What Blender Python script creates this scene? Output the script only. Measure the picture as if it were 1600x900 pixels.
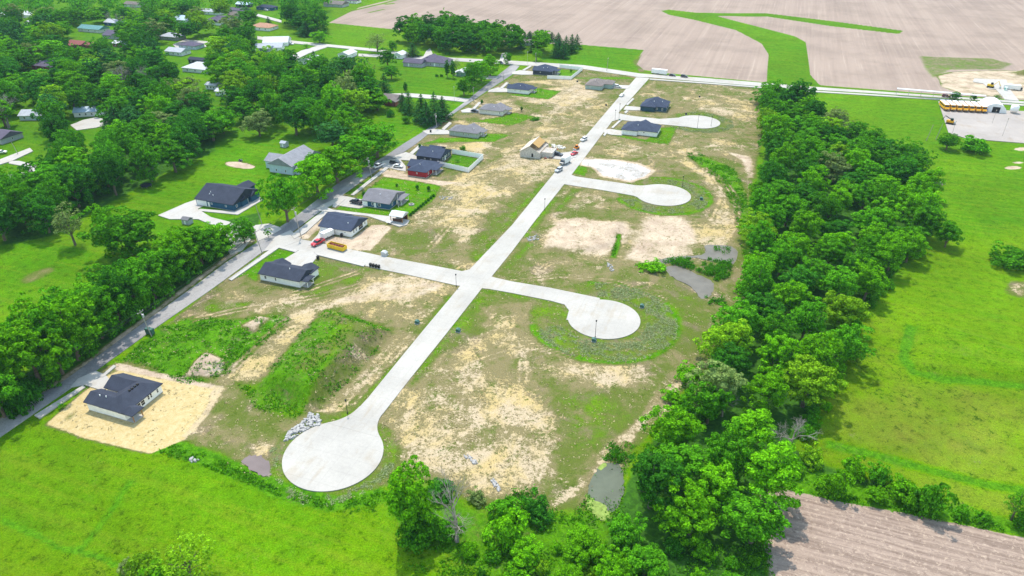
import bpy, math, random
import numpy as np
from math import radians, sin, cos, pi, atan2, sqrt
from mathutils import Vector, Matrix

sc = bpy.context.scene
COL = sc.collection
for _o in list(bpy.data.objects):
    bpy.data.objects.remove(_o)

# ------------------------------------------------------------------ camera
CAM_H = 120.0
PITCH = radians(30.5)
FPX = 1110.0                       # focal length in photograph pixels (1600 wide)
cam = bpy.data.cameras.new('camera')
cam.sensor_width = 36.0
cam.lens = 36.0 * FPX / 1600.0
cam.clip_start = 1.0
cam.clip_end = 30000.0
camo = bpy.data.objects.new('camera', cam)
COL.objects.link(camo)
camo.location = (0, 0, CAM_H)
camo.rotation_euler = (pi / 2 - PITCH, 0, 0)
sc.camera = camo

# ------------------------------------------------------------------ light
SUN_EL = radians(62)
SUN_AZ = atan2(0.96, -0.28)        # direction towards the sun, seen from above (x, y): west-north-west
world = bpy.data.worlds.new('World')
sc.world = world
world.use_nodes = True
wn = world.node_tree
sky = wn.nodes.new('ShaderNodeTexSky')
sky.sky_type = 'NISHITA'
sky.sun_disc = False
sky.sun_elevation = SUN_EL
sky.sun_rotation = pi / 2 - SUN_AZ
sky.air_density = 2.2
sky.dust_density = 0.8
wn.links.new(sky.outputs[0], wn.nodes['Background'].inputs[0])
wn.nodes['Background'].inputs[1].default_value = 0.15
sun = bpy.data.lights.new('sun', 'SUN')
sun.energy = 2.6
sun.angle = radians(1.0)
sun.color = (1.0, 0.92, 0.80)
suno = bpy.data.objects.new('sun', sun)
COL.objects.link(suno)
sd = Vector((cos(SUN_EL) * cos(SUN_AZ), cos(SUN_EL) * sin(SUN_AZ), sin(SUN_EL)))
suno.rotation_euler = sd.to_track_quat('Z', 'Y').to_euler()
suno.location = (0, 0, 300)
sc.view_settings.view_transform = 'Standard'
sc.view_settings.look = 'None'
sc.view_settings.gamma = 1.0
sc.view_settings.exposure = 0.92
sc.view_settings.use_curve_mapping = False
sc.render.engine = 'CYCLES'
sc.cycles.max_bounces = 6
sc.cycles.diffuse_bounces = 2
sc.cycles.transparent_max_bounces = 6
sc.cycles.volume_bounces = 0

# ------------------------------------------------------------------ frame of the place
TH = radians(20.0)                 # the streets run 20 degrees east of the view
E1 = np.array([cos(TH), -sin(TH)])  # east
E2 = np.array([sin(TH), cos(TH)])   # north


def P(px, py, z=0.0):
    """ground point (at height z) seen at photograph pixel px, py"""
    u = (px - 800.0) / FPX
    v = (py - 450.0) / FPX
    d = (u, cos(PITCH) - v * sin(PITCH), -sin(PITCH) - v * cos(PITCH))
    t = (z - CAM_H) / d[2]
    return np.array([d[0] * t, d[1] * t])


def proj(x, y, z):
    zz = z - CAM_H
    zc = y * cos(PITCH) - zz * sin(PITCH)
    yc = -(y * sin(PITCH) + zz * cos(PITCH))
    return 800 + FPX * x / zc, 450 + FPX * yc / zc


def PP(pts, z=0.0):
    return np.array([P(a, b, z) for a, b in pts])


def vheight(bx, by, ty):
    """height of an upright thing whose foot is at (bx, by) and whose top is at row ty"""
    g = P(bx, by)
    lo, hi = 0.0, 60.0
    for _ in range(40):
        m = (lo + hi) / 2
        if proj(g[0], g[1], m)[1] > ty:
            lo = m
        else:
            hi = m
    return lo


# ------------------------------------------------------------------ object helpers
def tag(o, label=None, cat=None, group=None, kind=None):
    if label: o['label'] = label
    if cat: o['category'] = cat
    if group: o['group'] = group
    if kind: o['kind'] = kind
    return o


def empty(name, loc=(0, 0, 0), rz=0.0):
    o = bpy.data.objects.new(name, None)
    o.empty_display_size = 0.5
    COL.objects.link(o)
    o.location = loc
    o.rotation_euler = (0, 0, rz)
    return o


def thing(name, label, cat, loc=(0, 0, 0), rz=0.0, group=None):
    return tag(empty(name, loc, rz), label, cat, group)


def link_mesh(name, me, mats, parent=None):
    o = bpy.data.objects.new(name, me)
    COL.objects.link(o)
    if mats is not None:
        for m in (mats if isinstance(mats, (list, tuple)) else [mats]):
            me.materials.append(m)
    if parent is not None:
        o.parent = parent
    return o


class MB:
    """collects boxes, tubes and polygons; build() links them as one mesh object"""
    def __init__(self):
        self.v = []; self.f = []; self.m = []

    def add(self, vs, fs, mi=0):
        b = len(self.v)
        self.v += [tuple(map(float, p)) for p in vs]
        self.f += [tuple(i + b for i in f) for f in fs]
        self.m += [mi] * len(fs)
        return self

    def box(self, x0, x1, y0, y1, z0, z1, mi=0, taper=0.0):
        t = taper
        vs = [(x0, y0, z0), (x1, y0, z0), (x1, y1, z0), (x0, y1, z0),
              (x0 + t, y0 + t, z1), (x1 - t, y0 + t, z1), (x1 - t, y1 - t, z1), (x0 + t, y1 - t, z1)]
        return self.add(vs, [(3, 2, 1, 0), (4, 5, 6, 7), (0, 1, 5, 4), (1, 2, 6, 5), (2, 3, 7, 6), (3, 0, 4, 7)], mi)

    def tube(self, pts, rad, n=6, mi=0, cap=True):
        pts = [Vector(p) for p in pts]
        rad = rad if isinstance(rad, (list, tuple)) else [rad] * len(pts)
        vs = []
        for i, p in enumerate(pts):
            d = (pts[min(i + 1, len(pts) - 1)] - pts[max(i - 1, 0)])
            d = d.normalized() if d.length > 1e-9 else Vector((0, 0, 1))
            a = d.orthogonal().normalized()
            if abs(d.z) < 0.99:
                a = d.cross(Vector((0, 0, 1))).normalized()
            b = d.cross(a)
            for k in range(n):
                t = 2 * pi * k / n
                vs.append(p + (a * cos(t) + b * sin(t)) * rad[i])
        fs = []
        for i in range(len(pts) - 1):
            for k in range(n):
                k2 = (k + 1) % n
                fs.append((i * n + k, i * n + k2, (i + 1) * n + k2, (i + 1) * n + k))
        if cap:
            fs.append(tuple(range(n - 1, -1, -1)))
            fs.append(tuple((len(pts) - 1) * n + k for k in range(n)))
        return self.add(vs, fs, mi)

    def prism(self, prof, y0, y1, mi=0, inset=None):
        """profile in x,z pulled along y; inset = per-vertex narrowing of each end"""
        n = len(prof)
        ins = inset or [0] * n
        vs = [(x, y0 + ins[i], z) for i, (x, z) in enumerate(prof)] + [(x, y1 - ins[i], z) for i, (x, z) in enumerate(prof)]
        fs = [tuple(range(n)), tuple(range(2 * n - 1, n - 1, -1))]
        for i in range(n):
            j = (i + 1) % n
            fs.append((j, i, n + i, n + j))
        return self.add(vs, fs, mi)

    def slab(self, poly, z0, z1, mi=0):
        """flat polygon (x, y) with thickness"""
        n = len(poly)
        area = sum(poly[i][0] * poly[(i + 1) % n][1] - poly[(i + 1) % n][0] * poly[i][1] for i in range(n))
        if area < 0:
            poly = list(poly)[::-1]
        vs = [(p[0], p[1], z1) for p in poly] + [(p[0], p[1], z0) for p in poly]
        fs = [tuple(range(n))]
        for i in range(n):
            j = (i + 1) % n
            fs.append((i, n + i, n + j, j))
        return self.add(vs, fs, mi)

    def build(self, name, mats, parent=None, smooth=False):
        me = bpy.data.meshes.new(name)
        me.from_pydata(self.v, [], self.f)
        o = link_mesh(name, me, mats, parent)
        if len(me.materials) > 1:
            me.polygons.foreach_set('material_index', self.m)
        if smooth:
            me.polygons.foreach_set('use_smooth', [True] * len(self.f))
        me.update()
        return o


def mesh_np(name, verts, quads):
    me = bpy.data.meshes.new(name)
    verts = np.asarray(verts, dtype=np.float32).reshape(-1, 3)
    quads = np.asarray(quads, dtype=np.int32).reshape(-1, 4)
    me.vertices.add(len(verts))
    me.vertices.foreach_set('co', verts.ravel())
    me.loops.add(quads.size)
    me.loops.foreach_set('vertex_index', quads.ravel())
    me.polygons.add(len(quads))
    me.polygons.foreach_set('loop_start', np.arange(0, quads.size, 4, dtype=np.int32))
    me.update(calc_edges=True)
    return me


def copy_tree(o, parent=None):
    c = o.copy()
    COL.objects.link(c)
    if parent is not None:
        c.parent = parent
    for ch in list(o.children):
        copy_tree(ch, c)
    return c


# ------------------------------------------------------------------ materials
class NT:
    def __init__(self, name):
        self.mat = bpy.data.materials.new(name)
        self.mat.use_nodes = True
        self.t = self.mat.node_tree
        self.b = self.t.nodes['Principled BSDF']
        self.b.inputs['Specular IOR Level'].default_value = 0.2
        self.b.inputs['Roughness'].default_value = 0.8

    def n(self, typ, **kw):
        nd = self.t.nodes.new('ShaderNode' + typ)
        for k, v in kw.items():
            setattr(nd, k, v)
        return nd

    def put(self, sock, v):
        if isinstance(v, bpy.types.NodeSocket):
            self.t.links.new(v, sock)
        elif isinstance(v, (tuple, list)) and sock.type == 'RGBA' and len(v) == 3:
            sock.default_value = (*v, 1)
        else:
            sock.default_value = v

    def math(self, op, a, b=0.0, c=None, clamp=False):
        nd = self.n('Math', operation=op, use_clamp=clamp)
        self.put(nd.inputs[0], a); self.put(nd.inputs[1], b)
        if c is not None: self.put(nd.inputs[2], c)
        return nd.outputs[0]

    def mix(self, f, a, b, blend='MIX'):
        nd = self.n('Mix', data_type='RGBA', blend_type=blend)
        self.put(nd.inputs[0], f); self.put(nd.inputs[6], a); self.put(nd.inputs[7], b)
        return nd.outputs[2]

    def noise(self, scale, vec=None, detail=2.0, rough=0.55, dist=0.0):
        nd = self.n('TexNoise')
        nd.inputs['Scale'].default_value = scale
        nd.inputs['Detail'].default_value = detail
        nd.inputs['Roughness'].default_value = rough
        nd.inputs['Distortion'].default_value = dist
        if vec is not None: self.put(nd.inputs['Vector'], vec)
        return nd.outputs['Fac']

    def smooth(self, v, lo, hi, a=0.0, b=1.0):
        nd = self.n('MapRange', interpolation_type='SMOOTHSTEP')
        self.put(nd.inputs[0], v)
        nd.inputs[1].default_value = lo; nd.inputs[2].default_value = hi
        nd.inputs[3].default_value = a; nd.inputs[4].default_value = b
        return nd.outputs[0]

    def lin(self, v, lo, hi, a=0.0, b=1.0):
        nd = self.n('MapRange')
        self.put(nd.inputs[0], v)
        nd.inputs[1].default_value = lo; nd.inputs[2].default_value = hi
        nd.inputs[3].default_value = a; nd.inputs[4].default_value = b
        return nd.outputs[0]

    def coord(self, which='Object'):
        return self.n('TexCoord').outputs[which]

    def mapping(self, vec, rz=0.0, scale=(1, 1, 1)):
        nd = self.n('Mapping')
        self.put(nd.inputs['Vector'], vec)
        nd.inputs['Rotation'].default_value = (0, 0, rz)
        nd.inputs['Scale'].default_value = scale
        return nd.outputs[0]

    def val(self, col, f):
        """scale a colour by a factor"""
        nd = self.n('VectorMath', operation='SCALE')
        self.put(nd.inputs[0], col); self.put(nd.inputs['Scale'], f)
        return nd.outputs[0]

    def bump(self, h, strength=0.3, dist=0.1):
        nd = self.n('Bump')
        nd.inputs['Strength'].default_value = strength
        nd.inputs['Distance'].default_value = dist
        self.put(nd.inputs['Height'], h)
        self.t.links.new(nd.outputs[0], self.b.inputs['Normal'])

    def color(self, c):
        self.put(self.b.inputs['Base Color'], c)
        return self


MATS = {}


def paint(name, c, rough=0.7, spec=0.25, var=0.12, scale=0.7, metal=0.0):
    if name in MATS: return MATS[name]
    m = NT(name)
    co = m.coord()
    f = m.lin(m.noise(scale, co, 4), 0.25, 0.75, 1 - var, 1 + var)
    m.color(m.val(c, f))
    m.b.inputs['Roughness'].default_value = rough
    m.b.inputs['Specular IOR Level'].default_value = spec
    m.b.inputs['Metallic'].default_value = metal
    MATS[name] = m.mat
    return m.mat


def siding(name, c):
    m = NT(name)
    co = m.coord()
    sep = m.n('SeparateXYZ'); m.put(sep.inputs[0], co)
    lap = m.math('FRACT', m.math('MULTIPLY', sep.outputs[2], 5.5))
    f = m.lin(m.noise(0.8, co, 3), 0.3, 0.7, 0.93, 1.07)
    f2 = m.smooth(lap, 0.0, 0.2, 0.8, 1.0)
    m.color(m.val(c, m.math('MULTIPLY', f, f2)))
    m.bump(lap, 0.25, 0.02)
    MATS[name] = m.mat
    return m.mat


def shingle(name, c, rz=0.0):
    m = NT(name)
    co = m.coord()
    a = m.noise(9.0, m.mapping(co, 0, (1, 1, 3.0)), 2)
    b = m.noise(0.5, co, 3)
    f = m.math('MULTIPLY', m.lin(a, 0.3, 0.7, 0.72, 1.28), m.lin(b, 0.3, 0.7, 0.88, 1.12))
    m.color(m.val(c, f))
    m.b.inputs['Roughness'].default_value = 0.95
    m.b.inputs['Specular IOR Level'].default_value = 0.04
    MATS[name] = m.mat
    return m.mat


def concrete(name, c, joint=4.5, stain=0.16):
    m = NT(name)
    co = m.coord()
    r = m.mapping(co, TH, (1, 1, 1))
    sep = m.n('SeparateXYZ'); m.put(sep.inputs[0], r)
    def line(s, step):
        fr = m.math('ABSOLUTE', m.math('SUBTRACT', m.math('FRACT', m.math('DIVIDE', s, step)), 0.5))
        return m.smooth(fr, 0.47, 0.49)
    j = m.math('MAXIMUM', line(sep.outputs[0], joint), line(sep.outputs[1], joint))
    big = m.noise(0.06, co, 4, 0.6)
    fine = m.noise(1.3, co, 4, 0.7)
    f = m.math('MULTIPLY', m.lin(big, 0.3, 0.7, 1 - stain, 1 + stain * 0.5), m.lin(fine, 0.3, 0.7, 0.93, 1.06))
    f = m.math('MULTIPLY', f, m.lin(j, 0, 1, 1.0, 0.93))
    dirt = m.smooth(m.math('ADD', m.math('MULTIPLY', m.noise(0.11, co, 5, 0.65, 0.6), 0.6), m.math('MULTIPLY', m.noise(0.5, m.mapping(r, 0, (1.0, 0.08, 1)), 4, 0.7), 0.4)), 0.50, 0.64)
    col = m.mix(m.math('MULTIPLY', dirt, 0.55), c, (c[0] * 0.86, c[1] * 0.78, c[2] * 0.66))
    m.color(m.val(col, f))
    m.bump(fine, 0.1, 0.02)
    MATS[name] = m.mat
    return m.mat


def leaf_mat(name, c, c2, trans=0.31, var=0.50):
    m = NT(name)
    oi = m.n('ObjectInfo').outputs['Random']
    ge = m.n('NewGeometry').outputs['Random Per Island']
    h = m.mix(ge, c, c2)
    f = m.math('MULTIPLY', m.lin(ge, 0, 1, 1 - var, 1 + var), m.lin(oi, 0, 1, 0.78, 1.2))
    col = m.val(h, f)
    t = m.t
    di = m.n('BsdfDiffuse'); m.put(di.inputs[0], col)
    tr = m.n('BsdfTranslucent'); m.put(tr.inputs[0], m.mix(0.35, col, (c2[0] * 1.2, c2[1] * 1.2, c2[2] * .5)))
    mx = m.n('MixShader'); mx.inputs[0].default_value = trans
    t.links.new(di.outputs[0], mx.inputs[1]); t.links.new(tr.outputs[0], mx.inputs[2])
    t.links.new(mx.outputs[0], t.nodes['Material Output'].inputs[0])
    t.nodes.remove(m.b)
    MATS[name] = m.mat
    return m.mat


LEAF = {
    'bright green': leaf_mat('leaf_bright', (0.090, 0.299, 0.004), (0.159, 0.442, 0.008)),
    'mid green': leaf_mat('leaf_mid', (0.055, 0.232, 0.007), (0.104, 0.339, 0.010)),
    'dark green': leaf_mat('leaf_dark', (0.030, 0.154, 0.011), (0.058, 0.232, 0.014)),
    'yellowish green': leaf_mat('leaf_yellow', (0.148, 0.339, 0.008), (0.233, 0.453, 0.015)),
    'grey-green': leaf_mat('leaf_grey', (0.148, 0.247, 0.058), (0.245, 0.339, 0.098)),
    'blue-green': leaf_mat('leaf_pine', (0.027, 0.124, 0.022), (0.058, 0.207, 0.039), 0.15),
}
BARK = paint('bark', (0.16, 0.13, 0.10), 0.9, 0.1, 0.35, 2.0)
BARK_DEAD = paint('dead_wood', (0.27, 0.245, 0.215), 0.9, 0.1, 0.25, 2.0)
CONC = concrete('road_concrete', (0.415, 0.392, 0.358))
CONC2 = concrete('driveway_concrete', (0.435, 0.412, 0.380), 3.0, 0.08)
GRAVEL = concrete('gravel', (0.36, 0.320, 0.292), 400, 0.16)
WHITE = paint('white_paint', (0.90, 0.90, 0.90), 0.6, 0.25, 0.03)
SID_WHITE = siding('white_siding', (0.90, 0.90, 0.90))
SID_CREAM = siding('cream_siding', (0.70, 0.70, 0.64))
SID_SAGE = siding('sage_siding', (0.40, 0.47, 0.41))
SID_MINT = siding('mint_siding', (0.33, 0.44, 0.42))
SID_BLUE = siding('blue_siding', (0.035, 0.11, 0.20))
SID_NAVY = siding('navy_siding', (0.04, 0.085, 0.12))
SID_RED = siding('red_siding', (0.36, 0.030, 0.038))
SID_CHAR = siding('charcoal_siding', (0.055, 0.065, 0.085))
SID_PALE = siding('pale_blue_siding', (0.52, 0.62, 0.70))
SID_GREY = siding('grey_siding', (0.42, 0.44, 0.47))
SID_TEAL = siding('green_siding', (0.18, 0.33, 0.28))
BRICK = paint('red_brick', (0.26, 0.09, 0.07), 0.9, 0.1, 0.25, 3.0)
SH_DARK = shingle('dark_shingles', (0.049, 0.056, 0.078))
SH_SLATE = shingle('slate_shingles', (0.056, 0.069, 0.105))
SH_GREY = shingle('grey_shingles', (0.185, 0.18, 0.195))
SH_ASH = shingle('ash_shingles', (0.27, 0.27, 0.29))
SH_BROWN = shingle('brown_grey_shingles', (0.19, 0.165, 0.155))
SH_PURPLE = shingle('purple_grey_shingles', (0.12, 0.105, 0.145))
SH_RED = shingle('red_shingles', (0.26, 0.10, 0.09))
SH_TEAL = shingle('teal_shingles', (0.13, 0.27, 0.26))
SH_ORANGE = shingle('orange_shingles', (0.42, 0.24, 0.16))
SH_PALE = shingle('pale_shingles', (0.42, 0.44, 0.48))
SH_WHITE = paint('white_metal_roof', (0.52, 0.53, 0.55), 0.6, 0.1)
SH_LBLUE = paint('pale_blue_metal_roof', (0.42, 0.54, 0.66), 0.5)
GLASS = paint('window_glass', (0.02, 0.025, 0.035), 0.08, 0.6, 0.05)
WOOD = paint('stained_wood', (0.34, 0.17, 0.06), 0.8)
LUMBER = paint('sheathing_board', (0.45, 0.29, 0.12), 0.85, 0.1, 0.2, 2.0)
POLE = paint('weathered_pole', (0.36, 0.33, 0.30), 0.9, 0.1, 0.2, 3.0)
STEEL = paint('galvanised_steel', (0.45, 0.46, 0.47), 0.45, 0.5, 0.1, 2.0)
BLACK = paint('black_plastic', (0.02, 0.02, 0.022), 0.5)
RUBBER = paint('rubber', (0.02, 0.02, 0.02), 0.9)
YELLOW = paint('yellow_paint', (0.72, 0.47, 0.02), 0.5)
BUSY = paint('bus_yellow', (0.75, 0.36, 0.02), 0.5)
REDP = paint('red_car_paint', (0.55, 0.015, 0.035), 0.3, 0.5, 0.05)
MAROON = paint('maroon_car_paint', (0.22, 0.02, 0.04), 0.3, 0.5, 0.05)
ORANGE = paint('orange_paint', (0.75, 0.24, 0.02), 0.4)
WCAR = paint('white_car_paint', (0.78, 0.78, 0.78), 0.3, 0.5, 0.04)
SILVER = paint('silver_car_paint', (0.42, 0.45, 0.49), 0.3, 0.5, 0.04)
DCAR = paint('dark_car_paint', (0.03, 0.035, 0.05), 0.25, 0.5, 0.05)
GREYC = paint('grey_car_paint', (0.16, 0.17, 0.18), 0.3, 0.5, 0.05)
GREENBOX = paint('green_box_paint', (0.05, 0.13, 0.11), 0.5)
BLUEP = paint('blue_paint', (0.02, 0.10, 0.45), 0.5)
TEALP = paint('teal_paint', (0.02, 0.42, 0.36), 0.5)
RUSTY = paint('rusty_scrap', (0.24, 0.08, 0.06), 0.9, 0.1, 0.4, 2.0)
LIGHTM = paint('headlight_lens', (0.8, 0.8, 0.78), 0.15, 0.6, 0.02)
REDL = paint('tail_light_lens', (0.5, 0.02, 0.02), 0.2, 0.6, 0.02)
STONE = paint('pale_stone', (0.36, 0.35, 0.34), 0.9, 0.1, 0.25, 1.5)
# ------------------------------------------------------------------ ground
rng = np.random.default_rng(7)


def ell(cx, cy, rx, ry, n=20, rot=0.0):
    return [(cx + rx * cos(t) * cos(rot) - ry * sin(t) * sin(rot), cy + rx * cos(t) * sin(rot) + ry * sin(t) * cos(rot))
            for t in np.linspace(0, 2 * pi, n, endpoint=False)]


def stroke(pts, w):
    """a band of half-width w metres along a pixel polyline, as world polygon"""
    q = PP(pts)
    d = np.gradient(q, axis=0)
    d /= np.linalg.norm(d, axis=1)[:, None] + 1e-9
    nrm = np.stack([-d[:, 1], d[:, 0]], 1)
    ww = np.asarray(w, dtype=float).reshape(-1, 1) if np.ndim(w) else w
    return np.concatenate([q + nrm * ww, (q - nrm * ww)[::-1]])


def sdist(poly, X, Y):
    """signed distance to a polygon, positive inside"""
    d2 = np.full(X.shape, 1e18)
    ins = np.zeros(X.shape, bool)
    n = len(poly)
    for i in range(n):
        x0, y0 = poly[i]; x1, y1 = poly[(i + 1) % n]
        ex, ey = x1 - x0, y1 - y0
        L = ex * ex + ey * ey + 1e-12
        t = np.clip(((X - x0) * ex + (Y - y0) * ey) / L, 0, 1)
        d2 = np.minimum(d2, (X - x0 - t * ex) ** 2 + (Y - y0 - t * ey) ** 2)
        c = (y0 > Y) != (y1 > Y)
        if ey != 0:
            ins ^= c & (X < ex * (Y - y0) / ey + x0)
    d = np.sqrt(d2)
    return np.where(ins, d, -d)


def axis(parts):
    out = []
    for a, b, s in parts:
        out += list(np.arange(a, b, s))
    return np.array(out)


def geo(a, b, f=1.35, s=8):
    out = [a]
    while out[-1] < b:
        out.append(out[-1] + s); s *= f
    return np.array(out)


xs_r = np.concatenate([axis([(0, 160, 1.0), (160, 300, 1.6), (300, 690, 3.0)]), geo(690, 9000)])
xs = np.concatenate([-xs_r[:0:-1], xs_r])
ys = np.concatenate([-geo(0, 3000)[::-1] + 40, axis([(48, 76, 4), (76, 320, 0.9), (320, 520, 1.6), (520, 860, 3.0)]), geo(860, 12000)])
GX, GY = np.meshgrid(xs, ys)
FX, FY = GX.ravel(), GY.ravel()
CH = {k: np.zeros(FX.shape, np.float32) for k in ('dry', 'bare', 'tillN', 'tillE', 'straw', 'floor', 'tone', 'weed')}
HGT = np.zeros(FX.shape, np.float32)


def near(poly, m):
    x0, y0 = poly.min(0) - m; x1, y1 = poly.max(0) + m
    return np.nonzero((FX > x0) & (FX < x1) & (FY > y0) & (FY < y1))[0]


def blob(pts, f=1.0, px=True, **chs):
    poly = PP(pts) if px else np.asarray(pts)
    idx = near(poly, f + 1)
    if not len(idx): return
    s = sdist(poly, FX[idx], FY[idx])
    w = np.clip((s + f) / (2 * f), 0, 1); w = w * w * (3 - 2 * w)
    for k, v in chs.items():
        CH[k][idx] = CH[k][idx] * (1 - w) + v * w
    return idx, s


def mound(pts, h, slope=0.5, px=True):
    poly = PP(pts) if px else np.asarray(pts)
    idx = near(poly, 1)
    s = np.clip(sdist(poly, FX[idx], FY[idx]), 0, None)
    t = np.clip(s * slope / abs(h), 0, 1)
    HGT[idx] += h * (t * t * (3 - 2 * t) * 0.6 + t * 0.4)


def vnoise(X, Y, s, seed):
    """smooth value noise"""
    r = np.random.default_rng(seed)
    tab = r.random((256, 256))
    x, y = X / s, Y / s
    xi, yi = np.floor(x).astype(int), np.floor(y).astype(int)
    fx, fy = x - xi, y - yi
    fx = fx * fx * (3 - 2 * fx); fy = fy * fy * (3 - 2 * fy)
    g = lambda a, b: tab[a % 256, b % 256]
    return (g(xi, yi) * (1 - fx) + g(xi + 1, yi) * fx) * (1 - fy) + (g(xi, yi + 1) * (1 - fx) + g(xi + 1, yi + 1) * fx) * fy


FIELD_S = [(-80, 720), (30, 660), (75, 668), (130, 682), (235, 705), (290, 690), (380, 735), (440, 765), (520, 785), (600, 775), (690, 846), (800, 880), (960, 1000), (-200, 1000), (-200, 760)]
DEV = [(75, 665), (180, 572), (330, 452), (405, 395), (440, 362), (482, 347), (535, 304), (575, 274), (640, 228), (735, 160), (800, 119), (830, 100), (912, 107), (1000, 119), (1190, 136), (1196, 170), (1192, 215), (1172, 300), (1172, 400), (1170, 470), (1125, 545), (1075, 590), (1035, 660), (990, 700), (945, 790), (860, 800), (760, 795), (700, 765), (640, 745), (600, 760), (520, 788), (440, 768), (380, 738), (290, 693), (240, 706), (130, 684)]
TREEBELT = [(1185, 150), (1240, 130), (1290, 175), (1390, 220), (1450, 290), (1460, 360), (1400, 430), (1340, 500), (1315, 580), (1265, 660), (1240, 700), (1300, 730), (1400, 760), (1600, 820), (1600, 835), (1300, 780), (1190, 766), (1190, 850), (1220, 1000), (840, 1000), (780, 900), (700, 862), (640, 838), (660, 812), (760, 815), (850, 805), (940, 800), (985, 740), (1040, 650), (1110, 570), (1165, 470), (1170, 330), (1195, 240)]

# lawns and meadows carry the tone channel only (0 yellowish, 1 deep green)
CH['tone'][:] = 0.35
blob(FIELD_S, 2, tone=0.3, weed=0.18)
blob([(-200, 800), (0, 812), (60, 838), (122, 862), (175, 880), (190, 1000), (-200, 1000)], 1, tone=0.12, weed=0.0)
blob([(-300, 330), (0, 385), (150, 345), (330, 225), (480, 220), (560, 235), (380, 330), (330, 370), (160, 460), (0, 500), (-300, 700)], 3, tone=0.62)
blob([(590, 90), (740, 110), (790, 110), (640, 230), (560, 250), (600, 170)], 3, tone=0.7)
blob([(905, 68), (1005, 76), (990, 92), (1003, 109), (830, 95), (870, 85)], 1, tone=0.8)
blob([(-400, -20), (520, -20), (520, 25), (600, 60), (560, 220), (330, 240), (0, 340), (-400, 400)], 6, tone=0.7)
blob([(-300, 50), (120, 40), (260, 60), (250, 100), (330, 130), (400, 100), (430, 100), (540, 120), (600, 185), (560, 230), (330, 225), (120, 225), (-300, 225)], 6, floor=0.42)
# right hand meadow
blob([(1250, 148), (1475, 156), (1510, 225), (1610, 225), (1750, 240), (1750, 480), (1420, 480), (1330, 480), (1460, 380), (1450, 270), (1300, 170)], 8, tone=0.55)
blob([(1320, 480), (1460, 380), (1750, 330), (1750, 640), (1250, 680), (1290, 560)], 8, tone=0.10)
blob([(1240, 650), (1420, 600), (1750, 620), (1750, 850), (1500, 800), (1240, 710)], 5, tone=-0.12, dry=0.05)
blob(ell(1450, 690, 130, 28, 20, 0.15), 8, tone=-0.42, dry=0.1)
blob(ell(1560, 640, 60, 20, 20, 0.15), 8, tone=-0.3)
blob(ell(1340, 640, 60, 12, 20, 0.2), 5, tone=-0.35)
blob([(1428, 506), (1450, 503), (1600, 548), (1750, 590), (1750, 600), (1600, 603), (1450, 592), (1408, 574), (1412, 540)], 2.0, tone=0.35, dry=0.05)
for p, w in (([(1425, 508), (1417, 535), (1412, 560), (1428, 582), (1470, 592), (1530, 597), (1600, 603), (1700, 612)], 1.6),
             ([(1290, 693), (1370, 712), (1450, 733), (1540, 757), (1640, 772)], 1.5),):
    blob(stroke(p, w), 0.8, px=False, weed=0.75, tone=0.8)
mound([(1430, 506), (1455, 500), (1600, 545), (1780, 595), (1780, 610), (1600, 600), (1450, 590), (1412, 570)], 1.5, 0.35)
blob(stroke([(1450, 505), (1600, 548), (1760, 596)], 1.2), 1.0, px=False, tone=0.1)

# plough land
FAR_FIELD = [(505, 40), (560, 12), (640, -8), (700, -60), (3200, -60), (3200, 190), (1650, 160), (1450, 146), (1280, 133), (1190, 128), (1040, 114), (1003, 109), (990, 98), (1006, 78), (910, 70), (800, 66), (700, 55), (617, 46)]
blob(FAR_FIELD, 1.5, tillN=1.0)
blob([(395, 30), (520, 36), (617, 46), (618, 60), (560, 75), (410, 60)], 2, tone=0.5, tillN=0)
for p, w in (([(545, 18), (600, 5), (640, -6)], 3), ([(575, 20), (602, 14)], 2.5), ([(600, 7), (618, 5)], 4)):
    blob(stroke(p, w), 3, px=False, dry=0.2, tillN=0.3)
blob([(895, 40), (910, 37), (908, 43), (893, 45)], 4, tillN=0.7, dry=0.3)
blob([(1000, 113), (988, 96), (1004, 84), (1007, 80), (996, 100), (1010, 112), (1040, 116)], 2, tillN=0.25, dry=0.4)
blob([(1430, 86), (1470, 88), (1550, 90), (1590, 100), (1570, 110), (1490, 110), (1470, 120), (1455, 125), (1440, 108)], 5, tillN=0.45, tone=0.3, dry=0.3)
WATERWAY = [(1033, 17), (1045, 15), (1090, 20), (1200, 21), (1300, 33), (1411, 48), (1405, 53), (1300, 41), (1200, 26), (1120, 25), (1150, 33), (1205, 47), (1243, 57), (1259, 66), (1263, 92), (1266, 117), (1282, 134), (1235, 136), (1198, 132), (1199, 108), (1201, 85), (1190, 68), (1150, 47), (1085, 31), (1045, 23)]
blob(WATERWAY, 1.0, tillN=0, tone=0.62, dry=0)
LOWER_FIELD = [(1188, 775), (1232, 765), (1300, 781), (1440, 806), (1600, 840), (1800, 880), (1800, 1050), (1215, 1050), (1205, 880), (1195, 850)]
blob(LOWER_FIELD, 0.8, tillE=1.0, tone=0.3)
blob([(1188, 770), (1235, 765), (1215, 850), (1245, 1000), (1215, 1050), (1195, 850)], 3, tillE=0.75, bare=0.5)
blob([(1465, 118), (1490, 112), (1570, 110), (1750, 118), (1750, 158), (1590, 154), (1500, 146), (1470, 135)], 2, bare=0.75, tillN=0.0, dry=0.5)
blob([(1580, 113), (1620, 110), (1640, 122), (1590, 118)], 2, bare=0.2)

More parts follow.
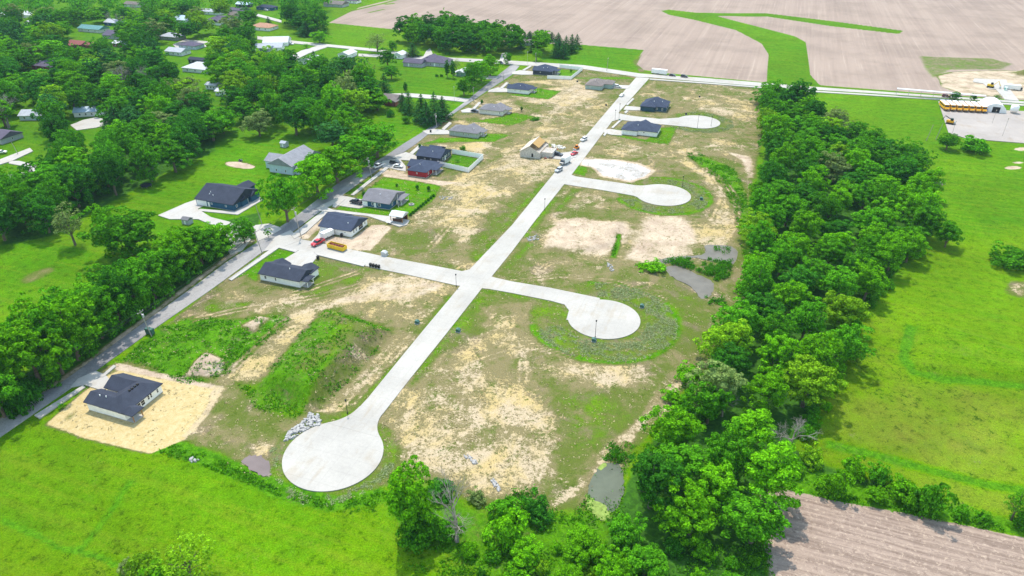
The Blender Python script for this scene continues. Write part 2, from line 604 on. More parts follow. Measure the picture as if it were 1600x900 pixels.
# the building lots
blob(DEV, 1.5, dry=0.5, tone=0.35, weed=0.0)
DRY = [
    # (pixels, feather, values)
    ([(590, 560), (700, 515), (800, 600), (870, 640), (880, 740), (760, 790), (610, 720), (585, 655)], 6, dict(dry=0.78, bare=0.22)),
    ([(640, 600), (780, 590), (860, 660), (860, 720), (760, 720), (660, 670)], 8, dict(dry=0.74, bare=0.26)),
    ([(720, 460), (770, 452), (850, 470), (880, 540), (1000, 560), (1010, 600), (880, 640), (800, 600), (740, 520)], 6, dict(dry=0.52)),
    ([(735, 500), (800, 490), (840, 540), (800, 560), (745, 540)], 5, dict(dry=0.72, bare=0.2)),
    ([(850, 570), (970, 560), (1020, 600), (960, 612), (880, 600)], 5, dict(dry=0.85, bare=0.25)),
    ([(860, 600), (960, 612), (1010, 650), (940, 720), (890, 740), (880, 660)], 5, dict(dry=0.30)),
    ([(690, 500), (740, 455), (790, 460), (740, 520), (700, 560)], 4, dict(dry=0.33)),
    ([(880, 740), (930, 700), (980, 690), (950, 790), (900, 800)], 4, dict(dry=0.55)),
    # between the street arms
    ([(780, 435), (860, 400), (1010, 440), (1060, 470), (960, 470), (860, 445)], 5, dict(dry=0.50, bare=0.1)),
    ([(850, 405), (920, 400), (950, 425), (880, 430)], 4, dict(dry=0.62, bare=0.35)),
    ([(843, 388), (862, 345), (900, 336), (940, 345), (980, 345), (990, 360), (975, 380), (945, 402), (900, 396)], 4.0, dict(dry=0.8, bare=0.78)),
    ([(990, 372), (1008, 338), (1040, 332), (1085, 345), (1098, 378), (1060, 400), (1010, 410), (975, 405)], 5.0, dict(dry=0.8, bare=0.80)),
    ([(1000, 385), (1060, 378), (1090, 395), (1050, 410), (1000, 412)], 3, dict(dry=0.75, bare=0.7)),
    ([(1080, 350), (1140, 340), (1150, 380), (1100, 385)], 4, dict(dry=0.8, bare=0.3)),
    ([(880, 330), (960, 325), (1000, 345), (960, 342), (890, 338)], 3, dict(dry=0.42)),
    ([(880, 292), (985, 300), (1010, 325), (880, 330), (850, 345)], 4, dict(dry=0.62)),
    ([(1090, 230), (1110, 250), (1150, 300), (1155, 340), (1120, 340), (1130, 310), (1090, 270), (1050, 250)], 3, dict(dry=0.75, bare=0.15)),
    ([(1070, 240), (1090, 238), (1150, 265), (1170, 320), (1165, 400), (1150, 340), (1130, 290)], 2.5, dict(dry=0.05, weed=0.65, tone=0.5)),
    ([(1040, 430), (1100, 470), (1140, 500), (1110, 550), (1060, 540), (1020, 460)], 5, dict(dry=0.36, tone=0.2)),
    ([(960, 470), (1020, 480), (1060, 520), (1000, 560), (900, 560), (850, 500), (880, 545), (960, 552), (1040, 520), (1020, 485)], 2, dict(dry=0.15)),
    # north part
    ([(1010, 125), (1190, 140), (1190, 180), (1150, 215), (1060, 240), (940, 240), (900, 250)], 5, dict(dry=0.58)),
    ([(1060, 150), (1180, 160), (1180, 185), (1120, 180)], 4, dict(dry=0.74, bare=0.3)),
    ([(1130, 235), (1175, 245), (1180, 278), (1165, 278), (1160, 250)], 2, dict(dry=0.8, bare=0.75)),
    ([(930, 215), (1000, 225), (1150, 215), (1180, 240), (1060, 245), (925, 245)], 4, dict(dry=0.66)),
    # strip between the two long streets
    ([(600, 380), (720, 280), (800, 235), (890, 140), (960, 160), (900, 230), (800, 345), (740, 420), (600, 395)], 4, dict(dry=0.70, bare=0.08)),
    ([(660, 345), (760, 255), (800, 262), (760, 330), (700, 375)], 4, dict(dry=0.80, bare=0.12)),
    ([(620, 365), (700, 350), (720, 400), (640, 395)], 5, dict(dry=0.38)),
    ([(770, 330), (840, 285), (800, 340), (745, 410), (720, 400)], 4, dict(dry=0.34)),
    ([(780, 230), (880, 235), (880, 260), (800, 270)], 3, dict(dry=0.85, bare=0.45)),
    ([(830, 180), (930, 160), (880, 240), (800, 240)], 4, dict(dry=0.66)),
    ([(800, 150), (900, 130), (940, 145), (900, 165), (820, 160)], 3, dict(dry=0.85, bare=0.5)),
    ([(760, 178), (800, 172), (830, 170), (790, 215), (740, 250), (730, 230)], 3, dict(dry=0.7)),
    ([(560, 250), (620, 255), (640, 275), (700, 290), (760, 245), (720, 300), (690, 290)], 3, dict(dry=0.8, bare=0.3)),
    ([(660, 228), (760, 220), (790, 235), (720, 235)], 3, dict(dry=0.85, bare=0.3)),
    ([(700, 190), (760, 188), (800, 190), (770, 205)], 2, dict(dry=0.75, bare=0.2)),
    ([(730, 155), (790, 155), (830, 175), (740, 165)], 2, dict(dry=0.75, bare=0.2)),
    ([(800, 128), (900, 122), (910, 140), (840, 130)], 2, dict(dry=0.8, bare=0.4)),
    # near left blocks
    ([(400, 480), (440, 450), (520, 460), (600, 425), (700, 440), (715, 450), (650, 530), (600, 510), (520, 478), (420, 500)], 3, dict(dry=0.66, bare=0.2)),
    ([(420, 500), (520, 470), (590, 440), (640, 428), (700, 445), (640, 470), (560, 470), (490, 486), (430, 512)], 2, dict(dry=0.85, bare=0.6)),
    ([(300, 492), (370, 455), (440, 470), (430, 490), (330, 500)], 3, dict(dry=0.7, bare=0.35)),
    ([(350, 580), (440, 500), (500, 486), (410, 590), (380, 600)], 2.5, dict(dry=0.78, bare=0.25)),
    ([(490, 640), (610, 520), (645, 530), (555, 640), (520, 655)], 2.5, dict(dry=0.68, bare=0.1)),
    ([(300, 690), (350, 605), (400, 605), (480, 650), (440, 700), (400, 720), (330, 700)], 4, dict(dry=0.52)),
    ([(400, 690), (440, 690), (440, 712), (405, 712)], 2, dict(dry=0.85, bare=0.3)),
    ([(370, 600), (410, 603), (480, 640), (460, 655), (400, 640)], 2, dict(dry=0.1, weed=0.5, tone=0.5)),
    # vivid weeds and the spoil heap
    ([(186, 562), (250, 510), (300, 495), (380, 498), (440, 490), (455, 500), (400, 548), (350, 590), (290, 600), (230, 572)], 2, dict(dry=0.10, weed=0.85, tone=0.55)),
    ([(300, 480), (350, 470), (400, 470), (360, 500)], 2, dict(dry=0.3, weed=0.5)),
    ([(398, 605), (470, 520), (510, 484), (570, 500), (614, 518), (580, 560), (510, 630), (465, 640)], 1.5, dict(dry=0.16, weed=0.7, tone=0.45)),
    ([(500, 488), (595, 512), (540, 560), (480, 600), (470, 590), (540, 530), (500, 510)], 2, dict(dry=0.36, weed=0.35, tone=0.2)),
    ([(284, 588), (322, 553), (350, 566), (348, 580), (330, 590)], 1, dict(dry=0.8, bare=0.95, weed=0)),
    ([(378, 512), (405, 494), (420, 498), (398, 518)], 1.2, dict(dry=0.8, bare=0.75, weed=0)),
]
for pts, f, v in DRY:
    blob(pts, f, **v)
blob([(505, 600), (560, 545), (600, 512), (616, 522), (580, 565), (505, 640), (480, 640)], 1.0, dry=0.50, weed=0.15, tone=0.6)
for k in range(9):
    blob(stroke([(500 + 9 * k, 402 + 2.6 * k), (478 + 9.5 * k, 424 + 4.4 * k)][::-1] if False else [(497 + 9 * k, 404 + 2.4 * k), (520 + 8 * k, 418 + 3.0 * k), (538 + 6 * k, 436 + 2.6 * k)], 0.45), 0.5, px=False, dry=0.75, weed=0)
# yellow straw over the seeded lot
blob([(72, 662), (180, 572), (352, 606), (330, 640), (290, 686), (235, 709), (130, 684)], 0.8, straw=1.0, dry=0.9, bare=0.0)
blob([(180, 566), (352, 604), (348, 612), (178, 578)], 0.7, straw=0.25, bare=0.9)
blob([(330, 600), (352, 604), (330, 645), (288, 690), (280, 684), (318, 640)], 0.7, straw=0.5, bare=0.7)
blob([(95, 655), (120, 635), (122, 650), (100, 665)], 1.2, straw=0.5, dry=0.4)
blob([(150, 580), (180, 566), (185, 580), (165, 590)], 0.6, straw=0.4, dry=0.5)
# green edges along streets, mown lawns round the finished houses
LAWNS = [
    [(540, 322), (600, 276), (640, 282), (690, 288), (678, 312), (640, 338), (610, 332), (536, 315)],
    [(525, 326), (540, 317), (575, 325), (612, 330), (606, 337), (560, 332), (527, 327)],
    [(512, 322), (518, 314), (530, 315), (516, 324)], [(540, 302), (580, 276), (583, 279), (548, 304)],
    [(690, 262), (708, 240), (748, 248), (730, 264)],
    [(745, 216), (757, 208), (800, 210), (770, 222), (700, 222), (660, 225), (690, 215)],
    [(786, 182), (803, 176), (836, 182), (800, 196), (740, 190), (700, 196)],
    [(826, 146), (838, 138), (877, 142), (858, 155), (790, 148)],
    [(866, 119), (875, 108), (903, 110), (892, 120)],
    [(1010, 218), (1030, 200), (1058, 198), (1045, 226), (1000, 220), (960, 212), (948, 208)],
    [(435, 388), (462, 392), (442, 410), (410, 420), (360, 438), (400, 402)],
    [(385, 430), (410, 410), (400, 440)],
    [(980, 120), (995, 124), (880, 122)],
    [(906, 250), (920, 252), (914, 275), (895, 270)],
]
for l in LAWNS:
    blob(l, 0.5, dry=0.06, bare=0.0, tone=0.75, weed=0.08)
blob([(480, 405), (500, 404), (580, 418), (555, 450), (490, 470), (460, 455), (495, 440)], 2, dry=0.30, tone=0.4, weed=0.35)
blob([(490, 370), (520, 368), (550, 372), (580, 352), (600, 350), (612, 355), (580, 392), (520, 388)], 1, bare=0.9, dry=0.8)
blob([(462, 372), (500, 340), (512, 345), (495, 362), (480, 374)], 0.8, bare=0.75, dry=0.7)
blob([(590, 262), (620, 268), (665, 280), (720, 285), (690, 290), (640, 282), (600, 276)], 1, bare=0.8, dry=0.8)
blob([(905, 128), (912, 140), (950, 146), (900, 150), (880, 142)], 1.5, bare=0.6, dry=0.8)
for p in ([(640, 605), (700, 525), (760, 452)], [(870, 330), (900, 295)], [(820, 370), (870, 308)], [(545, 640), (600, 590), (650, 540), (706, 462)],
          [(900, 246), (985, 150), (1010, 126)], [(790, 420), (830, 380)], [(690, 520), (735, 470), (760, 453), (880, 476)], [(745, 408), (800, 340), (850, 285)]):
    blob(stroke(p, 1.5), 1.5, px=False, dry=0.22, weed=0.3, tone=0.5)
blob(stroke([(780, 440), (860, 455), (940, 466)], 1.2), 1.0, px=False, dry=0.3, weed=0.2)
for (cx, cy), r0, r1 in (((943.5, 498), 12, 23), ((1036, 304.5), 12, 19.5), ((521, 710), 12, 15.5), ((1091, 190.5), 12, 18)):
    cc_ = P(cx, cy); tt = np.linspace(0, 2 * pi, 40, endpoint=False)
    blob(np.stack([cc_[0] + r1 * np.cos(tt), cc_[1] + r1 * np.sin(tt)], 1), 1.0, px=False, dry=0.30, tone=0.25, weed=0.30, bare=0)
for (cx, cy), r1 in (((943.5, 498), 22.2), ((1036, 304.5), 19.5)):
    cc_ = P(cx, cy); tt = np.linspace(-3.0, 1.7, 40)
    blob(np.concatenate([np.stack([cc_[0] + (r1 + 1.6) * np.cos(tt), cc_[1] + (r1 + 1.6) * np.sin(tt)], 1), np.stack([cc_[0] + (r1 - .4) * np.cos(tt[::-1]), cc_[1] + (r1 - .4) * np.sin(tt[::-1])], 1)]), 0.8, px=False, dry=0.10, tone=0.9, weed=0.25, bare=0)
# tracks
for p, w in (([(1035, 660), (1045, 620), (1080, 585), (1130, 555)], 1.6), ([(860, 795), (930, 740), (955, 700), (1000, 660), (1035, 620)], 1.0),
             ([(980, 690), (1010, 655), (1035, 600)], 0.8)):
    blob(stroke(p, w), 1.2, px=False, dry=0.85, bare=0.45)
blob(stroke([(968, 366), (964, 385), (958, 402)], 0.9), 0.6, px=False, dry=0.0, weed=0.9, tone=0.9, bare=0)
for q_ in ([(300, 500), (360, 486), (430, 474), (500, 462), (590, 438), (680, 440)], [(350, 590), (400, 545), (440, 505), (490, 486)], [(540, 640), (600, 570), (650, 520)],
           [(1100, 262), (1135, 285), (1152, 315), (1150, 350), (1125, 385)], [(1060, 250), (1110, 275), (1130, 310), (1115, 345)], [(700, 600), (760, 560), (830, 540), (900, 560)], [(640, 700), (720, 660), (800, 640), (870, 690)],
           [(660, 400), (720, 330), (790, 270), (850, 200)], [(900, 140), (860, 180), (820, 235)], [(800, 440), (880, 430), (960, 440), (1040, 470)], [(1020, 150), (1100, 165), (1180, 175)], [(940, 235), (1040, 238), (1140, 225)],
           [(560, 470), (620, 455), (700, 450)], [(420, 470), (480, 452), (560, 425)], [(760, 480), (800, 520), (820, 580), (800, 660)]):
    w_ = stroke(q_, 1.0)
    h_ = len(w_) // 2
    for side in (w_[:h_], w_[h_:]):
        d_ = np.gradient(side, axis=0); d_ /= np.linalg.norm(d_, axis=1)[:, None] + 1e-9
        n_ = np.stack([-d_[:, 1], d_[:, 0]], 1) * 0.42
        blob(np.concatenate([side + n_, (side - n_)[::-1]]), 0.5, px=False, dry=0.8, bare=0.5, weed=0.0)
# woodland floor and rough margins
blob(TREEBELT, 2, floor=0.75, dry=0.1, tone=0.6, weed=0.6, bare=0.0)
blob([(1190, 768), (1235, 766), (1300, 780), (1600, 838), (1700, 860), (1700, 840), (1600, 815), (1350, 760), (1240, 720), (1190, 740)], 1, floor=0.25, weed=0.8, tone=0.6, dry=0)
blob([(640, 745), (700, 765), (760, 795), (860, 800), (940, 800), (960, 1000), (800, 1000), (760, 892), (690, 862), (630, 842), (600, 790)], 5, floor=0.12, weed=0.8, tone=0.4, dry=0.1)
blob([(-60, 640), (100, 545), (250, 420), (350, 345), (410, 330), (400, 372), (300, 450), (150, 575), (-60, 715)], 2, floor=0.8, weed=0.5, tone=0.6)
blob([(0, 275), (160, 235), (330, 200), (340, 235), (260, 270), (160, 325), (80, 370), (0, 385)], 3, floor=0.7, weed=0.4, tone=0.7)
for p in ([(240, 703), (262, 694), (300, 706), (380, 735), (430, 762), (520, 788), (600, 772)],):
    blob(stroke(p, 2.2), 1.2, px=False, weed=1.0, tone=0.6, dry=0)
blob(stroke([(0, 812), (60, 838), (90, 856), (122, 862), (160, 872), (182, 885)], 0.7), 0.6, px=False, weed=0.9, tone=0.62)
blob(stroke([(122, 862), (150, 830), (175, 795), (205, 750)], 0.8), 0.8, px=False, weed=0.75, tone=0.75)
blob(ell(375, 258, 24, 5, 14, 0.12), 0.4, bare=0.85, dry=0.8)
blob(ell(58, 430, 26, 7, 14, -0.4), 2, dry=0.5)
blob(ell(1583, 262, 14, 3), 1, bare=0.95); blob(ell(1597, 233, 14, 3), 1, bare=0.95); blob(ell(1590, 254, 10, 2), 1, bare=0.9)
blob(ell(1595, 452, 22, 12), 2, dry=0.7)

blob(stroke([(-40, 682), (60, 618), (130, 570), (215, 507), (307, 438), (352, 405), (398, 374)], 1.3), 0.8, px=False, bare=0.62, floor=0.0, dry=0.7, weed=0)
blob([(908, 247), (960, 249), (1000, 256), (1022, 267), (1010, 277), (985, 284), (940, 275), (925, 262), (905, 257)], 3.0, bare=1.5, dry=0.8, weed=0)
blob([(600, 380), (640, 384), (700, 395), (640, 398)], 2, dry=0.4)
# relief
mound([(398, 607), (505, 484), (616, 520), (492, 646), (455, 636)], 4.4, 0.75)
mound([(230, 575), (300, 500), (400, 500), (350, 585)], 0.9, 0.25)
mound([(284, 590), (322, 552), (352, 566), (335, 592)], 1.3, 0.6)
mound([(378, 514), (405, 493), (422, 497), (400, 520)], 1.0, 0.6)
mound([(845, 390), (865, 345), (980, 345), (960, 385), (900, 398)], 0.8, 0.3)
mound([(1575, 116), (1600, 108), (1650, 112), (1640, 124)], 4.0, 0.5)

ROADS = {}
ROADS['asphalt_road'] = [(-160, 792), (-160, 765), (0, 655), (100, 595), (210, 515), (307, 445), (352, 411), (400, 380), (460, 340), (530, 285), (600, 245), (630, 225), (682, 193), (732, 155), (775, 120), (799, 101), (812, 103), (800, 117), (760, 143), (710, 177), (650, 225), (610, 252), (575, 276), (538, 303), (485, 342), (455, 364), (403, 399), (350, 438), (325, 456), (227, 524), (148, 581), (15, 673)]
ROADS['long_street'] = [(547, 652), (575, 622), (650, 530), (715, 452), (722, 443), (735, 420), (800, 352), (885, 247), (907, 222), (960, 160), (994, 121), (1015, 122), (970, 172), (931, 223), (907, 255), (880, 290), (836, 345), (800, 393), (770, 430), (752, 452), (697, 522), (640, 593), (588, 660), (590, 690), (520, 690)]
ROADS['cross_street'] = [(448, 368), (470, 374), (520, 384), (600, 401), (665, 413), (722, 424), (735, 421), (773, 434), (800, 440), (860, 450), (937, 466), (940, 500), (885, 500), (889, 485), (882, 476), (860, 470), (800, 458), (766, 452), (712, 446), (640, 430), (595, 421), (520, 404), (465, 391), (440, 386), (425, 386)]
ROADS['middle_side_street'] = [(884, 270), (900, 276), (975, 287), (1000, 291), (1020, 290), (1020, 318), (990, 306), (940, 297), (882, 288), (872, 296)]
ROADS['upper_side_street'] = [(966, 177), (985, 181), (1030, 186), (1062, 184), (1075, 182), (1080, 199), (1050, 196), (1000, 191), (966, 187), (955, 190)]
ROADS['county_road'] = [(560, 84), (700, 90), (800, 95), (912, 102), (1000, 115), (1100, 122), (1197, 130), (1245, 134), (1400, 145), (1575, 157), (1750, 169), (1750, 176), (1600, 162), (1475, 153), (1350, 145), (1245, 139), (1187, 135), (1100, 128), (1015, 121), (1000, 121), (912, 108), (800, 101), (700, 95), (560, 88)]
CULS = [((521, 710), 77), ((943.5, 498), 56), ((1036, 304.5), 43), ((1091, 190.5), 34)]
CUL_RS = [11.8, 11.2, 11.7, 11.8]
CUL_R = 11.7
ROAD_Z = {}


def road_mat(kind):
    m = NT(kind)
    co = m.coord()
    r = m.mapping(co, TH, (1, 1, 1))
    big = m.noise(0.05, m.mapping(r, 0, (1.0, 0.35, 1)), 5, 0.65)
    fine = m.noise(1.6, co, 4, 0.7)
    crack = m.smooth(m.math('ABSOLUTE', m.math('SUBTRACT', m.noise(0.16, m.mapping(r, 0, (1, .6, 1)), 5, .7, .4), .5)), 0.0, 0.012, 0.72, 1.0)
    patch = m.smooth(m.noise(0.045, m.mapping(r, 0, (1.4, .5, 1)), 3, 0.6), 0.42, 0.60)
    col = m.mix(patch, (0.185, 0.180, 0.186), (0.31, 0.297, 0.288))
    f = m.math('MULTIPLY', m.math('MULTIPLY', m.lin(big, .3, .7, .8, 1.2), m.lin(fine, .3, .7, .86, 1.14)), crack)
    m.color(m.val(col, f))
    m.bump(fine, 0.2, 0.03)
    return m.mat


ASPH = road_mat('worn_asphalt')
SLABS = []
for i, (k, pts) in enumerate(ROADS.items()):
    poly = PP(pts)
    z = 0.10 + 0.005 * i
    SLABS.append(poly)
    mb = MB().slab([tuple(p) for p in poly], -0.5, z)
    tag(mb.build(k, ASPH if k == 'asphalt_road' else CONC), kind='structure')
for i, ((cx, cy), rp) in enumerate(CULS):
    c = P(cx, cy)
    CUL_R = CUL_RS[i]
    poly = np.array([(c[0] + CUL_R * cos(t), c[1] + CUL_R * sin(t)) for t in np.linspace(0, 2 * pi, 64, endpoint=False)])
    SLABS.append(poly)
    tag(MB().slab([tuple(p) for p in poly], -0.5, 0.14 + 0.004 * i).build('turning_circle', CONC), kind='structure')

for i, ((cx, cy), dirn, hw) in enumerate((((521, 710), E2, 3.5), ((943.5, 498), -E1, 3.5), ((1036, 304.5), -E1, 3.5), ((1091, 190.5), -E1, 3.4))):
    c = P(cx, cy); CUL_R = CUL_RS[i]
    if i == 0:
        dirn = P(567, 656) - c; dirn = dirn / np.linalg.norm(dirn)
    elif i == 1:
        dirn = P(874, 464) - c; dirn = dirn / np.linalg.norm(dirn)
    elif i == 2:
        dirn = P(975, 292) - c; dirn = dirn / np.linalg.norm(dirn)
    else:
        dirn = P(1040, 189.5) - c; dirn = dirn / np.linalg.norm(dirn)
    sd_ = np.array([-dirn[1], dirn[0]])
    sides = []
    for sg in (1, -1):
        far_, ang = (5.5, 0.72)
        if i in (1, 2) and sg == 1: far_, ang = 1.0, 0.40      # upper edge runs almost straight into the circle
        a = c + dirn * (CUL_R + far_) + sg * sd_ * hw; b = c + dirn * (CUL_R + 0.3) + sg * sd_ * hw; e = c + dirn * CUL_R * cos(ang) + sg * sd_ * CUL_R * sin(ang)
        sides.append([(1 - t) ** 2 * a + 2 * t * (1 - t) * b + t * t * e for t in np.linspace(0, 1, 10)])
    poly = np.array(sides[0] + sides[1][::-1])
    SLABS.append(poly)
    tag(MB().slab([tuple(q) for q in poly], -0.5, 0.158 + 0.0005 * i).build('street_neck', CONC), kind='structure')

PAVED = {
    'driveway': [
        [(122, 592), (150, 580), (165, 586), (174, 596), (166, 608), (155, 609), (132, 602), (110, 606)],
        [(440, 408), (470, 390), (500, 398), (486, 413), (476, 420), (440, 410)],
        [(496, 368), (503, 354), (512, 357), (505, 372), (496, 386), (482, 384), (488, 376)],
        [(500, 322), (535, 306), (575, 314), (575, 322), (561, 326), (545, 324), (520, 320), (500, 330)],
        [(492, 326), (505, 322), (520, 328), (570, 334), (605, 338), (632, 340), (634, 348), (622, 353), (608, 349), (575, 338), (500, 330)],
        [(598, 252), (624, 248), (634, 260), (634, 268), (622, 266), (606, 262), (590, 262)],
        [(612, 246), (634, 238), (652, 244), (652, 252), (625, 250)],
        [(660, 205), (676, 202), (703, 204), (703, 210), (690, 210), (668, 210)],
        [(720, 173), (732, 169), (749, 172), (749, 177), (738, 176), (722, 176)],
        [(764, 141), (778, 137), (795, 139), (795, 144), (780, 144), (762, 144)],
        [(800, 113), (812, 110), (833, 112), (833, 117), (815, 117), (800, 116)],
        [(954, 133), (962, 133), (986, 134), (980, 139), (955, 138)],
        [(978, 166), (1002, 168), (1003, 173), (974, 172)],
        [(944, 203), (953, 202), (973, 205), (972, 212), (955, 211), (944, 208)],
        [(247, 337), (290, 318), (308, 312), (320, 321), (309, 327), (330, 340), (370, 350), (384, 360), (392, 375), (378, 392), (360, 398), (352, 385), (358, 372), (340, 356), (310, 343), (265, 343)],
        [(312, 327), (367, 331), (405, 308), (412, 312), (372, 336), (310, 330)],
        [(395, 353), (420, 350), (436, 355), (440, 359), (420, 370), (402, 378)],
        [(600, 147), (640, 146), (710, 152), (735, 155), (728, 160), (700, 157), (640, 152), (600, 152)],
        [(752, 120), (765, 119), (782, 120), (775, 124), (756, 124)],
        [(872, 240), (905, 236), (900, 246), (882, 250), (862, 248)],
        [(658, 95), (666, 80), (672, 76), (676, 84), (668, 92), (668, 103), (660, 105)],
        [(780, 96), (784, 84), (792, 82), (796, 92), (800, 98), (786, 98)],
        [(0, 276), (0, 284), (40, 272), (62, 266), (56, 258), (30, 252), (15, 252), (14, 256), (48, 262), (36, 270)],
        [(1548, 124), (1572, 125), (1578, 140), (1592, 158), (1570, 156), (1556, 140), (1545, 139), (1536, 131), (1520, 128), (1522, 123)],
        [(110, 196), (130, 188), (150, 184), (170, 188), (172, 194), (150, 200), (120, 204)],
    ],
    'gravel_lot': [
        [(1466, 159), (1540, 164), (1552, 172), (1640, 176), (1720, 180), (1720, 232), (1610, 225), (1510, 217), (1482, 208)],
    ],
    'sidewalk': [
        [(156, 590), (178, 571), (182, 573), (162, 590)], [(54, 650), (62, 655), (134, 606), (130, 603)],
        [(357, 437), (362, 439), (436, 388), (462, 395), (466, 392), (436, 384), (430, 385)],
        [(491, 395), (495, 399), (568, 417), (571, 414)],
        [(455, 368), (460, 374), (478, 364), (512, 333), (505, 330)],
        [(548, 305), (553, 306), (611, 260), (608, 257)],
        [(519, 323), (524, 325), (540, 312), (536, 310)],
        [(640, 240), (645, 242), (660, 228), (656, 226)],
        [(690, 202), (694, 204), (706, 193), (702, 191)], [(738, 170), (742, 171), (752, 161), (748, 160)],
        [(781, 138), (785, 139), (795, 130), (791, 129)], [(816, 110), (819, 111), (831, 104), (828, 103)],
        [(978, 164), (981, 165), (991, 155), (988, 154)], [(942, 212), (945, 213), (950, 207), (947, 206)], [(955, 200), (958, 201), (972, 188), (969, 187)],
        [(975, 176), (978, 178), (982, 174), (979, 173)],
        [(1015, 125), (1100, 131), (1190, 138), (1190, 136.4), (1100, 129.4), (1015, 123.4)],
        [(1250, 143), (1475, 157), (1600, 166), (1750, 178), (1750, 175.5), (1600, 163.8), (1475, 155), (1250, 141)],
    ],
    'village_street': [
        [(402, 57), (456, 64), (525, 71), (587, 77), (640, 84), (640, 88), (587, 81), (525, 75), (456, 68), (402, 62)],
        [(448, 92), (470, 80), (500, 71), (512, 74), (482, 84), (458, 96)],
        [(0, 250), (47, 232), (52, 237), (20, 252), (0, 258)],
        [(395, 20), (440, 32), (440, 36), (395, 24)],
        [(270, 70), (290, 62), (330, 66), (322, 74), (300, 72), (280, 80)],
    ],
}
tag(MB().slab([tuple(p) for p in PP([(412, 393), (430, 371), (454, 360), (472, 375), (440, 387)])], -0.5, 0.1615).build('street_apron', CONC), kind='structure')
pz = 0.165
for k, polys in PAVED.items():
    for pts in polys:
        pz += 0.0045
        poly = PP(pts)
        if k != 'sidewalk': SLABS.append(poly)
        tag(MB().slab([tuple(p) for p in poly], -0.5, pz).build(k, GRAVEL if k == 'gravel_lot' else CONC2), kind='structure')

# ground relief noise, kept below the paving
micro = (vnoise(FX, FY, 2.2, 1) * 0.5 + vnoise(FX, FY, 5.1, 2) * 0.5)
HGT += (micro - 0.75) * (0.10 + 0.35 * np.clip(CH['weed'], 0, 1)) * (np.abs(FX) < 900)
for poly in SLABS:
    idx = near(poly, 3)
    s = sdist(poly, FX[idx], FY[idx])
    k = np.clip((s + 3) / 2.0, 0, 1)
    HGT[idx] = HGT[idx] * (1 - k) + k * np.minimum(HGT[idx], -0.05)
PONDS = {
    'pond': [(923, 792), (918, 770), (933, 735), (945, 724), (966, 724), (973, 740), (975, 765), (966, 790), (950, 806), (938, 812)],
    'reed_pond': [(1040, 417), (1060, 415), (1090, 428), (1114, 440), (1112, 460), (1096, 466), (1080, 448), (1050, 432)],
    'marsh_water': [(1030, 405), (1060, 400), (1100, 396), (1104, 382), (1140, 384), (1152, 392), (1146, 412), (1115, 408), (1085, 402), (1055, 408), (1036, 412)],
    'puddle': [(378, 722), (388, 712), (404, 711), (418, 720), (423, 742), (404, 740)],
}
for k, pts in PONDS.items():
    poly = PP(pts)
    idx, s = blob(pts, 1.2, bare=0.35, weed=0.0, floor=0.0)
    HGT[idx] -= 0.5 * np.clip((s + 1.0) / 2.0, 0, 1)

gv = np.stack([FX, FY, HGT], 1)
ny, nx = GX.shape
ii = (np.arange(ny - 1)[:, None] * nx + np.arange(nx - 1)[None, :]).ravel()
gq = np.stack([ii, ii + 1, ii + nx + 1, ii + nx], 1)
gme = mesh_np('ground', gv, gq)
for nm, ks in (('za', ('dry', 'bare', 'tillN', 'tillE')), ('zb', ('straw', 'floor', 'tone', 'weed'))):
    at = gme.color_attributes.new(nm, 'FLOAT_COLOR', 'POINT')
    at.data.foreach_set('color', np.stack([CH[k] for k in ks], 1).astype(np.float32).ravel())
gme.polygons.foreach_set('use_smooth', np.ones(len(gq), bool))


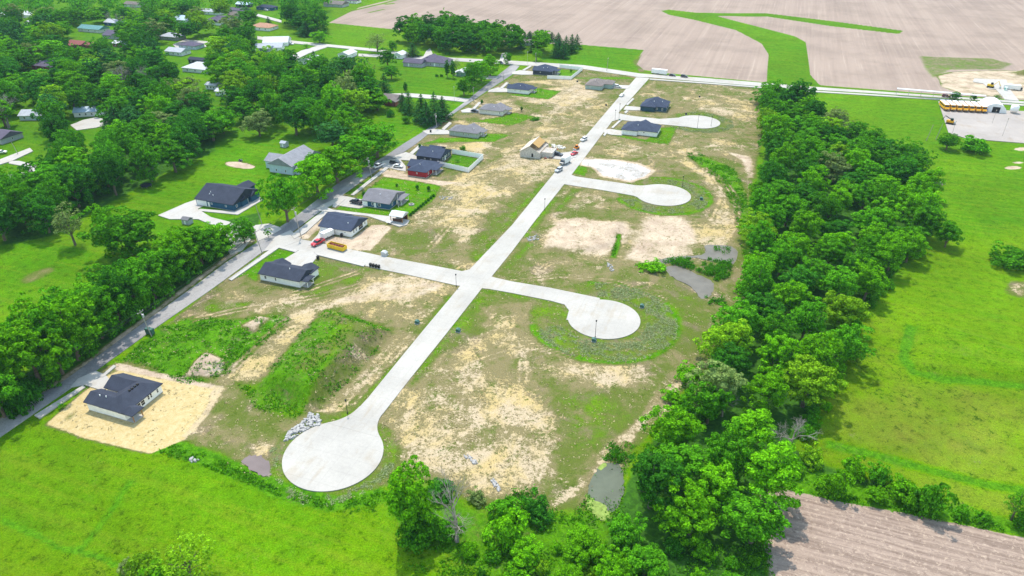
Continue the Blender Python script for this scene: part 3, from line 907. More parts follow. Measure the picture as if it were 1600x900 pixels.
def ground_material():
    m = NT('ground')
    co = m.coord()
    A = m.n('VertexColor', layer_name='za'); B = m.n('VertexColor', layer_name='zb')
    sa = m.n('SeparateColor'); m.put(sa.inputs[0], A.outputs[0])
    sb = m.n('SeparateColor'); m.put(sb.inputs[0], B.outputs[0])
    dry, bare, tn, te = sa.outputs[0], sa.outputs[1], sa.outputs[2], A.outputs['Alpha']
    straw, floor, tone, weed = sb.outputs[0], sb.outputs[1], sb.outputs[2], B.outputs['Alpha']
    r = m.mapping(co, TH, (1, 1, 1))          # x = east, y = north
    nL = m.noise(0.022, co, 4, 0.6)
    nM = m.noise(0.13, co, 5, 0.65, 0.5)
    nS = m.noise(0.75, co, 4, 0.7, 0.8)
    nF = m.noise(3.0, co, 4, 0.85)
    nV = m.noise(0.35, co, 5, 0.7)
    nG = m.noise(1.05, co, 6, 0.85, 0.4)
    nR = m.noise(0.30, m.mapping(r, 0, (1.0, 0.16, 1)), 4, 0.65)   # streaks running north
    nE = m.noise(0.35, m.mapping(r, 0, (0.14, 1.0, 1)), 4, 0.65)   # streaks running east
    c = lambda v: m.math('SUBTRACT', v, 0.5)
    # living grass
    big = m.noise(0.012, m.mapping(co, 1.0, (1, 1, 1)), 5, 0.65, 1.0)
    t = m.math('ADD', tone, m.math('MULTIPLY', c(nL), 1.1))
    t = m.math('ADD', t, m.math('MULTIPLY', c(nM), 0.9))
    t = m.math('ADD', t, m.math('MULTIPLY', c(nV), 0.7))
    g = m.mix(m.lin(t, 0.0, 1.0), (0.108, 0.215, 0.0012), (0.046, 0.182, 0.0016))
    g = m.mix(m.lin(t, 0.0, -0.6), g, (0.165, 0.190, 0.022))
    g = m.mix(m.smooth(m.math('ADD', nG, m.math('MULTIPLY', c(nE), 0.5)), 0.53, 0.62, 0, 0.45), g, (0.165, 0.235, 0.008))
    g = m.mix(m.smooth(m.math('ADD', nG, m.math('MULTIPLY', c(nV), 0.6)), 0.36, 0.46, 0.65, 0), g, (0.024, 0.085, 0.001))
    tuft = m.smooth(m.math('ADD', nS, m.math('MULTIPLY', c(nL), 0.5)), 0.30, 0.38, 0.8, 0)
    g = m.mix(tuft, g, (0.018, 0.072, 0.001))
    mow = m.noise(0.5, m.mapping(r, 0, (0.03, 0.8, 1)), 3, 0.6)
    g = m.mix(m.smooth(mow, 0.46, 0.62, 0, 0.26), g, (0.150, 0.210, 0.012))
    g = m.val(g, m.math('MULTIPLY', m.lin(big, 0.35, 0.65, 0.80, 1.12), m.math('MULTIPLY', m.lin(nF, 0.32, 0.68, 0.55, 1.42), m.lin(nV, 0.3, 0.7, 0.80, 1.20))))
    # rank weeds
    wcol = m.mix(m.smooth(nS, 0.35, 0.65), (0.030, 0.125, 0.003), (0.085, 0.240, 0.005))
    wcol = m.val(wcol, m.lin(nF, 0.32, 0.68, 0.55, 1.4))
    wk = m.smooth(m.math('ADD', weed, m.math('MULTIPLY', c(m.math('ADD', m.math('MULTIPLY', nS, .6), m.math('MULTIPLY', nM, .4))), 1.3)), 0.35, 0.75)
    g = m.mix(m.math('MULTIPLY', wk, 0.85), g, wcol)
    # dry grass: olive sward, straw flecks, brown thatch and green tussocks mixed
    nP = m.noise(0.055, m.mapping(co, 0.7, (1, 1, 1)), 5, 0.62, 0.8)
    nQ = m.noise(0.085, m.mapping(co, 2.1, (1, 1, 1)), 5, 0.62, 0.8)
    k1 = m.math('ADD', m.math('MULTIPLY', nM, 0.45), m.math('ADD', m.math('MULTIPLY', nV, 0.25), m.math('ADD', m.math('MULTIPLY', nP, 0.30), m.math('MULTIPLY', c(dry), 0.34))))
    d1 = m.mix(m.smooth(k1, 0.44, 0.58), (0.100, 0.130, 0.024), (0.195, 0.165, 0.078))
    d1 = m.mix(m.smooth(nQ, 0.52, 0.66, 0, 0.7), d1, (0.185, 0.140, 0.095))
    fcol = m.mix(m.smooth(nP, 0.42, 0.60), (0.42, 0.335, 0.225), (0.42, 0.320, 0.145))
    fle = m.math('ADD', m.math('MULTIPLY', nG, 0.42), m.math('ADD', m.math('MULTIPLY', nV, 0.22), m.math('ADD', m.math('MULTIPLY', nQ, 0.36), m.math('MULTIPLY', c(dry), 0.28))))
    d1 = m.mix(m.smooth(fle, 0.555, 0.595, 0, 0.92), d1, m.val(fcol, 1.12))
    d1 = m.mix(m.smooth(m.math('ADD', m.math('MULTIPLY', nG, 0.45), m.math('ADD', m.math('MULTIPLY', nS, 0.3), m.math('MULTIPLY', nM, 0.25))), 0.40, 0.46, 0.9, 0), d1, (0.060, 0.095, 0.010))
    d1 = m.val(d1, m.lin(nF, 0.32, 0.68, 0.60, 1.36))
    dn = m.math('ADD', m.math('MULTIPLY', nM, 0.35), m.math('ADD', m.math('MULTIPLY', nG, 0.45), m.math('MULTIPLY', nV, 0.20)))
    dk = m.smooth(m.math('ADD', dry, m.math('MULTIPLY', c(dn), 2.0)), 0.10, 0.38)
    col = m.mix(dk, g, d1)
    # bare subsoil
    b1 = m.mix(m.smooth(nM, 0.35, 0.65), (0.40, 0.305, 0.225), (0.52, 0.425, 0.31))
    b1 = m.mix(m.smooth(m.math('ADD', nS, m.math('MULTIPLY', c(nR), 0.6)), 0.5, 0.75, 0, 0.6), b1, (0.30, 0.215, 0.145))
    b1 = m.mix(m.smooth(bare, 1.02, 1.25), b1, m.mix(m.smooth(m.math('ADD', nM, m.math('MULTIPLY', c(nG), .6)), .38, .6), (0.36, 0.335, 0.31), (0.56, 0.54, 0.51)))
    b1 = m.val(b1, m.lin(nF, 0.32, 0.68, 0.74, 1.22))
    bk = m.smooth(m.math('ADD', bare, m.math('MULTIPLY', c(m.math('ADD', m.math('MULTIPLY', dn, 0.6), m.math('MULTIPLY', nP, 0.4))), 2.4)), 0.38, 0.80)
    col = m.mix(bk, col, b1)
    # straw mulch
    s1 = m.mix(m.smooth(nS, 0.35, 0.65), (0.44, 0.335, 0.150), (0.51, 0.41, 0.22))
    s1 = m.val(s1, m.lin(nF, 0.32, 0.68, 0.78, 1.18))
    sk = m.smooth(m.math('ADD', straw, m.math('MULTIPLY', c(dn), 1.2)), 0.35, 0.70)
    col = m.mix(sk, col, s1)
    # plough land
    def tilled(k, along, seed):
        sc_f = (1.0, 0.015, 1) if along == 'n' else (0.03, 1.0, 1)
        v = m.mapping(r, 0, sc_f)
        a = m.noise(0.10, v, 4, 0.6) if along == 'n' else m.noise(0.9, v, 3, 0.6)
        b = m.noise(0.55, v, 3, 0.65) if along == 'n' else m.noise(2.4, v, 3, 0.7, 0.3)
        q = m.math('ADD', m.math('MULTIPLY', a, 0.5), m.math('ADD', m.math('MULTIPLY', b, 0.35), m.math('MULTIPLY', nM, 0.15)))
        if along == 'n':
            cc = m.mix(m.smooth(q, 0.34, 0.66), (0.285, 0.218, 0.180), (0.355, 0.277, 0.226))
            cc = m.mix(m.smooth(b, 0.60, 0.72, 0, 0.45), cc, (0.45, 0.37, 0.30))
            cc = m.mix(m.smooth(m.math('ADD', nL, m.math('MULTIPLY', c(nM), .4)), .42, .66, 0, .8), cc, m.val(cc, 0.80))
            cc = m.val(cc, m.lin(nG, .3, .7, .92, 1.08))
        else:
            cc = m.mix(m.smooth(q, 0.38, 0.60), (0.200, 0.146, 0.116), (0.340, 0.258, 0.206))
            cc = m.mix(m.smooth(nG, 0.52, 0.64, 0, 0.8), cc, (0.48, 0.375, 0.29))
            cc = m.mix(m.smooth(m.math('ADD', m.math('MULTIPLY', nS, .5), m.math('MULTIPLY', nG, .5)), 0.36, 0.47, 0.7, 0), cc, (0.150, 0.105, 0.085))
        return cc, m.smooth(m.math('ADD', k, m.math('MULTIPLY', c(dn), 0.5)), 0.38, 0.62)
    cN, kN = tilled(tn, 'n', 0)
    cE, kE = tilled(te, 'e', 0)
    col = m.mix(kN, col, cN)
    col = m.mix(kE, col, cE)
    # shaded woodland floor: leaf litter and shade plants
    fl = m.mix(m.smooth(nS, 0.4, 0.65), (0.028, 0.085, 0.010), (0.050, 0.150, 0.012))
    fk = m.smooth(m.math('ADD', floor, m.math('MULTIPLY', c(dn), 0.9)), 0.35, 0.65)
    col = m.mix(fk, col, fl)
    m.color(col)
    h = m.math('ADD', m.math('MULTIPLY', nF, 0.6), m.math('MULTIPLY', nS, 0.6))
    m.bump(h, 0.55, 0.22)
    m.b.inputs['Roughness'].default_value = 0.95
    m.b.inputs['Specular IOR Level'].default_value = 0.03
    return m.mat


tag(link_mesh('ground', gme, ground_material()), kind='structure')


def water_mat(name, c, rough=0.12):
    m = NT(name)
    co = m.coord()
    n = m.noise(0.25, co, 4, 0.6, 0.5)
    m.color(m.val(c, m.lin(n, .3, .7, .85, 1.15)))
    m.b.inputs['Roughness'].default_value = rough
    m.b.inputs['Specular IOR Level'].default_value = 0.16
    m.bump(m.noise(1.4, co, 2), 0.05, 0.05)
    return m.mat


WATER = water_mat('muddy_water', (0.115, 0.130, 0.090))
WATER2 = water_mat('pale_mud_water', (0.150, 0.135, 0.110), 0.3)
WATER3 = water_mat('brown_mud_water', (0.16, 0.125, 0.12), 0.3)
for k, pts in PONDS.items():
    n = len(pts)
    ring = []
    q = PP(pts)
    for i in range(n):                                    # wobbly shoreline
        a, b, c_, d = q[i - 1], q[i], q[(i + 1) % n], q[(i + 2) % n]
        for t in np.linspace(0, 1, 6, endpoint=False):
            p = 0.5 * ((2 * b) + (c_ - a) * t + (2 * a - 5 * b + 4 * c_ - d) * t * t + (3 * b - a - 3 * c_ + d) * t ** 3)
            ring.append(tuple(p + rng.normal(0, 0.22, 2)))
    tag(MB().slab(ring, -0.6, -0.16).build(k, {'pond': WATER, 'puddle': WATER3}.get(k, WATER2)), kind='structure')

# ------------------------------------------------------------------ hazy summer air
hz = MB().box(-9300, 9300, -3300, 12300, -8.0, 128.0).build('haze', None)
hm = bpy.data.materials.new('hazy_air'); hm.use_nodes = True
ht_ = hm.node_tree
for nd in list(ht_.nodes):
    if nd.type != 'OUTPUT_MATERIAL': ht_.nodes.remove(nd)
pv_ = ht_.nodes.new('ShaderNodeVolumePrincipled')
pv_.inputs['Color'].default_value = (0.50, 0.74, 1.0, 1)
pv_.inputs['Density'].default_value = 0.00006
ht_.links.new(pv_.outputs[0], ht_.nodes['Material Output'].inputs['Volume'])
hz.data.materials.append(hm)
tag(hz, kind='stuff')
# ------------------------------------------------------------------ vegetation prototypes
def quads_from(pos, nrm, size, rg, aspect=0.75):
    n = len(pos)
    nrm = nrm / (np.linalg.norm(nrm, axis=1)[:, None] + 1e-9)
    a = np.cross(nrm, rg.normal(size=(n, 3)))
    a /= np.linalg.norm(a, axis=1)[:, None] + 1e-9
    b = np.cross(nrm, a)
    s = np.asarray(size).reshape(-1, 1) * np.ones((n, 1))
    a = a * s * 0.5; b = b * s * 0.5 * aspect
    v = np.stack([pos - a, pos - b + nrm * s * 0.08, pos + a, pos + b + nrm * s * 0.08], 1)
    return v.reshape(-1, 3), np.arange(4 * n).reshape(-1, 4)


def crown_mesh(name, seed, R, z0, z1, ncl, per, leaf, lump=0.25, rcl=(0.20, 0.34), open_=0.0, flat=0.62):
    rg = np.random.default_rng(seed)
    cz, rz = (z0 + z1) / 2, (z1 - z0) / 2
    k = np.arange(ncl) + 0.5
    ph = np.arccos(1 - 1.82 * k / ncl); thh = pi * (1 + 5 ** 0.5) * k
    d = np.stack([np.cos(thh) * np.sin(ph), np.sin(thh) * np.sin(ph), np.cos(ph)], 1)
    d += rg.normal(0, 0.16, d.shape); d /= np.linalg.norm(d, axis=1)[:, None]
    q = rg.normal(size=(5, 3)) * 1.6
    mod = 1 + lump * np.mean(np.sin(d @ q.T + rg.random(5) * 6), 1) * 1.6
    rr = rg.uniform(0.62, 1.04, ncl) * mod
    rr[rg.random(ncl) < 0.2] *= 0.7
    cen = d * rr[:, None] * np.array([R, R, rz]) + np.array([0, 0, cz])
    rc = R * rg.uniform(*rcl, ncl)
    keep = rg.random(ncl) >= open_
    P_, N_, S_ = [], [], []
    for i in np.nonzero(keep)[0]:
        m = int(per * (rc[i] / (R * sum(rcl) / 2)) ** 2)
        x = rg.normal(size=(m, 3)) + d[i] * 0.6 + np.array([0, 0, 0.95])
        x /= np.linalg.norm(x, axis=1)[:, None]
        P_.append(cen[i] + x * (rc[i] * rg.uniform(0.72, 1.08, m))[:, None] * np.array([1, 1, flat]))
        N_.append(x + np.array([0, 0, 0.25]) + rg.normal(0, 0.38, (m, 3)))
        S_.append(leaf * rg.uniform(0.6, 1.35, m))
    # darker hidden foliage filling the inside
    mi = int(ncl * per * 0.10)
    x = rg.normal(size=(mi, 3)); x /= np.linalg.norm(x, axis=1)[:, None]
    P_.append(x * (rg.uniform(0.15, 0.62, mi))[:, None] * np.array([R, R, rz]) + np.array([0, 0, cz]))
    N_.append(rg.normal(size=(mi, 3))); S_.append(leaf * rg.uniform(1.0, 1.9, mi))
    v, f = quads_from(np.concatenate(P_), np.concatenate(N_), np.concatenate(S_), rg)
    return mesh_np(name, v, f)


def trunk_mb(seed, H, z0, r, R, limbs=6):
    rg = random.Random(seed)
    mb = MB()
    pts = [(0, 0, -0.3), (rg.uniform(-.1, .1), rg.uniform(-.1, .1), H * 0.2), (rg.uniform(-.3, .3), rg.uniform(-.3, .3), H * 0.5), (rg.uniform(-.4, .4), rg.uniform(-.4, .4), H * 0.85)]
    mb.tube(pts, [r * 1.25, r, r * 0.6, r * 0.15], 7)
    for i in range(limbs):
        a = 2 * pi * i / limbs + rg.uniform(-.4, .4)
        zs = max(z0 * 0.9, 0.8) + rg.uniform(0, H * 0.25)
        e = R * rg.uniform(0.5, 0.8)
        mb.tube([(0, 0, zs), (cos(a) * e * 0.5, sin(a) * e * 0.5, zs + H * 0.14), (cos(a) * e, sin(a) * e, zs + H * 0.25)], [r * 0.5, r * 0.32, r * 0.1], 5)
    return mb


class Proto:
    def __init__(self, crown, trunk, W, H, parts=('crown', 'trunk')):
        self.crown, self.trunk, self.W, self.H, self.parts = crown, trunk, W, H, parts


def trunk_mesh(mb, name='trunk', mat=BARK):
    me = bpy.data.meshes.new(name)
    me.from_pydata(mb.v, [], mb.f)
    me.materials.append(mat)
    return me


PROTO = {}
LEAF_SLOT = LEAF['mid green']


def reg(key, crown, trunk, W, H):
    crown.materials.append(LEAF_SLOT)
    PROTO[key] = Proto(crown, trunk, W, H)


# broad shapes: R, z0, z1, clumps, leaves per clump, leaf size
for i in range(4):      # round broad crowns almost to the ground (edge trees)
    reg(f'round{i}', crown_mesh('crown', 10 + i, 5.0, 0.9, 12, 125, 62, 0.46, 0.45, (0.13, 0.25)), trunk_mesh(trunk_mb(10 + i, 12, 1.5, 0.32, 5)), 10.0, 12.0)
for i in range(4):      # tall crowns on a clear trunk
    reg(f'tall{i}', crown_mesh('crown', 30 + i, 4.6, 3.0, 14, 115, 62, 0.46, 0.5, (0.14, 0.27)), trunk_mesh(trunk_mb(30 + i, 14, 3.6, 0.36, 4.6)), 9.2, 14.0)
for i in range(3):      # wide, lobed
    reg(f'wide{i}', crown_mesh('crown', 50 + i, 6.5, 1.4, 12, 155, 58, 0.50, 0.5, (0.11, 0.21)), trunk_mesh(trunk_mb(50 + i, 12, 2.0, 0.42, 6.5, 8)), 13.0, 12.0)
for i in range(2):      # loose, see-through crowns
    reg(f'open{i}', crown_mesh('crown', 70 + i, 4.6, 2.6, 12.5, 90, 26, 0.38, 0.5, (0.14, 0.24), 0.22), trunk_mesh(trunk_mb(70 + i, 12.5, 2.6, 0.28, 4.6, 9)), 9.2, 12.5)
for i in range(3):      # low bushes
    reg(f'bush{i}', crown_mesh('foliage', 90 + i, 2.0, -0.2, 2.6, 46, 46, 0.28, 0.5, (0.2, 0.36)), trunk_mesh(trunk_mb(90 + i, 1.8, 0.2, 0.07, 1.6, 6), 'stem'), 4.0, 2.6)
reg('sapling', crown_mesh('crown', 99, 1.0, 0.9, 3.2, 16, 40, 0.22, 0.3), trunk_mesh(trunk_mb(99, 3, 1.0, 0.05, 0.9, 3)), 2.0, 3.2)
reg('column', crown_mesh('crown', 98, 1.25, 0.5, 8.0, 60, 50, 0.32, 0.15, (0.3, 0.5)), trunk_mesh(trunk_mb(98, 7, 0.6, 0.14, 0.6, 3)), 2.5, 8.0)


def pine_mesh(seed, H, R, layers):
    rg = np.random.default_rng(seed)
    P_, N_, S_ = [], [], []
    for li in range(layers):
        f = (li + rg.uniform(-.2, .2)) / (layers - 1)
        z = H * (0.10 + 0.88 * f)
        rad = R * max(0.0, 1 - f) ** 0.75 * rg.uniform(0.85, 1.1) + 0.15
        nb = int(10 - 4 * f)
        for b in range(nb):
            a = 2 * pi * (b + rg.random()) / nb
            m = int(10 + 46 * (rad / R))
            t = rg.random(m) ** 0.7
            wid = 0.12 + 0.32 * rad * (1 - t) * 0.9
            off = rg.normal(0, 1, m) * wid * 0.55
            r_ = t * rad * rg.uniform(0.9, 1.05)
            x = np.cos(a) * r_ - np.sin(a) * off; y = np.sin(a) * r_ + np.cos(a) * off
            zz = z - 0.26 * r_ + 0.10 * r_ * t + rg.normal(0, 0.12, m)
            P_.append(np.stack([x, y, zz], 1))
            N_.append(np.stack([np.cos(a) * 0.35 + rg.normal(0, .35, m), np.sin(a) * 0.35 + rg.normal(0, .35, m), np.ones(m)], 1))
            S_.append(rg.uniform(0.30, 0.62, m))
    v, q = quads_from(np.concatenate(P_), np.concatenate(N_), np.concatenate(S_), rg, 0.5)
    return mesh_np('crown', v, q)


for i in range(2):
    mb = MB().tube([(0, 0, -.3), (0, 0, 6), (0, 0, 13.4)], [0.28, 0.2, 0.04], 6)
    reg(f'pine{i}', pine_mesh(120 + i, 13.5, 3.6 + i * 0.8, 15), trunk_mesh(mb), 7.2 + 1.6 * i, 13.5)


def dead_tree(seed, H, spread):
    rg = random.Random(seed)
    mb = MB()
    def grow(p, d, L, r, depth):
        q = p + d * L
        mb.tube([p, p + d * L * 0.5 + Vector((rg.uniform(-.1, .1), rg.uniform(-.1, .1), 0)) * L * 0.4, q], [r, r * 0.8, r * 0.55], 5, cap=False)
        if depth == 0: return
        for _ in range(3 if depth > 2 else 3):
            nd = (d + Vector((rg.uniform(-1, 1), rg.uniform(-1, 1), rg.uniform(-.35, .6))) * spread).normalized()
            grow(q if rg.random() < 0.6 else p + d * L * rg.uniform(.5, .95), nd, L * rg.uniform(0.55, 0.8), r * 0.55, depth - 1)
    grow(Vector((0, 0, -0.2)), Vector((0.05, 0.02, 1)), H * 0.30, 0.26, 6)
    mx = max(v[2] for v in mb.v)
    mb.v = [(x * H / mx, y * H / mx, z * H / mx) for x, y, z in mb.v]
    return trunk_mesh(mb, 'trunk', BARK_DEAD)


DEAD = [dead_tree(5, 11, 0.75), dead_tree(8, 11, 0.95)]

# ------------------------------------------------------------------ planting
TREES = []        # every tree and bush, with what is needed for its label
prng = random.Random(11)


def add_tree(g, h, w, proto, mat, group, place=None, name='broadleaf_tree', cat='tree', label=None, zb=0.0):
    TREES.append(dict(x=float(g[0]), y=float(g[1]), h=h, w=w, proto=proto, mat=mat, group=group, place=place, name=name, cat=cat, label=label, z=zb))


def px_tree(bx, by, ty, wpx, proto, mat, group=None, label=None, place=None, name='broadleaf_tree', cat='tree'):
    """tree with its foot at bx, by, its top at row ty and a crown wpx pixels wide in the photograph"""
    g = P(bx, by)
    zc = g[1] * cos(PITCH) + CAM_H * sin(PITCH)
    w = wpx * zc / FPX
    h = max(vheight(bx, by, ty) - 0.25 * w * 0.5, 1.2)
    add_tree(g, h, w, proto, mat, group, place, name, cat, label)


PROTECT = []      # (x0, y0, x1, y1) pixel boxes of houses, yards and cars that stay in view


def in_px(poly, x, y):
    ins = False
    n = len(poly)
    for i in range(n):
        x0, y0 = poly[i]; x1, y1 = poly[(i + 1) % n]
        if (y0 > y) != (y1 > y) and x < (x1 - x0) * (y - y0) / (y1 - y0) + x0:
            ins = not ins
    return ins


def hides(g, h, w):
    bx, by = proj(g[0], g[1], 0)
    tx, ty = proj(g[0], g[1], h)
    zc = g[1] * cos(PITCH) + CAM_H * sin(PITCH)
    hw = 0.40 * w * FPX / zc
    for (x0, y0, x1, y1) in PROTECT:
        if bx + hw > x0 and bx - hw < x1 and by > y0 - 1 and ty + 2 < y1:
            return True
    return False


def fill(poly, spacing, hr, wr, protos, mats, group, avoid=(), seed=1, tries=9000, name='broadleaf_tree', jitter_w=None):
    rg = random.Random(seed)
    q = PP(poly)
    x0, y0 = q.min(0); x1, y1 = q.max(0)
    got = []
    for _ in range(tries):
        # sample evenly over the ground
        g = (rg.uniform(x0, x1), rg.uniform(y0, y1))
        bx, by = proj(g[0], g[1], 0)
        if not in_px(poly, bx, by): continue
        sp = spacing(by) if callable(spacing) else spacing
        if any((g[0] - a) ** 2 + (g[1] - b) ** 2 < ((sp + s) / 2) ** 2 for a, b, s in got): continue
        if any(in_px(a, bx, by) for a in avoid): continue
        h = rg.uniform(*hr); w = min(sp * rg.uniform(*wr), h * 1.15)
        if hides(g, h, w): continue
        got.append((g[0], g[1], sp))
        add_tree(g, h, w, rg.choice(protos), rg.choices(list(mats), list(mats.values()))[0], group, None, name)
    return len(got)


ROUND = [f'round{i}' for i in range(4)]; TALL = [f'tall{i}' for i in range(4)]; WIDE = [f'wide{i}' for i in range(3)]; OPEN = ['open0', 'open1']; BUSH = [f'bush{i}' for i in range(3)]
# ------------------------------------------------------------------ houses
def roof_wing(mb, u0, u1, v0, v1, z, pitch, kind, o=0.45, t=0.18):
    """kind: hip, gu (gable, ridge along east-west), gv (gable, ridge north-south)"""
    a, b, c, d = u0 - o, u1 + o, v0 - o, v1 + o
    if kind in ('gu',): half = (d - c) / 2
    elif kind in ('gv',): half = (b - a) / 2
    else: half = min(b - a, d - c) / 2
    zr = z + half * pitch
    base = [(a, c, z), (b, c, z), (b, d, z), (a, d, z)]
    low = [(p[0], p[1], z - t) for p in base]
    if kind == 'gu':
        m = (c + d) / 2; r = [(a, m, zr), (b, m, zr)]
        fs = [(0, 1, 9, 8), (2, 3, 8, 9), (3, 0, 8), (1, 2, 9)]
    elif kind == 'gv':
        m = (a + b) / 2; r = [(m, c, zr), (m, d, zr)]
        fs = [(1, 2, 9, 8), (3, 0, 8, 9), (0, 1, 8), (2, 3, 9)]
    elif b - a >= d - c:
        m = (c + d) / 2; r = [(a + half, m, zr), (b - half + 1e-3, m, zr)]
        fs = [(0, 1, 9, 8), (2, 3, 8, 9), (3, 0, 8), (1, 2, 9)]
    else:
        m = (a + b) / 2; r = [(m, c + half, zr), (m, d - half + 1e-3, zr)]
        fs = [(1, 2, 9, 8), (3, 0, 8, 9), (0, 1, 8), (2, 3, 9)]
    fs = fs + [(4, 5, 1, 0), (5, 6, 2, 1), (6, 7, 3, 2), (7, 4, 0, 3), (7, 6, 5, 4)]
    mb.add(base + low + r, fs)
    return zr


def opening(root, side, x, y, w, h, z, kind='window', frame=WHITE, pane=GLASS, part=None):
    """window, door or garage door on a wall facing side s, e, w or n, centred at (x, y), sill at z"""
    mb = MB(); pb = MB()
    def put(m, w0, w1, z0, z1, d0, d1):
        if side == 's': m.box(x + w0, x + w1, y - d1, y - d0, z0, z1)
        elif side == 'n': m.box(x + w0, x + w1, y + d0, y + d1, z0, z1)
        elif side == 'e': m.box(x + d0, x + d1, y + w0, y + w1, z0, z1)
        else: m.box(x - d1, x - d0, y + w0, y + w1, z0, z1)
    if kind == 'window':
        e = 0.10
        put(mb, -w / 2, -w / 2 + e, z, z + h, -0.05, 0.06); put(mb, w / 2 - e, w / 2, z, z + h, -0.05, 0.06)
        put(mb, -w / 2 + e, w / 2 - e, z, z + e, -0.05, 0.06); put(mb, -w / 2 + e, w / 2 - e, z + h - e, z + h, -0.05, 0.06)
        put(mb, -w / 2 + e, w / 2 - e, z + h / 2 - .03, z + h / 2 + .03, 0.02, 0.05)
        f = mb.build('window', frame, root)
        put(pb, -w / 2 + e, w / 2 - e, z + e, z + h - e, -0.05, 0.015)
        pb.build('pane', pane, f)
    elif kind == 'door':
        put(mb, -w / 2, w / 2, z, z + h, -0.05, 0.05)
        f = mb.build('door', frame, root)
        put(pb, w / 2 - 0.2, w / 2 - 0.12, z + h * 0.45, z + h * 0.55, 0.05, 0.10)
        pb.build('handle', STEEL, f)
    else:
        for k in range(4):
            put(mb, -w / 2, w / 2, z + h * k / 4 + 0.02, z + h * (k + 1) / 4 - 0.02, -0.05, 0.04)
        put(mb, -w / 2, w / 2, z, z + h, -0.05, 0.015)
        mb.build('garage_door', frame, root)


def dims(sw, se, ne):
    print('dims', sw, [round(float(np.dot(P(*se) - P(*sw), E1)), 1), round(float(np.dot(P(*ne) - P(*se), E2)), 1), 'skew', round(float(np.dot(P(*se) - P(*sw), E2)), 1), round(float(np.dot(P(*ne) - P(*se), E1)), 1)])
    a, b, c = P(*sw), P(*se), P(*ne)
    return b, float(np.dot(b - a, E1)), float(np.dot(c - b, E2))


def house(label, se, W, D, h=2.7, kind='hip', pitch=0.5, wall=SID_WHITE, roof=SH_DARK, wings=(), ops=(), porch=None, pipes=(), vents=(), chimney=None,
          name='house', cat='house', group=None, rz=0.0, gable_trim=None, found=True, o=0.45):
    """se: the south-east foot of the main body as a pixel or ground point; W east-west, D north-south"""
    g = P(*se) if not isinstance(se, np.ndarray) else se
    root = thing(name, label, cat, (g[0], g[1], 0), -TH + rz, group)
    wb, rb = MB(), MB()
    bodies = [(-W, 0, 0, D, h, kind, pitch)] + list(wings)
    tops = []
    for k, (u0, u1, v0, v1, hh, kd, pt) in enumerate(bodies):
        e = 0.006 * k
        if kd != 'open':
            wb.box(u0 + e, u1 - e, v0 + e, v1 - e, -0.3, hh + 0.02 * k - 0.17)
        kk = 'hip' if kd == 'open' else kd
        zr = roof_wing(rb, u0, u1, v0, v1, hh + 0.013 * k, pt + 0.004 * k, kk, o)
        tops.append(zr)
        if kd in ('gu', 'gv'):       # gable walls under the roof
            z = hh + 0.013 * k - 0.17 - 0.01
            if kd == 'gu':
                mid = (v0 + v1) / 2; ht = (v1 - v0) / 2 * pt
                wb.add([(u0 + .01, v0 + .05, z), (u0 + .01, v1 - .05, z), (u0 + .01, mid, z + ht), (u1 - .01, v0 + .05, z), (u1 - .01, v1 - .05, z), (u1 - .01, mid, z + ht)],
                       [(1, 0, 2), (3, 4, 5), (0, 3, 5, 2), (4, 1, 2, 5), (0, 1, 4, 3)])
            else:
                mid = (u0 + u1) / 2; ht = (u1 - u0) / 2 * pt
                wb.add([(u0 + .05, v0 + .01, z), (u1 - .05, v0 + .01, z), (mid, v0 + .01, z + ht), (u0 + .05, v1 - .01, z), (u1 - .05, v1 - .01, z), (mid, v1 - .01, z + ht)],
                       [(0, 1, 2), (4, 3, 5), (1, 4, 5, 2), (3, 0, 2, 5), (1, 0, 3, 4)])
        if kd == 'open':
            for pu in (u0 + .15, u1 - .15):
                for pv in (v0 + .15, v1 - .15):
                    on = any(b[0] - .3 < pu < b[1] + .3 and b[2] - .3 < pv < b[3] + .3 for b in bodies if b[5] != 'open')
                    if not on:
                        MB().box(pu - .09, pu + .09, pv - .09, pv + .09, 0.10, hh - 0.17).build('porch_post', porch or WHITE, root)
            MB().box(u0, u1, v0, v1, -0.2, 0.12).build('porch_slab', CONC2, root)
    wb.build('wall', wall, root)
    rf = rb.build('roof', roof, root)
    if found:
        fb = MB()
        for (u0, u1, v0, v1, hh, kd, pt) in bodies[:1]:
            fb.box(u0 - .04, u1 + .04, v0 - .04, v1 + .04, -0.3, 0.18)
        fb.build('foundation', CONC2, root)
    for (side, f, w, hh, z, kd) in [x[:6] for x in ops]:
        ex = 0.0
        if side == 's': opening(root, 's', -W + f * W, 0.0, w, hh, z, kd, pane=GLASS)
        elif side == 'e': opening(root, 'e', 0.0, f * D, w, hh, z, kd)
        elif side == 'w': opening(root, 'w', -W, f * D, w, hh, z, kd)
    def roof_z(u, v):
        best = h
        for k, (u0, u1, v0, v1, hh, kd, pt) in enumerate(bodies):
            if u0 - o <= u <= u1 + o and v0 - o <= v <= v1 + o:
                du = min(u - u0 + o, u1 + o - u); dv = min(v - v0 + o, v1 + o - v)
                best = max(best, hh + pt * (dv if kd == 'gu' else du if kd == 'gv' else min(du, dv)))
        return best
    for (u, v) in pipes:
        z = roof_z(u, v)
        MB().tube([(u, v, z - .2), (u, v, z + .45)], 0.13, 8).build('vent_pipe', WHITE, rf)
    for (u, v) in vents:
        z = roof_z(u, v)
        MB().box(u - .28, u + .28, v - .28, v + .28, z - .15, z + .28, 0, 0.06).build('roof_vent', BLACK, rf)
    if chimney:
        u, v, m = chimney
        z = roof_z(u, v)
        MB().box(u - .45, u + .45, v - .45, v + .45, z - .6, z + 1.1).build('chimney', m, rf)
    return root


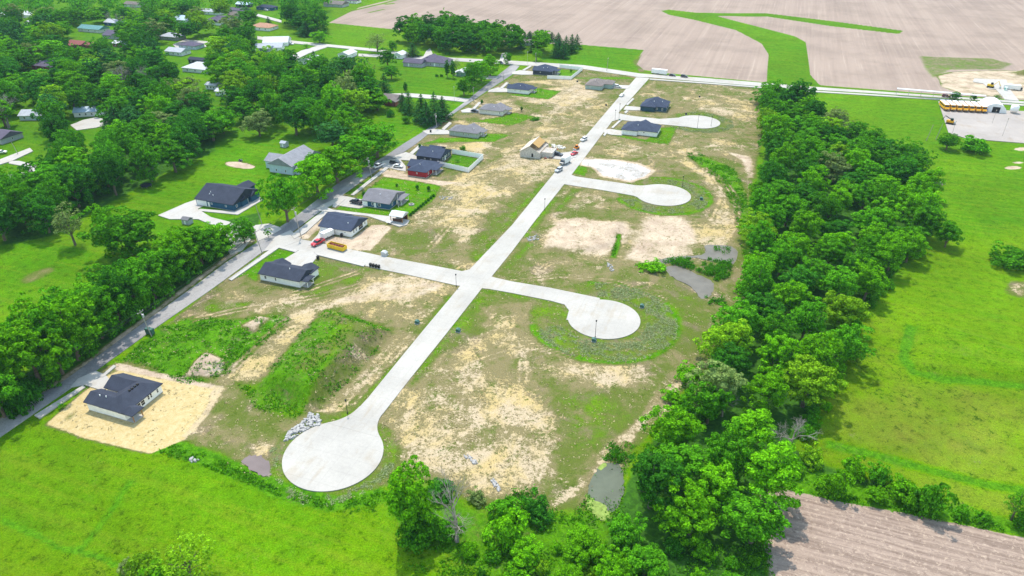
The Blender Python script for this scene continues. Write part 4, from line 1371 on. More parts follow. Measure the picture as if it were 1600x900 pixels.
def W_(side, f, w=0.9, h=1.2, z=0.9): return (side, f, w, h, z, 'window')
def D_(side, f, w=1.0, h=2.05, z=0.15): return (side, f, w, h, z, 'door')
def G_(side, f, w=4.8, h=2.1, z=0.1): return (side, f, w, h, z, 'garage')


NEWG = 'new houses on the building lots'
# the near house on its straw-mulched lot
W, D = 7.4, 12.3
house('white single-storey house with dark hipped roof on a yellow straw-mulched lot', P(192.5, 656) + E1 * 1.2, W, D, 2.7, 'hip', 0.52, SID_WHITE, SH_DARK,
      wings=[(-12.5, -5.2, 6.4, 12.2, 2.7, 'gu', 0.52), (-12.6, -5.0, 0.05, 5.0, 2.7, 'gu', 0.50), (-1.2, 2.5, 0.02, 3.1, 2.55, 'open', 0.42)],
      ops=[W_('e', .36, 1.3, 1.6, .6), W_('e', .47, 1.3, 1.6, .6), W_('e', .63, .7, 1.5), W_('e', .70, .7, 1.5), W_('e', .88, .7, 1.2), D_('e', .29)],
      porch=WOOD, pipes=[(-9.4, 2.0), (-7.4, 2.1)], vents=[(-3.2, 5.6), (-3.2, 6.5), (-3.2, 7.4), (-3.2, 8.3)], group=NEWG)
se, W, D = dims((407.5, 437.5), (469, 450), (494, 432))
house('white house with dark roof south of the corner, striped new lawn behind it', (469, 450), W, D, 2.7, 'gu', 0.42, SID_WHITE, SH_DARK,
      wings=[(-4.6, 0.6, D - 2.5, D + 1.6, 2.7, 'gv', .42), (-W - .4, -W + 5.5, D - 5, D + .8, 2.65, 'gv', .42), (-1.5, 2.4, 1.0, 4.6, 2.5, 'open', .2)],
      ops=[W_('s', .14), W_('s', .40, .7, 1.2), D_('e', .3), W_('e', .62), W_('e', .82)], pipes=[(-W * .36, 3.4)], group=NEWG)
se, W, D = dims((500, 363), (548.7, 371), (575.6, 351))
house('white house with dark gable roof on bare soil, trailer parked against it', (548.7, 371), W, D, 2.7, 'gu', 0.40, SID_WHITE, SH_SLATE,
      wings=[(-W - 1.0, -W + 6, D * .35, D + .8, 2.68, 'gu', .40)],
      ops=[W_('s', .82, .6, .6, 1.4), G_('s', .14, 3.2), D_('s', .42), W_('e', .18), W_('e', .33), ('e', .60, 3.2, 2.0, .3, 'window'), W_('e', .86, .8, 1.2)], pipes=[(-2.6, 3.0)], group=NEWG)
se, W, D = dims((570, 320), (608.7, 328), (636, 310))
house('blue house with grey roof and white pavilion in its mown garden', (608.7, 328), W, D, 2.7, 'gu', 0.36, SID_BLUE, SH_GREY,
      wings=[(-W - 1.2, -W + 5.5, D * .25, D * .9, 2.7, 'gu', .36), (-2.5, 2.6, D * .42, D * .92, 2.5, 'open', .2)],
      ops=[G_('s', .07, 2.4), W_('s', .36), W_('s', .62, 1.4, 1.2), D_('s', .46), W_('e', .2), D_('e', .5), W_('e', .7)], pipes=[(-W * .5, 4.0)], group=NEWG)
se, W, D = dims((638, 274), (666, 278.3), (685, 262))
house('red house with dark hipped roof among parked cars and raw soil', (666, 278.3), W, D, 2.8, 'hip', 0.42, SID_RED, SH_SLATE,
      wings=[(-W - 2.4, -W + 5, D * .35, D * .95, 2.75, 'gu', .42), (-2.2, 2.8, D * .35, D * .9, 2.5, 'open', .25)],
      ops=[W_('s', .5, .6, .8, 1.3), W_('e', .18), D_('e', .5), G_('w', .6, 3.0)], pipes=[(-W * .5, 3.6)], group=NEWG)
se, W, D = dims((650, 252), (688, 256), (707, 243))
house('charcoal house with slate roof and a white-fenced lawn behind it', (688, 256), W, D, 2.8, 'gu', 0.40, SID_CHAR, SH_SLATE,
      wings=[(-W + 2, -W + 8, D - 4, D + 2.6, 2.78, 'gu', .40)],
      ops=[W_('s', .35, .6, .6, 1.3), W_('s', .6, .6, .6, 1.3), W_('e', .25), D_('e', .45), W_('e', .6), W_('e', .8)], pipes=[(-W * .42, 3.2)], group=NEWG)
se, W, D = dims((703, 210.5), (746, 216.5), (756, 208))
house('sage green house with grey roof between straw strips beside the road', (746, 216.5), W, max(D, 9), 2.7, 'hip', 0.42, SID_SAGE, SH_GREY,
      wings=[(-W * .62, -W * .18, 5, max(D, 9) + 1.2, 2.7, 'gv', .42), (-2, 2.2, 3.5, 8, 2.5, 'open', .3)],
      ops=[W_('s', .52, .7, 1.3), W_('s', .68, .7, 1.3), W_('s', .2, .6, .6, 1.4), W_('e', .3), D_('e', .6)], pipes=[(-3, 2.6)], group=NEWG)
se, W, D = dims((749, 177.5), (784.5, 181.3), (791, 174))
house('cream house with grey hipped roof and a dark car on its drive', (784.5, 181.3), W, max(D, 10), 2.7, 'hip', 0.42, SID_CREAM, SH_GREY,
      wings=[(-W * .6, -W * .15, 5, max(D, 10) + 1.2, 2.7, 'gv', .42), (-2, 2.6, 4.5, 9, 2.5, 'open', .3)],
      ops=[W_('s', .32, .6, .6, 1.4), W_('s', .52, .6, .6, 1.4), W_('s', .9, .7, 1.2), W_('e', .2), D_('e', .6)], pipes=[(-W * .42, 2.6)], group=NEWG)
se, W, D = dims((794, 144), (825.5, 147.6), (832.5, 141))
house('white house with slate hipped roof and trim lawn, second from the county road', (825.5, 147.6), W, max(D, 10), 2.7, 'hip', 0.46, SID_WHITE, SH_SLATE,
      wings=[(-W - .8, -W + 6, 1.0, 7.5, 2.6, 'gu', .42), (-2, 2.6, 4, 8.5, 2.5, 'open', .3)],
      ops=[W_('s', .35, .6, .6, 1.4), W_('s', .62, .6, .6, 1.4), W_('e', .25), D_('e', .6)], pipes=[(-W * .45, 2.6)], group=NEWG)
se, W, D = dims((832.5, 116), (862, 118.6), (872, 112))
house('charcoal house with slate roof and white-fenced lawn at the county road corner', (862, 118.6), W, max(D, 11), 2.8, 'hip', 0.46, SID_CHAR, SH_SLATE,
      wings=[(-W - .6, -W + 6, 2.0, 9, 2.7, 'gu', .42), (-3, 3.2, 4, 9.5, 2.5, 'open', .3)],
      ops=[W_('s', .4, .6, .6, 1.4), W_('e', .2), D_('e', .6)], pipes=[(-W * .5, 2.6), (-W * .3, 3)], group=NEWG)
se, W, D = dims((914, 139.2), (939.5, 141.3), (956, 133))
house('mint green house with brown-grey roof facing the long concrete street', (939.5, 141.3), W, max(D, 13), 2.7, 'hip', 0.42, SID_MINT, SH_BROWN,
      wings=[(-2, 5.2, 6, max(D, 13), 2.68, 'hip', .40)],
      ops=[W_('e', .15), D_('e', .32), W_('s', .3, .7, 1.0)], pipes=[(-W * .5, 4.4)], group=NEWG)
se, W, D = dims((1002.5, 172), (1040, 175.5), (1045, 166))
house('navy house with steep dark roof just north of the upper side street', (1040, 175.5), W, max(D, 12), 2.8, 'hip', 0.55, SID_NAVY, SH_SLATE,
      wings=[(-W - .6, -W + 7.5, -1.6, 6.5, 2.75, 'hip', .52), (-W + 4, -W + 9, 7, max(D, 12) + 1.5, 2.8, 'gv', .6)],
      ops=[W_('s', .62), W_('s', .85), W_('e', .3), W_('e', .7)], pipes=[(-W * .55, 3.0), (-3, 4)], group=NEWG)
se, W, D = dims((972, 210.5), (1025.5, 214.3), (1030, 206))
house('white house with dark hipped roof just south of the upper side street', (1025.5, 214.3), W, max(D, 12), 2.7, 'hip', 0.46, SID_WHITE, SH_SLATE,
      wings=[(-W - .6, -W + 7.5, -1.4, 7, 2.65, 'hip', .46), (-W + 6, -W + 12, 6, max(D, 12) + 1.6, 2.7, 'gv', .5)],
      ops=[W_('s', .38, .7, .7, 1.3), W_('s', .62, .9, .7, 1.3), W_('e', .3), W_('e', .7)], pipes=[(-W * .6, 3.0)], group=NEWG)

# house still being framed
se, W, D = dims((813, 244.3), (842.5, 248.5), (861, 231))
g = P(842.5, 248.5)
D = 15.0
hr = thing('unfinished_house', 'half-built house in white wrap with bare trusses and tan roof boards', 'house', (g[0], g[1], 0), -TH, NEWG)
wrap = paint('house_wrap', (0.50, 0.48, 0.45), 0.6, 0.2, 0.35, 1.3)
b = MB().box(-W, 0, 0, D, -.2, 2.8)
ht = W / 2 * .62
b.add([(-W, .02, 2.8), (0, .02, 2.8), (-W / 2, .02, 2.8 + ht)], [(0, 1, 2)])
b.add([(-W, D - .02, 2.8), (0, D - .02, 2.8), (-W / 2, D - .02, 2.8 + ht)], [(1, 0, 2)])
b.build('wall', wrap, hr)
b = MB()
for k in range(13):
    v = .3 + k * (D - .6) / 12
    for s in (-1, 1):
        x0 = -W / 2 + s * (W / 2 + .4)
        b.tube([(x0, v, 2.65), (-W / 2, v, 2.8 + ht + .12)], .07, 4)
b.build('roof_truss', LUMBER, hr)
b = MB()                                   # west slope fully boarded, white underlay
x0, zt = -W - .5, 2.8 + ht + .22
b.add([(x0, -.4, 2.72), (-W / 2, -.4, zt), (-W / 2, D + .4, zt), (x0, D + .4, 2.72), (x0, -.4, 2.60), (-W / 2, -.4, zt - .1), (-W / 2, D + .4, zt - .1), (x0, D + .4, 2.60)],
      [(0, 1, 2, 3), (7, 6, 5, 4), (4, 5, 1, 0), (3, 2, 6, 7), (0, 3, 7, 4), (1, 5, 6, 2)])
b.build('roof_underlay', paint('roof_underlay', (.50, .45, .38), .7, .2, .3, 1.0), hr)
b = MB()
def sl(t, v): return (-W / 2 + t * (W / 2 + .5), v, zt - t * (zt - 2.72))
a_, b_, c_, d_ = sl(.02, D * .28), sl(.62, D * .28), sl(.62, D * .97), sl(.02, D * .97)
up = lambda p: (p[0], p[1], p[2] - .08)
b.add([a_, b_, c_, d_, up(a_), up(b_), up(c_), up(d_)], [(0, 1, 2, 3), (7, 6, 5, 4), (0, 4, 5, 1), (1, 5, 6, 2), (2, 6, 7, 3), (3, 7, 4, 0)])
b.build('roof_board', LUMBER, hr)
MB().box(0, 5.5, 3.2, 10.5, -.2, 2.5).build('garage_frame', wrap, hr)
for kx in range(8):
    MB().tube([(.4 + kx * .7, 3.0, 2.5), (.4 + kx * .7, 6.8, 3.9), (.4 + kx * .7, 10.7, 2.5)], .06, 4).build('garage_truss', LUMBER, hr)
opening(hr, 's', -W * .36, 0, .9, 1.7, .6, 'window', BLACK, BLACK)

# houses west of the asphalt road
OLDG = 'older houses west of the asphalt road'
se, W, D = dims((308, 320), (366, 330), (404, 306))
D = min(D, 17.0)
house('large blue house with dark roof and white front gables on an open lawn', (366, 330), W, D, 2.9, 'gu', 0.42, SID_BLUE, SH_DARK,
      wings=[(-6.5, 0.7, 4.5, 8.2, 2.85, 'gu', .55), (-6.5, 1.2, 10, 14.5, 2.85, 'gu', .55), (-W * .62, -W * .3, D - 5, D + 4.5, 2.8, 'gv', .42)],
      ops=[G_('s', .15, 5.0, 2.3), W_('s', .42, .8, .8, 1.3), W_('s', .80, .8, .8, 1.3), D_('s', .34), W_('e', .12), W_('e', .38, 1.2, 1.4), W_('e', .72, 1.4, 1.5), D_('e', .52)],
      pipes=[(-W * .74, 4.0), (-W * .73, 3.0), (-W * .62, 2.6)], group=OLDG)
house('grey house with pale grey gable roofs behind the roadside trees', (458, 274), 12.5, 19.0, 4.2, 'gv', 0.5, SID_PALE, SH_ASH,
      wings=[(-17.5, -8, 4.0, 12.5, 3.6, 'gu', .5), (-7.5, 1.8, 11, 19.6, 4.5, 'gu', .5), (-4, 2.4, 1.5, 5.5, 2.8, 'gu', .5)],
      ops=[W_('s', .3), W_('s', .7), W_('e', .4), W_('e', .8), D_('e', .6)], group=OLDG)
house('brown house with taupe roof tucked between trees beside the long drive', (618, 165), 14, 11, 2.7, 'gu', .4, BRICK, SH_BROWN,
      wings=[(-6, 1, -2, 5, 2.7, 'gv', .45)], ops=[W_('s', .3), W_('s', .75), W_('e', .4)], group=OLDG)
house('long grey house with hipped roof behind the broad mown lawn', (696, 105.5), 21, 13, 2.9, 'hip', .5, SID_GREY, SH_PURPLE,
      wings=[(-20, -11, 4, 15, 2.9, 'gv', .5)], ops=[W_('s', .2, 1.4, 1.2), W_('s', .45, 1.2, 1.2), W_('s', .8, 1.2, 1.2), D_('s', .6), W_('e', .5)], group=OLDG)
house('grey garage with slate gable roof beside the long grey house', (659, 106), 14.5, 8, 2.8, 'gu', .5, SID_GREY, SH_PURPLE,
      ops=[D_('s', .3), W_('s', .5, 1.0, 1.0), W_('s', .8)], name='garage', cat='garage', group=OLDG)
house('small white garage with pale roof north of the mown lawn', (628, 92.5), 7.5, 9, 2.8, 'gv', .4, WHITE, SH_WHITE, ops=[W_('s', .3), W_('s', .7)], name='garage', cat='garage', group=OLDG)
house('small green shed with white metal roof half hidden by roadside trees', (724, 120), 5, 9, 2.8, 'gv', .45, SID_TEAL, SH_WHITE,
      wings=[(-7, -4.6, 0.5, 8, 2.2, 'open', .15)], ops=[W_('s', .5, 1.0, 1.0)], name='shed', cat='shed', group=OLDG)
house('weathered grey garden shed in the yard south of the blue drive', (295, 352), 3.2, 2.6, 2.1, 'gu', .5, SID_GREY, SH_GREY, ops=[D_('s', .5, .8, 1.6)], name='shed', cat='shed', group=OLDG, found=False, o=.2)
house('tiny white shed between trees at the back of the wide lawn', (446, 231), 3, 3, 2.2, 'gu', .5, SID_GREY, SH_PALE, ops=[D_('s', .5, .8, 1.6)], name='shed', cat='shed', group=OLDG, found=False, o=.2)

FAR = 'houses among the trees of the village'
far = [
    # label, se pixel, W, D, wall, roof, kind, extra
    ('brick house with purple-grey hipped roof deep in the western trees', (86, 112), 21, 14, BRICK, SH_PURPLE, 'hip', dict(chimney=(-20, 7, WHITE), wings=[(-8, 1.5, 3, 12, 2.8, 'hip', .5)])),
    ('red-roofed house with small red wings among dense trees', (128, 76), 15, 10, BRICK, SH_RED, 'gu', dict(wings=[(-1, 8, 2, 9, 2.6, 'gu', .4), (-14, -7, -4, 3, 2.5, 'gv', .45)])),
    ('cream house with teal roof beside a patch of lawn', (156, 52), 24, 11, SID_CREAM, SH_TEAL, 'gu', {}),
    ('dark blue house with pale roof north-east of the teal roof', (192, 42), 21, 11, SID_BLUE, SH_PALE, 'gu', {}),
    ('grey house with purple-grey gable roof east of the red roofs', (186, 62), 17, 14, SID_GREY, SH_PURPLE, 'gu', dict(wings=[(-4, 3, 2, 9, 2.6, 'gv', .45)])),
    ('low tan shed with white roof below the grey gabled house', (198, 75), 14, 7, BRICK, SH_WHITE, 'gu', {}),
    ('white house with white roof in the far western trees', (62, 30), 24, 12, WHITE, SH_WHITE, 'gu', {}),
    ('low house with pale roof at the western edge of the trees', (12, 30), 16, 10, WHITE, SH_PALE, 'gu', {}),
    ('small white outbuilding below the white-roofed house', (50, 41), 8, 9, WHITE, SH_WHITE, 'gv', {}),
    ('white house with blue roof and brick chimney beside a curved drive', (163, 181), 15.5, 9, WHITE, SH_LBLUE, 'gu', dict(chimney=(-1.0, 6.5, BRICK), rz=.55, ops=[W_('s', .2), W_('s', .4), W_('s', .6), D_('s', .75), W_('s', .9)])),
    ('pale blue garage hidden behind trees west of the blue-roofed house', (72, 188), 14, 10, SID_PALE, SH_PALE, 'gu', dict(rz=.4)),
    ('long house with light blue roof north of the village lane', (306, 38), 30, 14, WHITE, SH_LBLUE, 'hip', {}),
    ('grey house with dark roof and white gable trim north of the lane', (358, 40), 27, 18, WHITE, SH_PURPLE, 'hip', dict(wings=[(-16, -8, -3, 8, 2.8, 'gv', .5)])),
    ('tan house with taupe roof east of the white gable trim', (384, 30), 20, 12, SID_CREAM, SH_BROWN, 'gu', {}),
    ('slate-roofed house just behind the tan house', (384, 22), 20, 9, SID_GREY, SH_PURPLE, 'gu', {}),
    ('house with pale blue roof near the top of the village', (388, 12), 15, 8, SID_CHAR, SH_LBLUE, 'gu', {}),
    ('long white house with pale roof north of the light blue roof', (341, 24), 22, 9, WHITE, SH_PALE, 'gu', {}),
    ('pale roofed house in a gap of the central village trees', (284, 88), 15, 10, WHITE, SH_PALE, 'gu', {}),
    ('low grey roofed house facing the curved village lane', (276, 64), 17, 11, SID_GREY, SH_PALE, 'hip', {}),
    ('slate house behind the narrow tree on the village lane', (306, 78), 16, 10, SID_PALE, SH_PURPLE, 'hip', {}),
    ('dark-roofed garage above the large white roof', (318, 101), 13, 6, SID_CHAR, SH_DARK, 'gu', {}),
    ('broad white roof in the middle of the village trees', (326, 116), 22, 15, WHITE, SH_WHITE, 'hip', {}),
    ('small white roof south-east of the broad white one', (338, 141), 8, 6, WHITE, SH_WHITE, 'gu', {}),
    ('narrow pale roof in the trees above the green back lawn', (360, 152), 11, 6, WHITE, SH_WHITE, 'gu', {}),
    ('dark hipped house with a white car beside the village street', (426, 17), 19, 9, SID_BLUE, SH_SLATE, 'hip', {}),
    ('white house with orange tiled roof beside the long meadow', (421, 49), 20, 13, WHITE, SH_ORANGE, 'hip', {}),
    ('white house with large white gable roof on the village street', (450, 72), 19, 16, WHITE, SH_WHITE, 'gu', dict(rz=.45)),
    ('grey-white house south of the large white gable', (441, 80), 20, 11, WHITE, SH_PALE, 'gu', dict(rz=.45)),
    ('little grey house with pale roof at the street bend', (421, 82), 8, 8, SID_GREY, SH_PALE, 'gu', {}),
    ('pale house with white roof inside the trees below the street', (487, 102), 11, 13, WHITE, SH_WHITE, 'gv', {}),
    ('white roof glimpsed behind trees near the meadow drive', (545, 92), 9, 12, WHITE, SH_WHITE, 'gv', {}),
    ('farmhouse with brown-grey roof at the corner of the plough land', (535, 12), 22, 13, SID_GREY, SH_BROWN, 'gu', {}),
    ('white outbuilding at the head of the plough land', (557, 6), 14, 10, WHITE, SH_PURPLE, 'gu', {}),
    ('grey shed with pale roof behind the hedge pines', (828, 72), 9, 8, SID_GREY, SH_BROWN, 'gu', {}),
    ('taupe roofed house behind the grey leafless tree', (216, 12), 18, 10, SID_CREAM, SH_BROWN, 'gu', {}),
    ('grey house with dark roof at the far west street', (4, 226), 12, 12, SID_GREY, SH_PURPLE, 'gu', {}),
]
for (lab, sepx, W, D, wl, rf, kd, kw) in far:
    kw = dict(kw)
    kw.setdefault('ops', [W_('s', .2, 1.2, 1.2), W_('s', .5, 1.2, 1.2), W_('s', .8, 1.2, 1.2), W_('e', .5)])
    house(lab, sepx, W, D, 2.8, kd, .38, wl, rf, group=FAR, **kw)
    a = P(*sepx); zc = a[1] * cos(PITCH) + CAM_H * sin(PITCH)
    wp = W * .92 * FPX / zc
    PROTECT.append((sepx[0] - wp * .62, sepx[1] - 9 * (sepx[1] + 60) / 160, sepx[0] - wp * 0.22, sepx[1] - 3.5))

# hoop barn and depot
g = P(1572, 178)
br = thing('hoop_barn', 'white arched hoop barn with dark doorway beside the row of buses', 'barn', (g[0], g[1], 0), -TH)
W = 12.0
b = MB()
prof = [(-W + W / 2 + cos(t) * W / 2, 0.0 + sin(t) * 5.2) for t in np.linspace(pi, 0, 17)]
pts = [(x, 0, z) for x, z in prof] + [(x, 15, z) for x, z in prof]
b.add(pts, [(i, i + 1, 17 + i + 1, 17 + i) for i in range(16)] + [tuple(range(17)), tuple(range(33, 16, -1))])
b.build('shell', paint('barn_fabric', (0.72, 0.74, 0.77), .5), br)
MB().box(-W * .62, -W * .30, -.06, .05, 0, 3.4).build('door', BLACK, br)
MB().box(-W * .99, -W * .84, -2.0, -.6, 0, 2.2).build('side_tank', BLUEP, br)

# white pavilion behind the blue house
g = P(629, 350)
pv = thing('garden_pavilion', 'dark timber pavilion with white roof beside the blue house garden', 'pavilion', (g[0], g[1], 0), -TH)
rb = MB(); roof_wing(rb, -5.2, 0, 0, 4.6, 3.0, .42, 'gu', .4); rb.build('roof', SH_WHITE, pv)
for u in (-5.1, -.1):
    for v in (.1, 4.5):
        MB().box(u - .1, u + .1, v - .1, v + .1, 0, 2.85).build('post', WOOD, pv)
MB().box(-5.0, -.2, 4.2, 4.4, .1, 2.7).build('rear_screen', paint('dark_timber', (.09, .045, .03), .8), pv)
MB().box(-4.6, -.5, .6, .8, .1, 1.5).build('front_screen', MATS['dark_timber'], pv)
tag(MB().slab([tuple(p) for p in PP([(607, 346), (616, 340), (640, 345), (636, 352), (624, 355), (612, 351)])], -.2, .33).build('patio', CONC2), kind='structure')


# white yard fences
def fence(label, pts, h, name='white_fence', mat=WHITE):
    q = PP(pts)
    root = thing(name, label, 'fence', (q[0][0], q[0][1], 0))
    b = MB()
    for i in range(len(q) - 1):
        a, c = q[i] - q[0], q[i + 1] - q[0]
        d = (c - a) / np.linalg.norm(c - a); n = np.array([-d[1], d[0]]) * .04
        L = np.linalg.norm(c - a)
        k = 0
        while k * 2.4 < L:
            s, e = a + d * (k * 2.4 + .06), a + d * min(k * 2.4 + 2.34, L)
            b.add([(s[0] - n[0], s[1] - n[1], .08), (e[0] - n[0], e[1] - n[1], .08), (e[0] + n[0], e[1] + n[1], .08), (s[0] + n[0], s[1] + n[1], .08),
                   (s[0] - n[0], s[1] - n[1], h), (e[0] - n[0], e[1] - n[1], h), (e[0] + n[0], e[1] + n[1], h), (s[0] + n[0], s[1] + n[1], h)],
                  [(3, 2, 1, 0), (4, 5, 6, 7), (0, 1, 5, 4), (1, 2, 6, 5), (2, 3, 7, 6), (3, 0, 4, 7)])
            p = a + d * (k * 2.4)
            MB().box(p[0] - .07, p[0] + .07, p[1] - .07, p[1] + .07, -.2, h + .12).build('post', mat, root)
            k += 1
    b.build('panel', mat, root)


fence('white solid fence round the lawn behind the charcoal house beside the red one', [(684, 259), (732, 269.5), (755, 248), (706, 240)], 2.3)
fence('white solid fence round the lawn of the charcoal corner house', [(855, 123), (892, 124.5), (910, 110), (874, 106)], 2.3)
# ------------------------------------------------------------------ vehicles
def wheel_set(root, xs, half, r, w=0.24):
    for x in xs:
        for s in (-1, 1):
            y0 = s * half
            wh = MB().tube([(x, y0 - s * w, r), (x, y0, r)], r, 12).build('wheel', RUBBER, root)
            MB().tube([(x, y0 - s * .02, r), (x, y0 + s * .012, r)], r * .58, 8).build('rim', STEEL, wh)


def lights(root, L, half, z):
    for s in (-1, 1):
        MB().box(L / 2 - .06, L / 2 + .03, s * half - .2, s * half + .2, z - .1, z + .1).build('headlight', LIGHTM, root)
        MB().box(-L / 2 - .03, -L / 2 + .06, s * half - .15, s * half + .15, z - .1, z + .12).build('tail_light', REDL, root)


def car(label, px, heading, kind='sedan', mat=WCAR, group=None, name='car', z=0.16):
    """heading in degrees from north, clockwise"""
    g = P(*px) if not isinstance(px, np.ndarray) else px
    a = pi / 2 - TH - radians(heading)
    r = thing({'pickup': 'pickup_truck', 'suv': 'car', 'sedan': 'car'}[kind] if name == 'car' else name, label, 'pickup' if kind == 'pickup' else 'car', (g[0], g[1], z), a, group)
    if kind == 'sedan':
        L, H = 4.7, 1.45
        body = [(-2.35, .35), (-2.35, .85), (-2.2, .98), (1.0, 1.0), (2.15, .85), (2.35, .6), (2.35, .35)]
        cab = [(-1.75, .96), (-1.2, 1.42), (.35, 1.42), (1.15, .98)]
        top = [(-1.2, 1.41), (-1.15, 1.47), (.3, 1.47), (.38, 1.41)]
    elif kind == 'suv':
        L, H = 4.8, 1.8
        body = [(-2.4, .4), (-2.4, 1.05), (-2.3, 1.15), (1.1, 1.15), (2.2, 1.0), (2.4, .7), (2.4, .4)]
        cab = [(-2.3, 1.12), (-2.05, 1.72), (.3, 1.72), (1.05, 1.13)]
        top = [(-2.05, 1.71), (-2.0, 1.79), (.25, 1.79), (.34, 1.71)]
    else:
        L, H = 5.7, 1.9
        body = [(-2.85, .5), (-2.85, 1.12), (-.95, 1.12), (-.95, 1.18), (1.5, 1.18), (2.7, 1.08), (2.85, .8), (2.85, .5)]
        cab = [(-1.0, 1.15), (-.8, 1.82), (.75, 1.82), (1.5, 1.17)]
        top = [(-.82, 1.81), (-.76, 1.89), (.7, 1.89), (.78, 1.81)]
    w = .92 if kind != 'pickup' else 1.0
    b = MB().prism(body, -w, w, 0, [.04] * len(body))
    if kind == 'pickup':
        b.box(-2.80, -1.05, -w + .06, -w + .16, 1.1, 1.32); b.box(-2.80, -1.05, w - .16, w - .06, 1.1, 1.32); b.box(-2.83, -2.73, -w + .06, w - .06, 1.1, 1.30)
    b.build('body', mat, r)
    if kind == 'pickup':
        MB().box(-2.72, -1.06, -w + .17, w - .17, 1.121, 1.135).build('cargo_bed', paint('bed_liner', (.05, .04, .04), .8), r)
    MB().prism(cab, -w + .06, w - .06, 0, [.0, .16, .16, .0]).build('windows', GLASS, r)
    MB().prism(top, -w + .20, w - .20).build('roof', mat, r)
    wheel_set(r, (-L * .30, L * .31), w, .34 if kind != 'pickup' else .40)
    lights(r, L, w - .28, .72 if kind == 'sedan' else .9)
    return r


CARG = 'cars parked round the new lots'
car('red pickup truck parked in front of the white trailer', (497, 382), 192, 'pickup', REDP, CARG)
car('white pickup truck standing beside the asphalt road near the red house', (591, 262), 195, 'pickup', WCAR, CARG, z=.18)
car('white car on the drive of the red house', (622, 262), 85, 'sedan', WCAR, CARG, z=.27)
car('dark grey car behind the white car on the red house drive', (617, 256.5), 80, 'suv', DCAR, CARG, z=.27)
car('dark pickup truck on the drive of the blue house', (557, 318.5), 275, 'pickup', DCAR, CARG, z=.24)
car('black car on the drive of the cream house', (742, 175.5), 90, 'sedan', DCAR, CARG, z=.29)
car('white car on the drive of the mint green house', (965, 137), 95, 'suv', WCAR, CARG, z=.31)
car('white car parked on the long street below the mint green house', (971.5, 150.5), 190, 'sedan', WCAR, CARG)
car('grey car parked on the long street behind the box truck', (873, 268), 195, 'suv', SILVER, CARG)
car('red car parked on the long street ahead of the box truck', (897, 242), 198, 'sedan', REDP, CARG)
car('white car parked on the long street beside the framed house', (912, 220), 195, 'suv', WCAR, CARG)
car('black car beside the framed house behind a heap of scrap', (872, 243.5), 100, 'suv', DCAR, CARG)
car('black car on the county road, the one behind the white camper', (1050, 119), 96, 'sedan', DCAR, CARG)
car('black car on the county road, farthest from the white camper', (1069, 121), 96, 'suv', DCAR, CARG)
car('maroon car driving on the county road towards the bus depot', (1478, 152), 97, 'suv', MAROON, CARG)
car('white car parked beside the large white gable house', (455, 70), 100, 'suv', WCAR, 'cars in the village')
car('white car by the dark hipped house on the village street', (416, 17), 100, 'sedan', WCAR, 'cars in the village', z=.3)
car('black car waiting by the round tree near the crossing', (783, 101), 130, 'suv', DCAR, 'cars in the village', z=.4)
car('white car at the edge of the far west street', (3, 240), 60, 'sedan', WCAR, 'cars in the village', z=.3)


def box_trailer(name, label, cat, px, heading, L, W, H, mat, z=.16, hitch=True, wheels=(-.6, .3)):
    g = P(*px)
    r = thing(name, label, cat, (g[0], g[1], z), pi / 2 - TH - radians(heading))
    b = MB().box(-L / 2, L / 2, -W / 2, W / 2, .45, H, 0, .04)
    b.build('body', mat, r)
    MB().box(-L / 2 + .06, L / 2 - .06, -W / 2 + .06, W / 2 - .06, H - .01, H + .05).build('roof', WHITE, r)
    MB().box(-L / 2 - .03, -L / 2 + .02, -W / 2 + .12, W / 2 - .12, .55, H - .15).build('rear_door', paint('trailer_door', (.60, .60, .61), .5), r)
    if hitch:
        MB().tube([(L / 2, -.5, .5), (L / 2 + 1.1, 0, .5), (L / 2, .5, .5)], .05, 5).build('hitch', BLACK, r)
    wheel_set(r, [x * L * .5 for x in wheels], W / 2 + .12, .36)
    return r


box_trailer('cargo_trailer', 'white enclosed trailer backed against the dark-roofed white house', 'trailer', (512, 371), 198, 5.0, 2.1, 2.45, WCAR, .24)
box_trailer('camper_trailer', 'long white camper trailer parked on the county road', 'camper', (1030, 116), 96, 10.5, 2.5, 3.2, WCAR, .17, True, (-.25, -.1))
bt = box_trailer('box_truck', 'white and grey box truck on the long street between the cars', 'truck', (884, 255), 195, 5.2, 2.4, 3.3, WCAR, .16, False, (-.5, .55))
MB().prism([(2.65, .5), (2.65, 2.3), (3.2, 2.3), (3.7, 1.45), (4.3, 1.25), (4.35, .5)], -1.05, 1.05, 0, [.02, .1, .1, .04, .04, .02]).build('cab', GREYC, bt)
MB().prism([(3.22, 1.5), (3.22, 2.2), (3.28, 2.26), (3.74, 1.46)], -.9, .9).build('windscreen', GLASS, bt)
lights(bt, 8.7, .8, .85)
# construction machines
g = P(901, 233.5)
r = thing('skid_loader', 'orange skid loader parked at the street edge by the framed house', 'loader', (g[0], g[1], .16), pi / 2 - TH - radians(200))
MB().box(-1.3, 1.0, -.75, .75, .4, 1.2, 0, .05).build('body', ORANGE, r)
MB().box(-.6, .7, -.55, .55, 1.2, 2.1, 0, .12).build('cab', GLASS, r)
MB().box(-.62, .66, -.52, .52, 2.08, 2.2).build('cab_roof', ORANGE, r)
for s in (-1, 1):
    MB().tube([(-1.2, s * .85, 1.5), (.9, s * .85, 1.2), (1.7, s * .85, .5)], .09, 5).build('lift_arm', ORANGE, r)
MB().box(1.6, 2.2, -1.0, 1.0, .1, .7, 0, .1).build('bucket', STEEL, r)
wheel_set(r, (-.8, .6), .95, .42, .3)
g = P(864, 236.5)
r = thing('forklift', 'small red telehandler on bare soil beside the framed house', 'loader', (g[0], g[1], 0), pi / 2 - TH - radians(95))
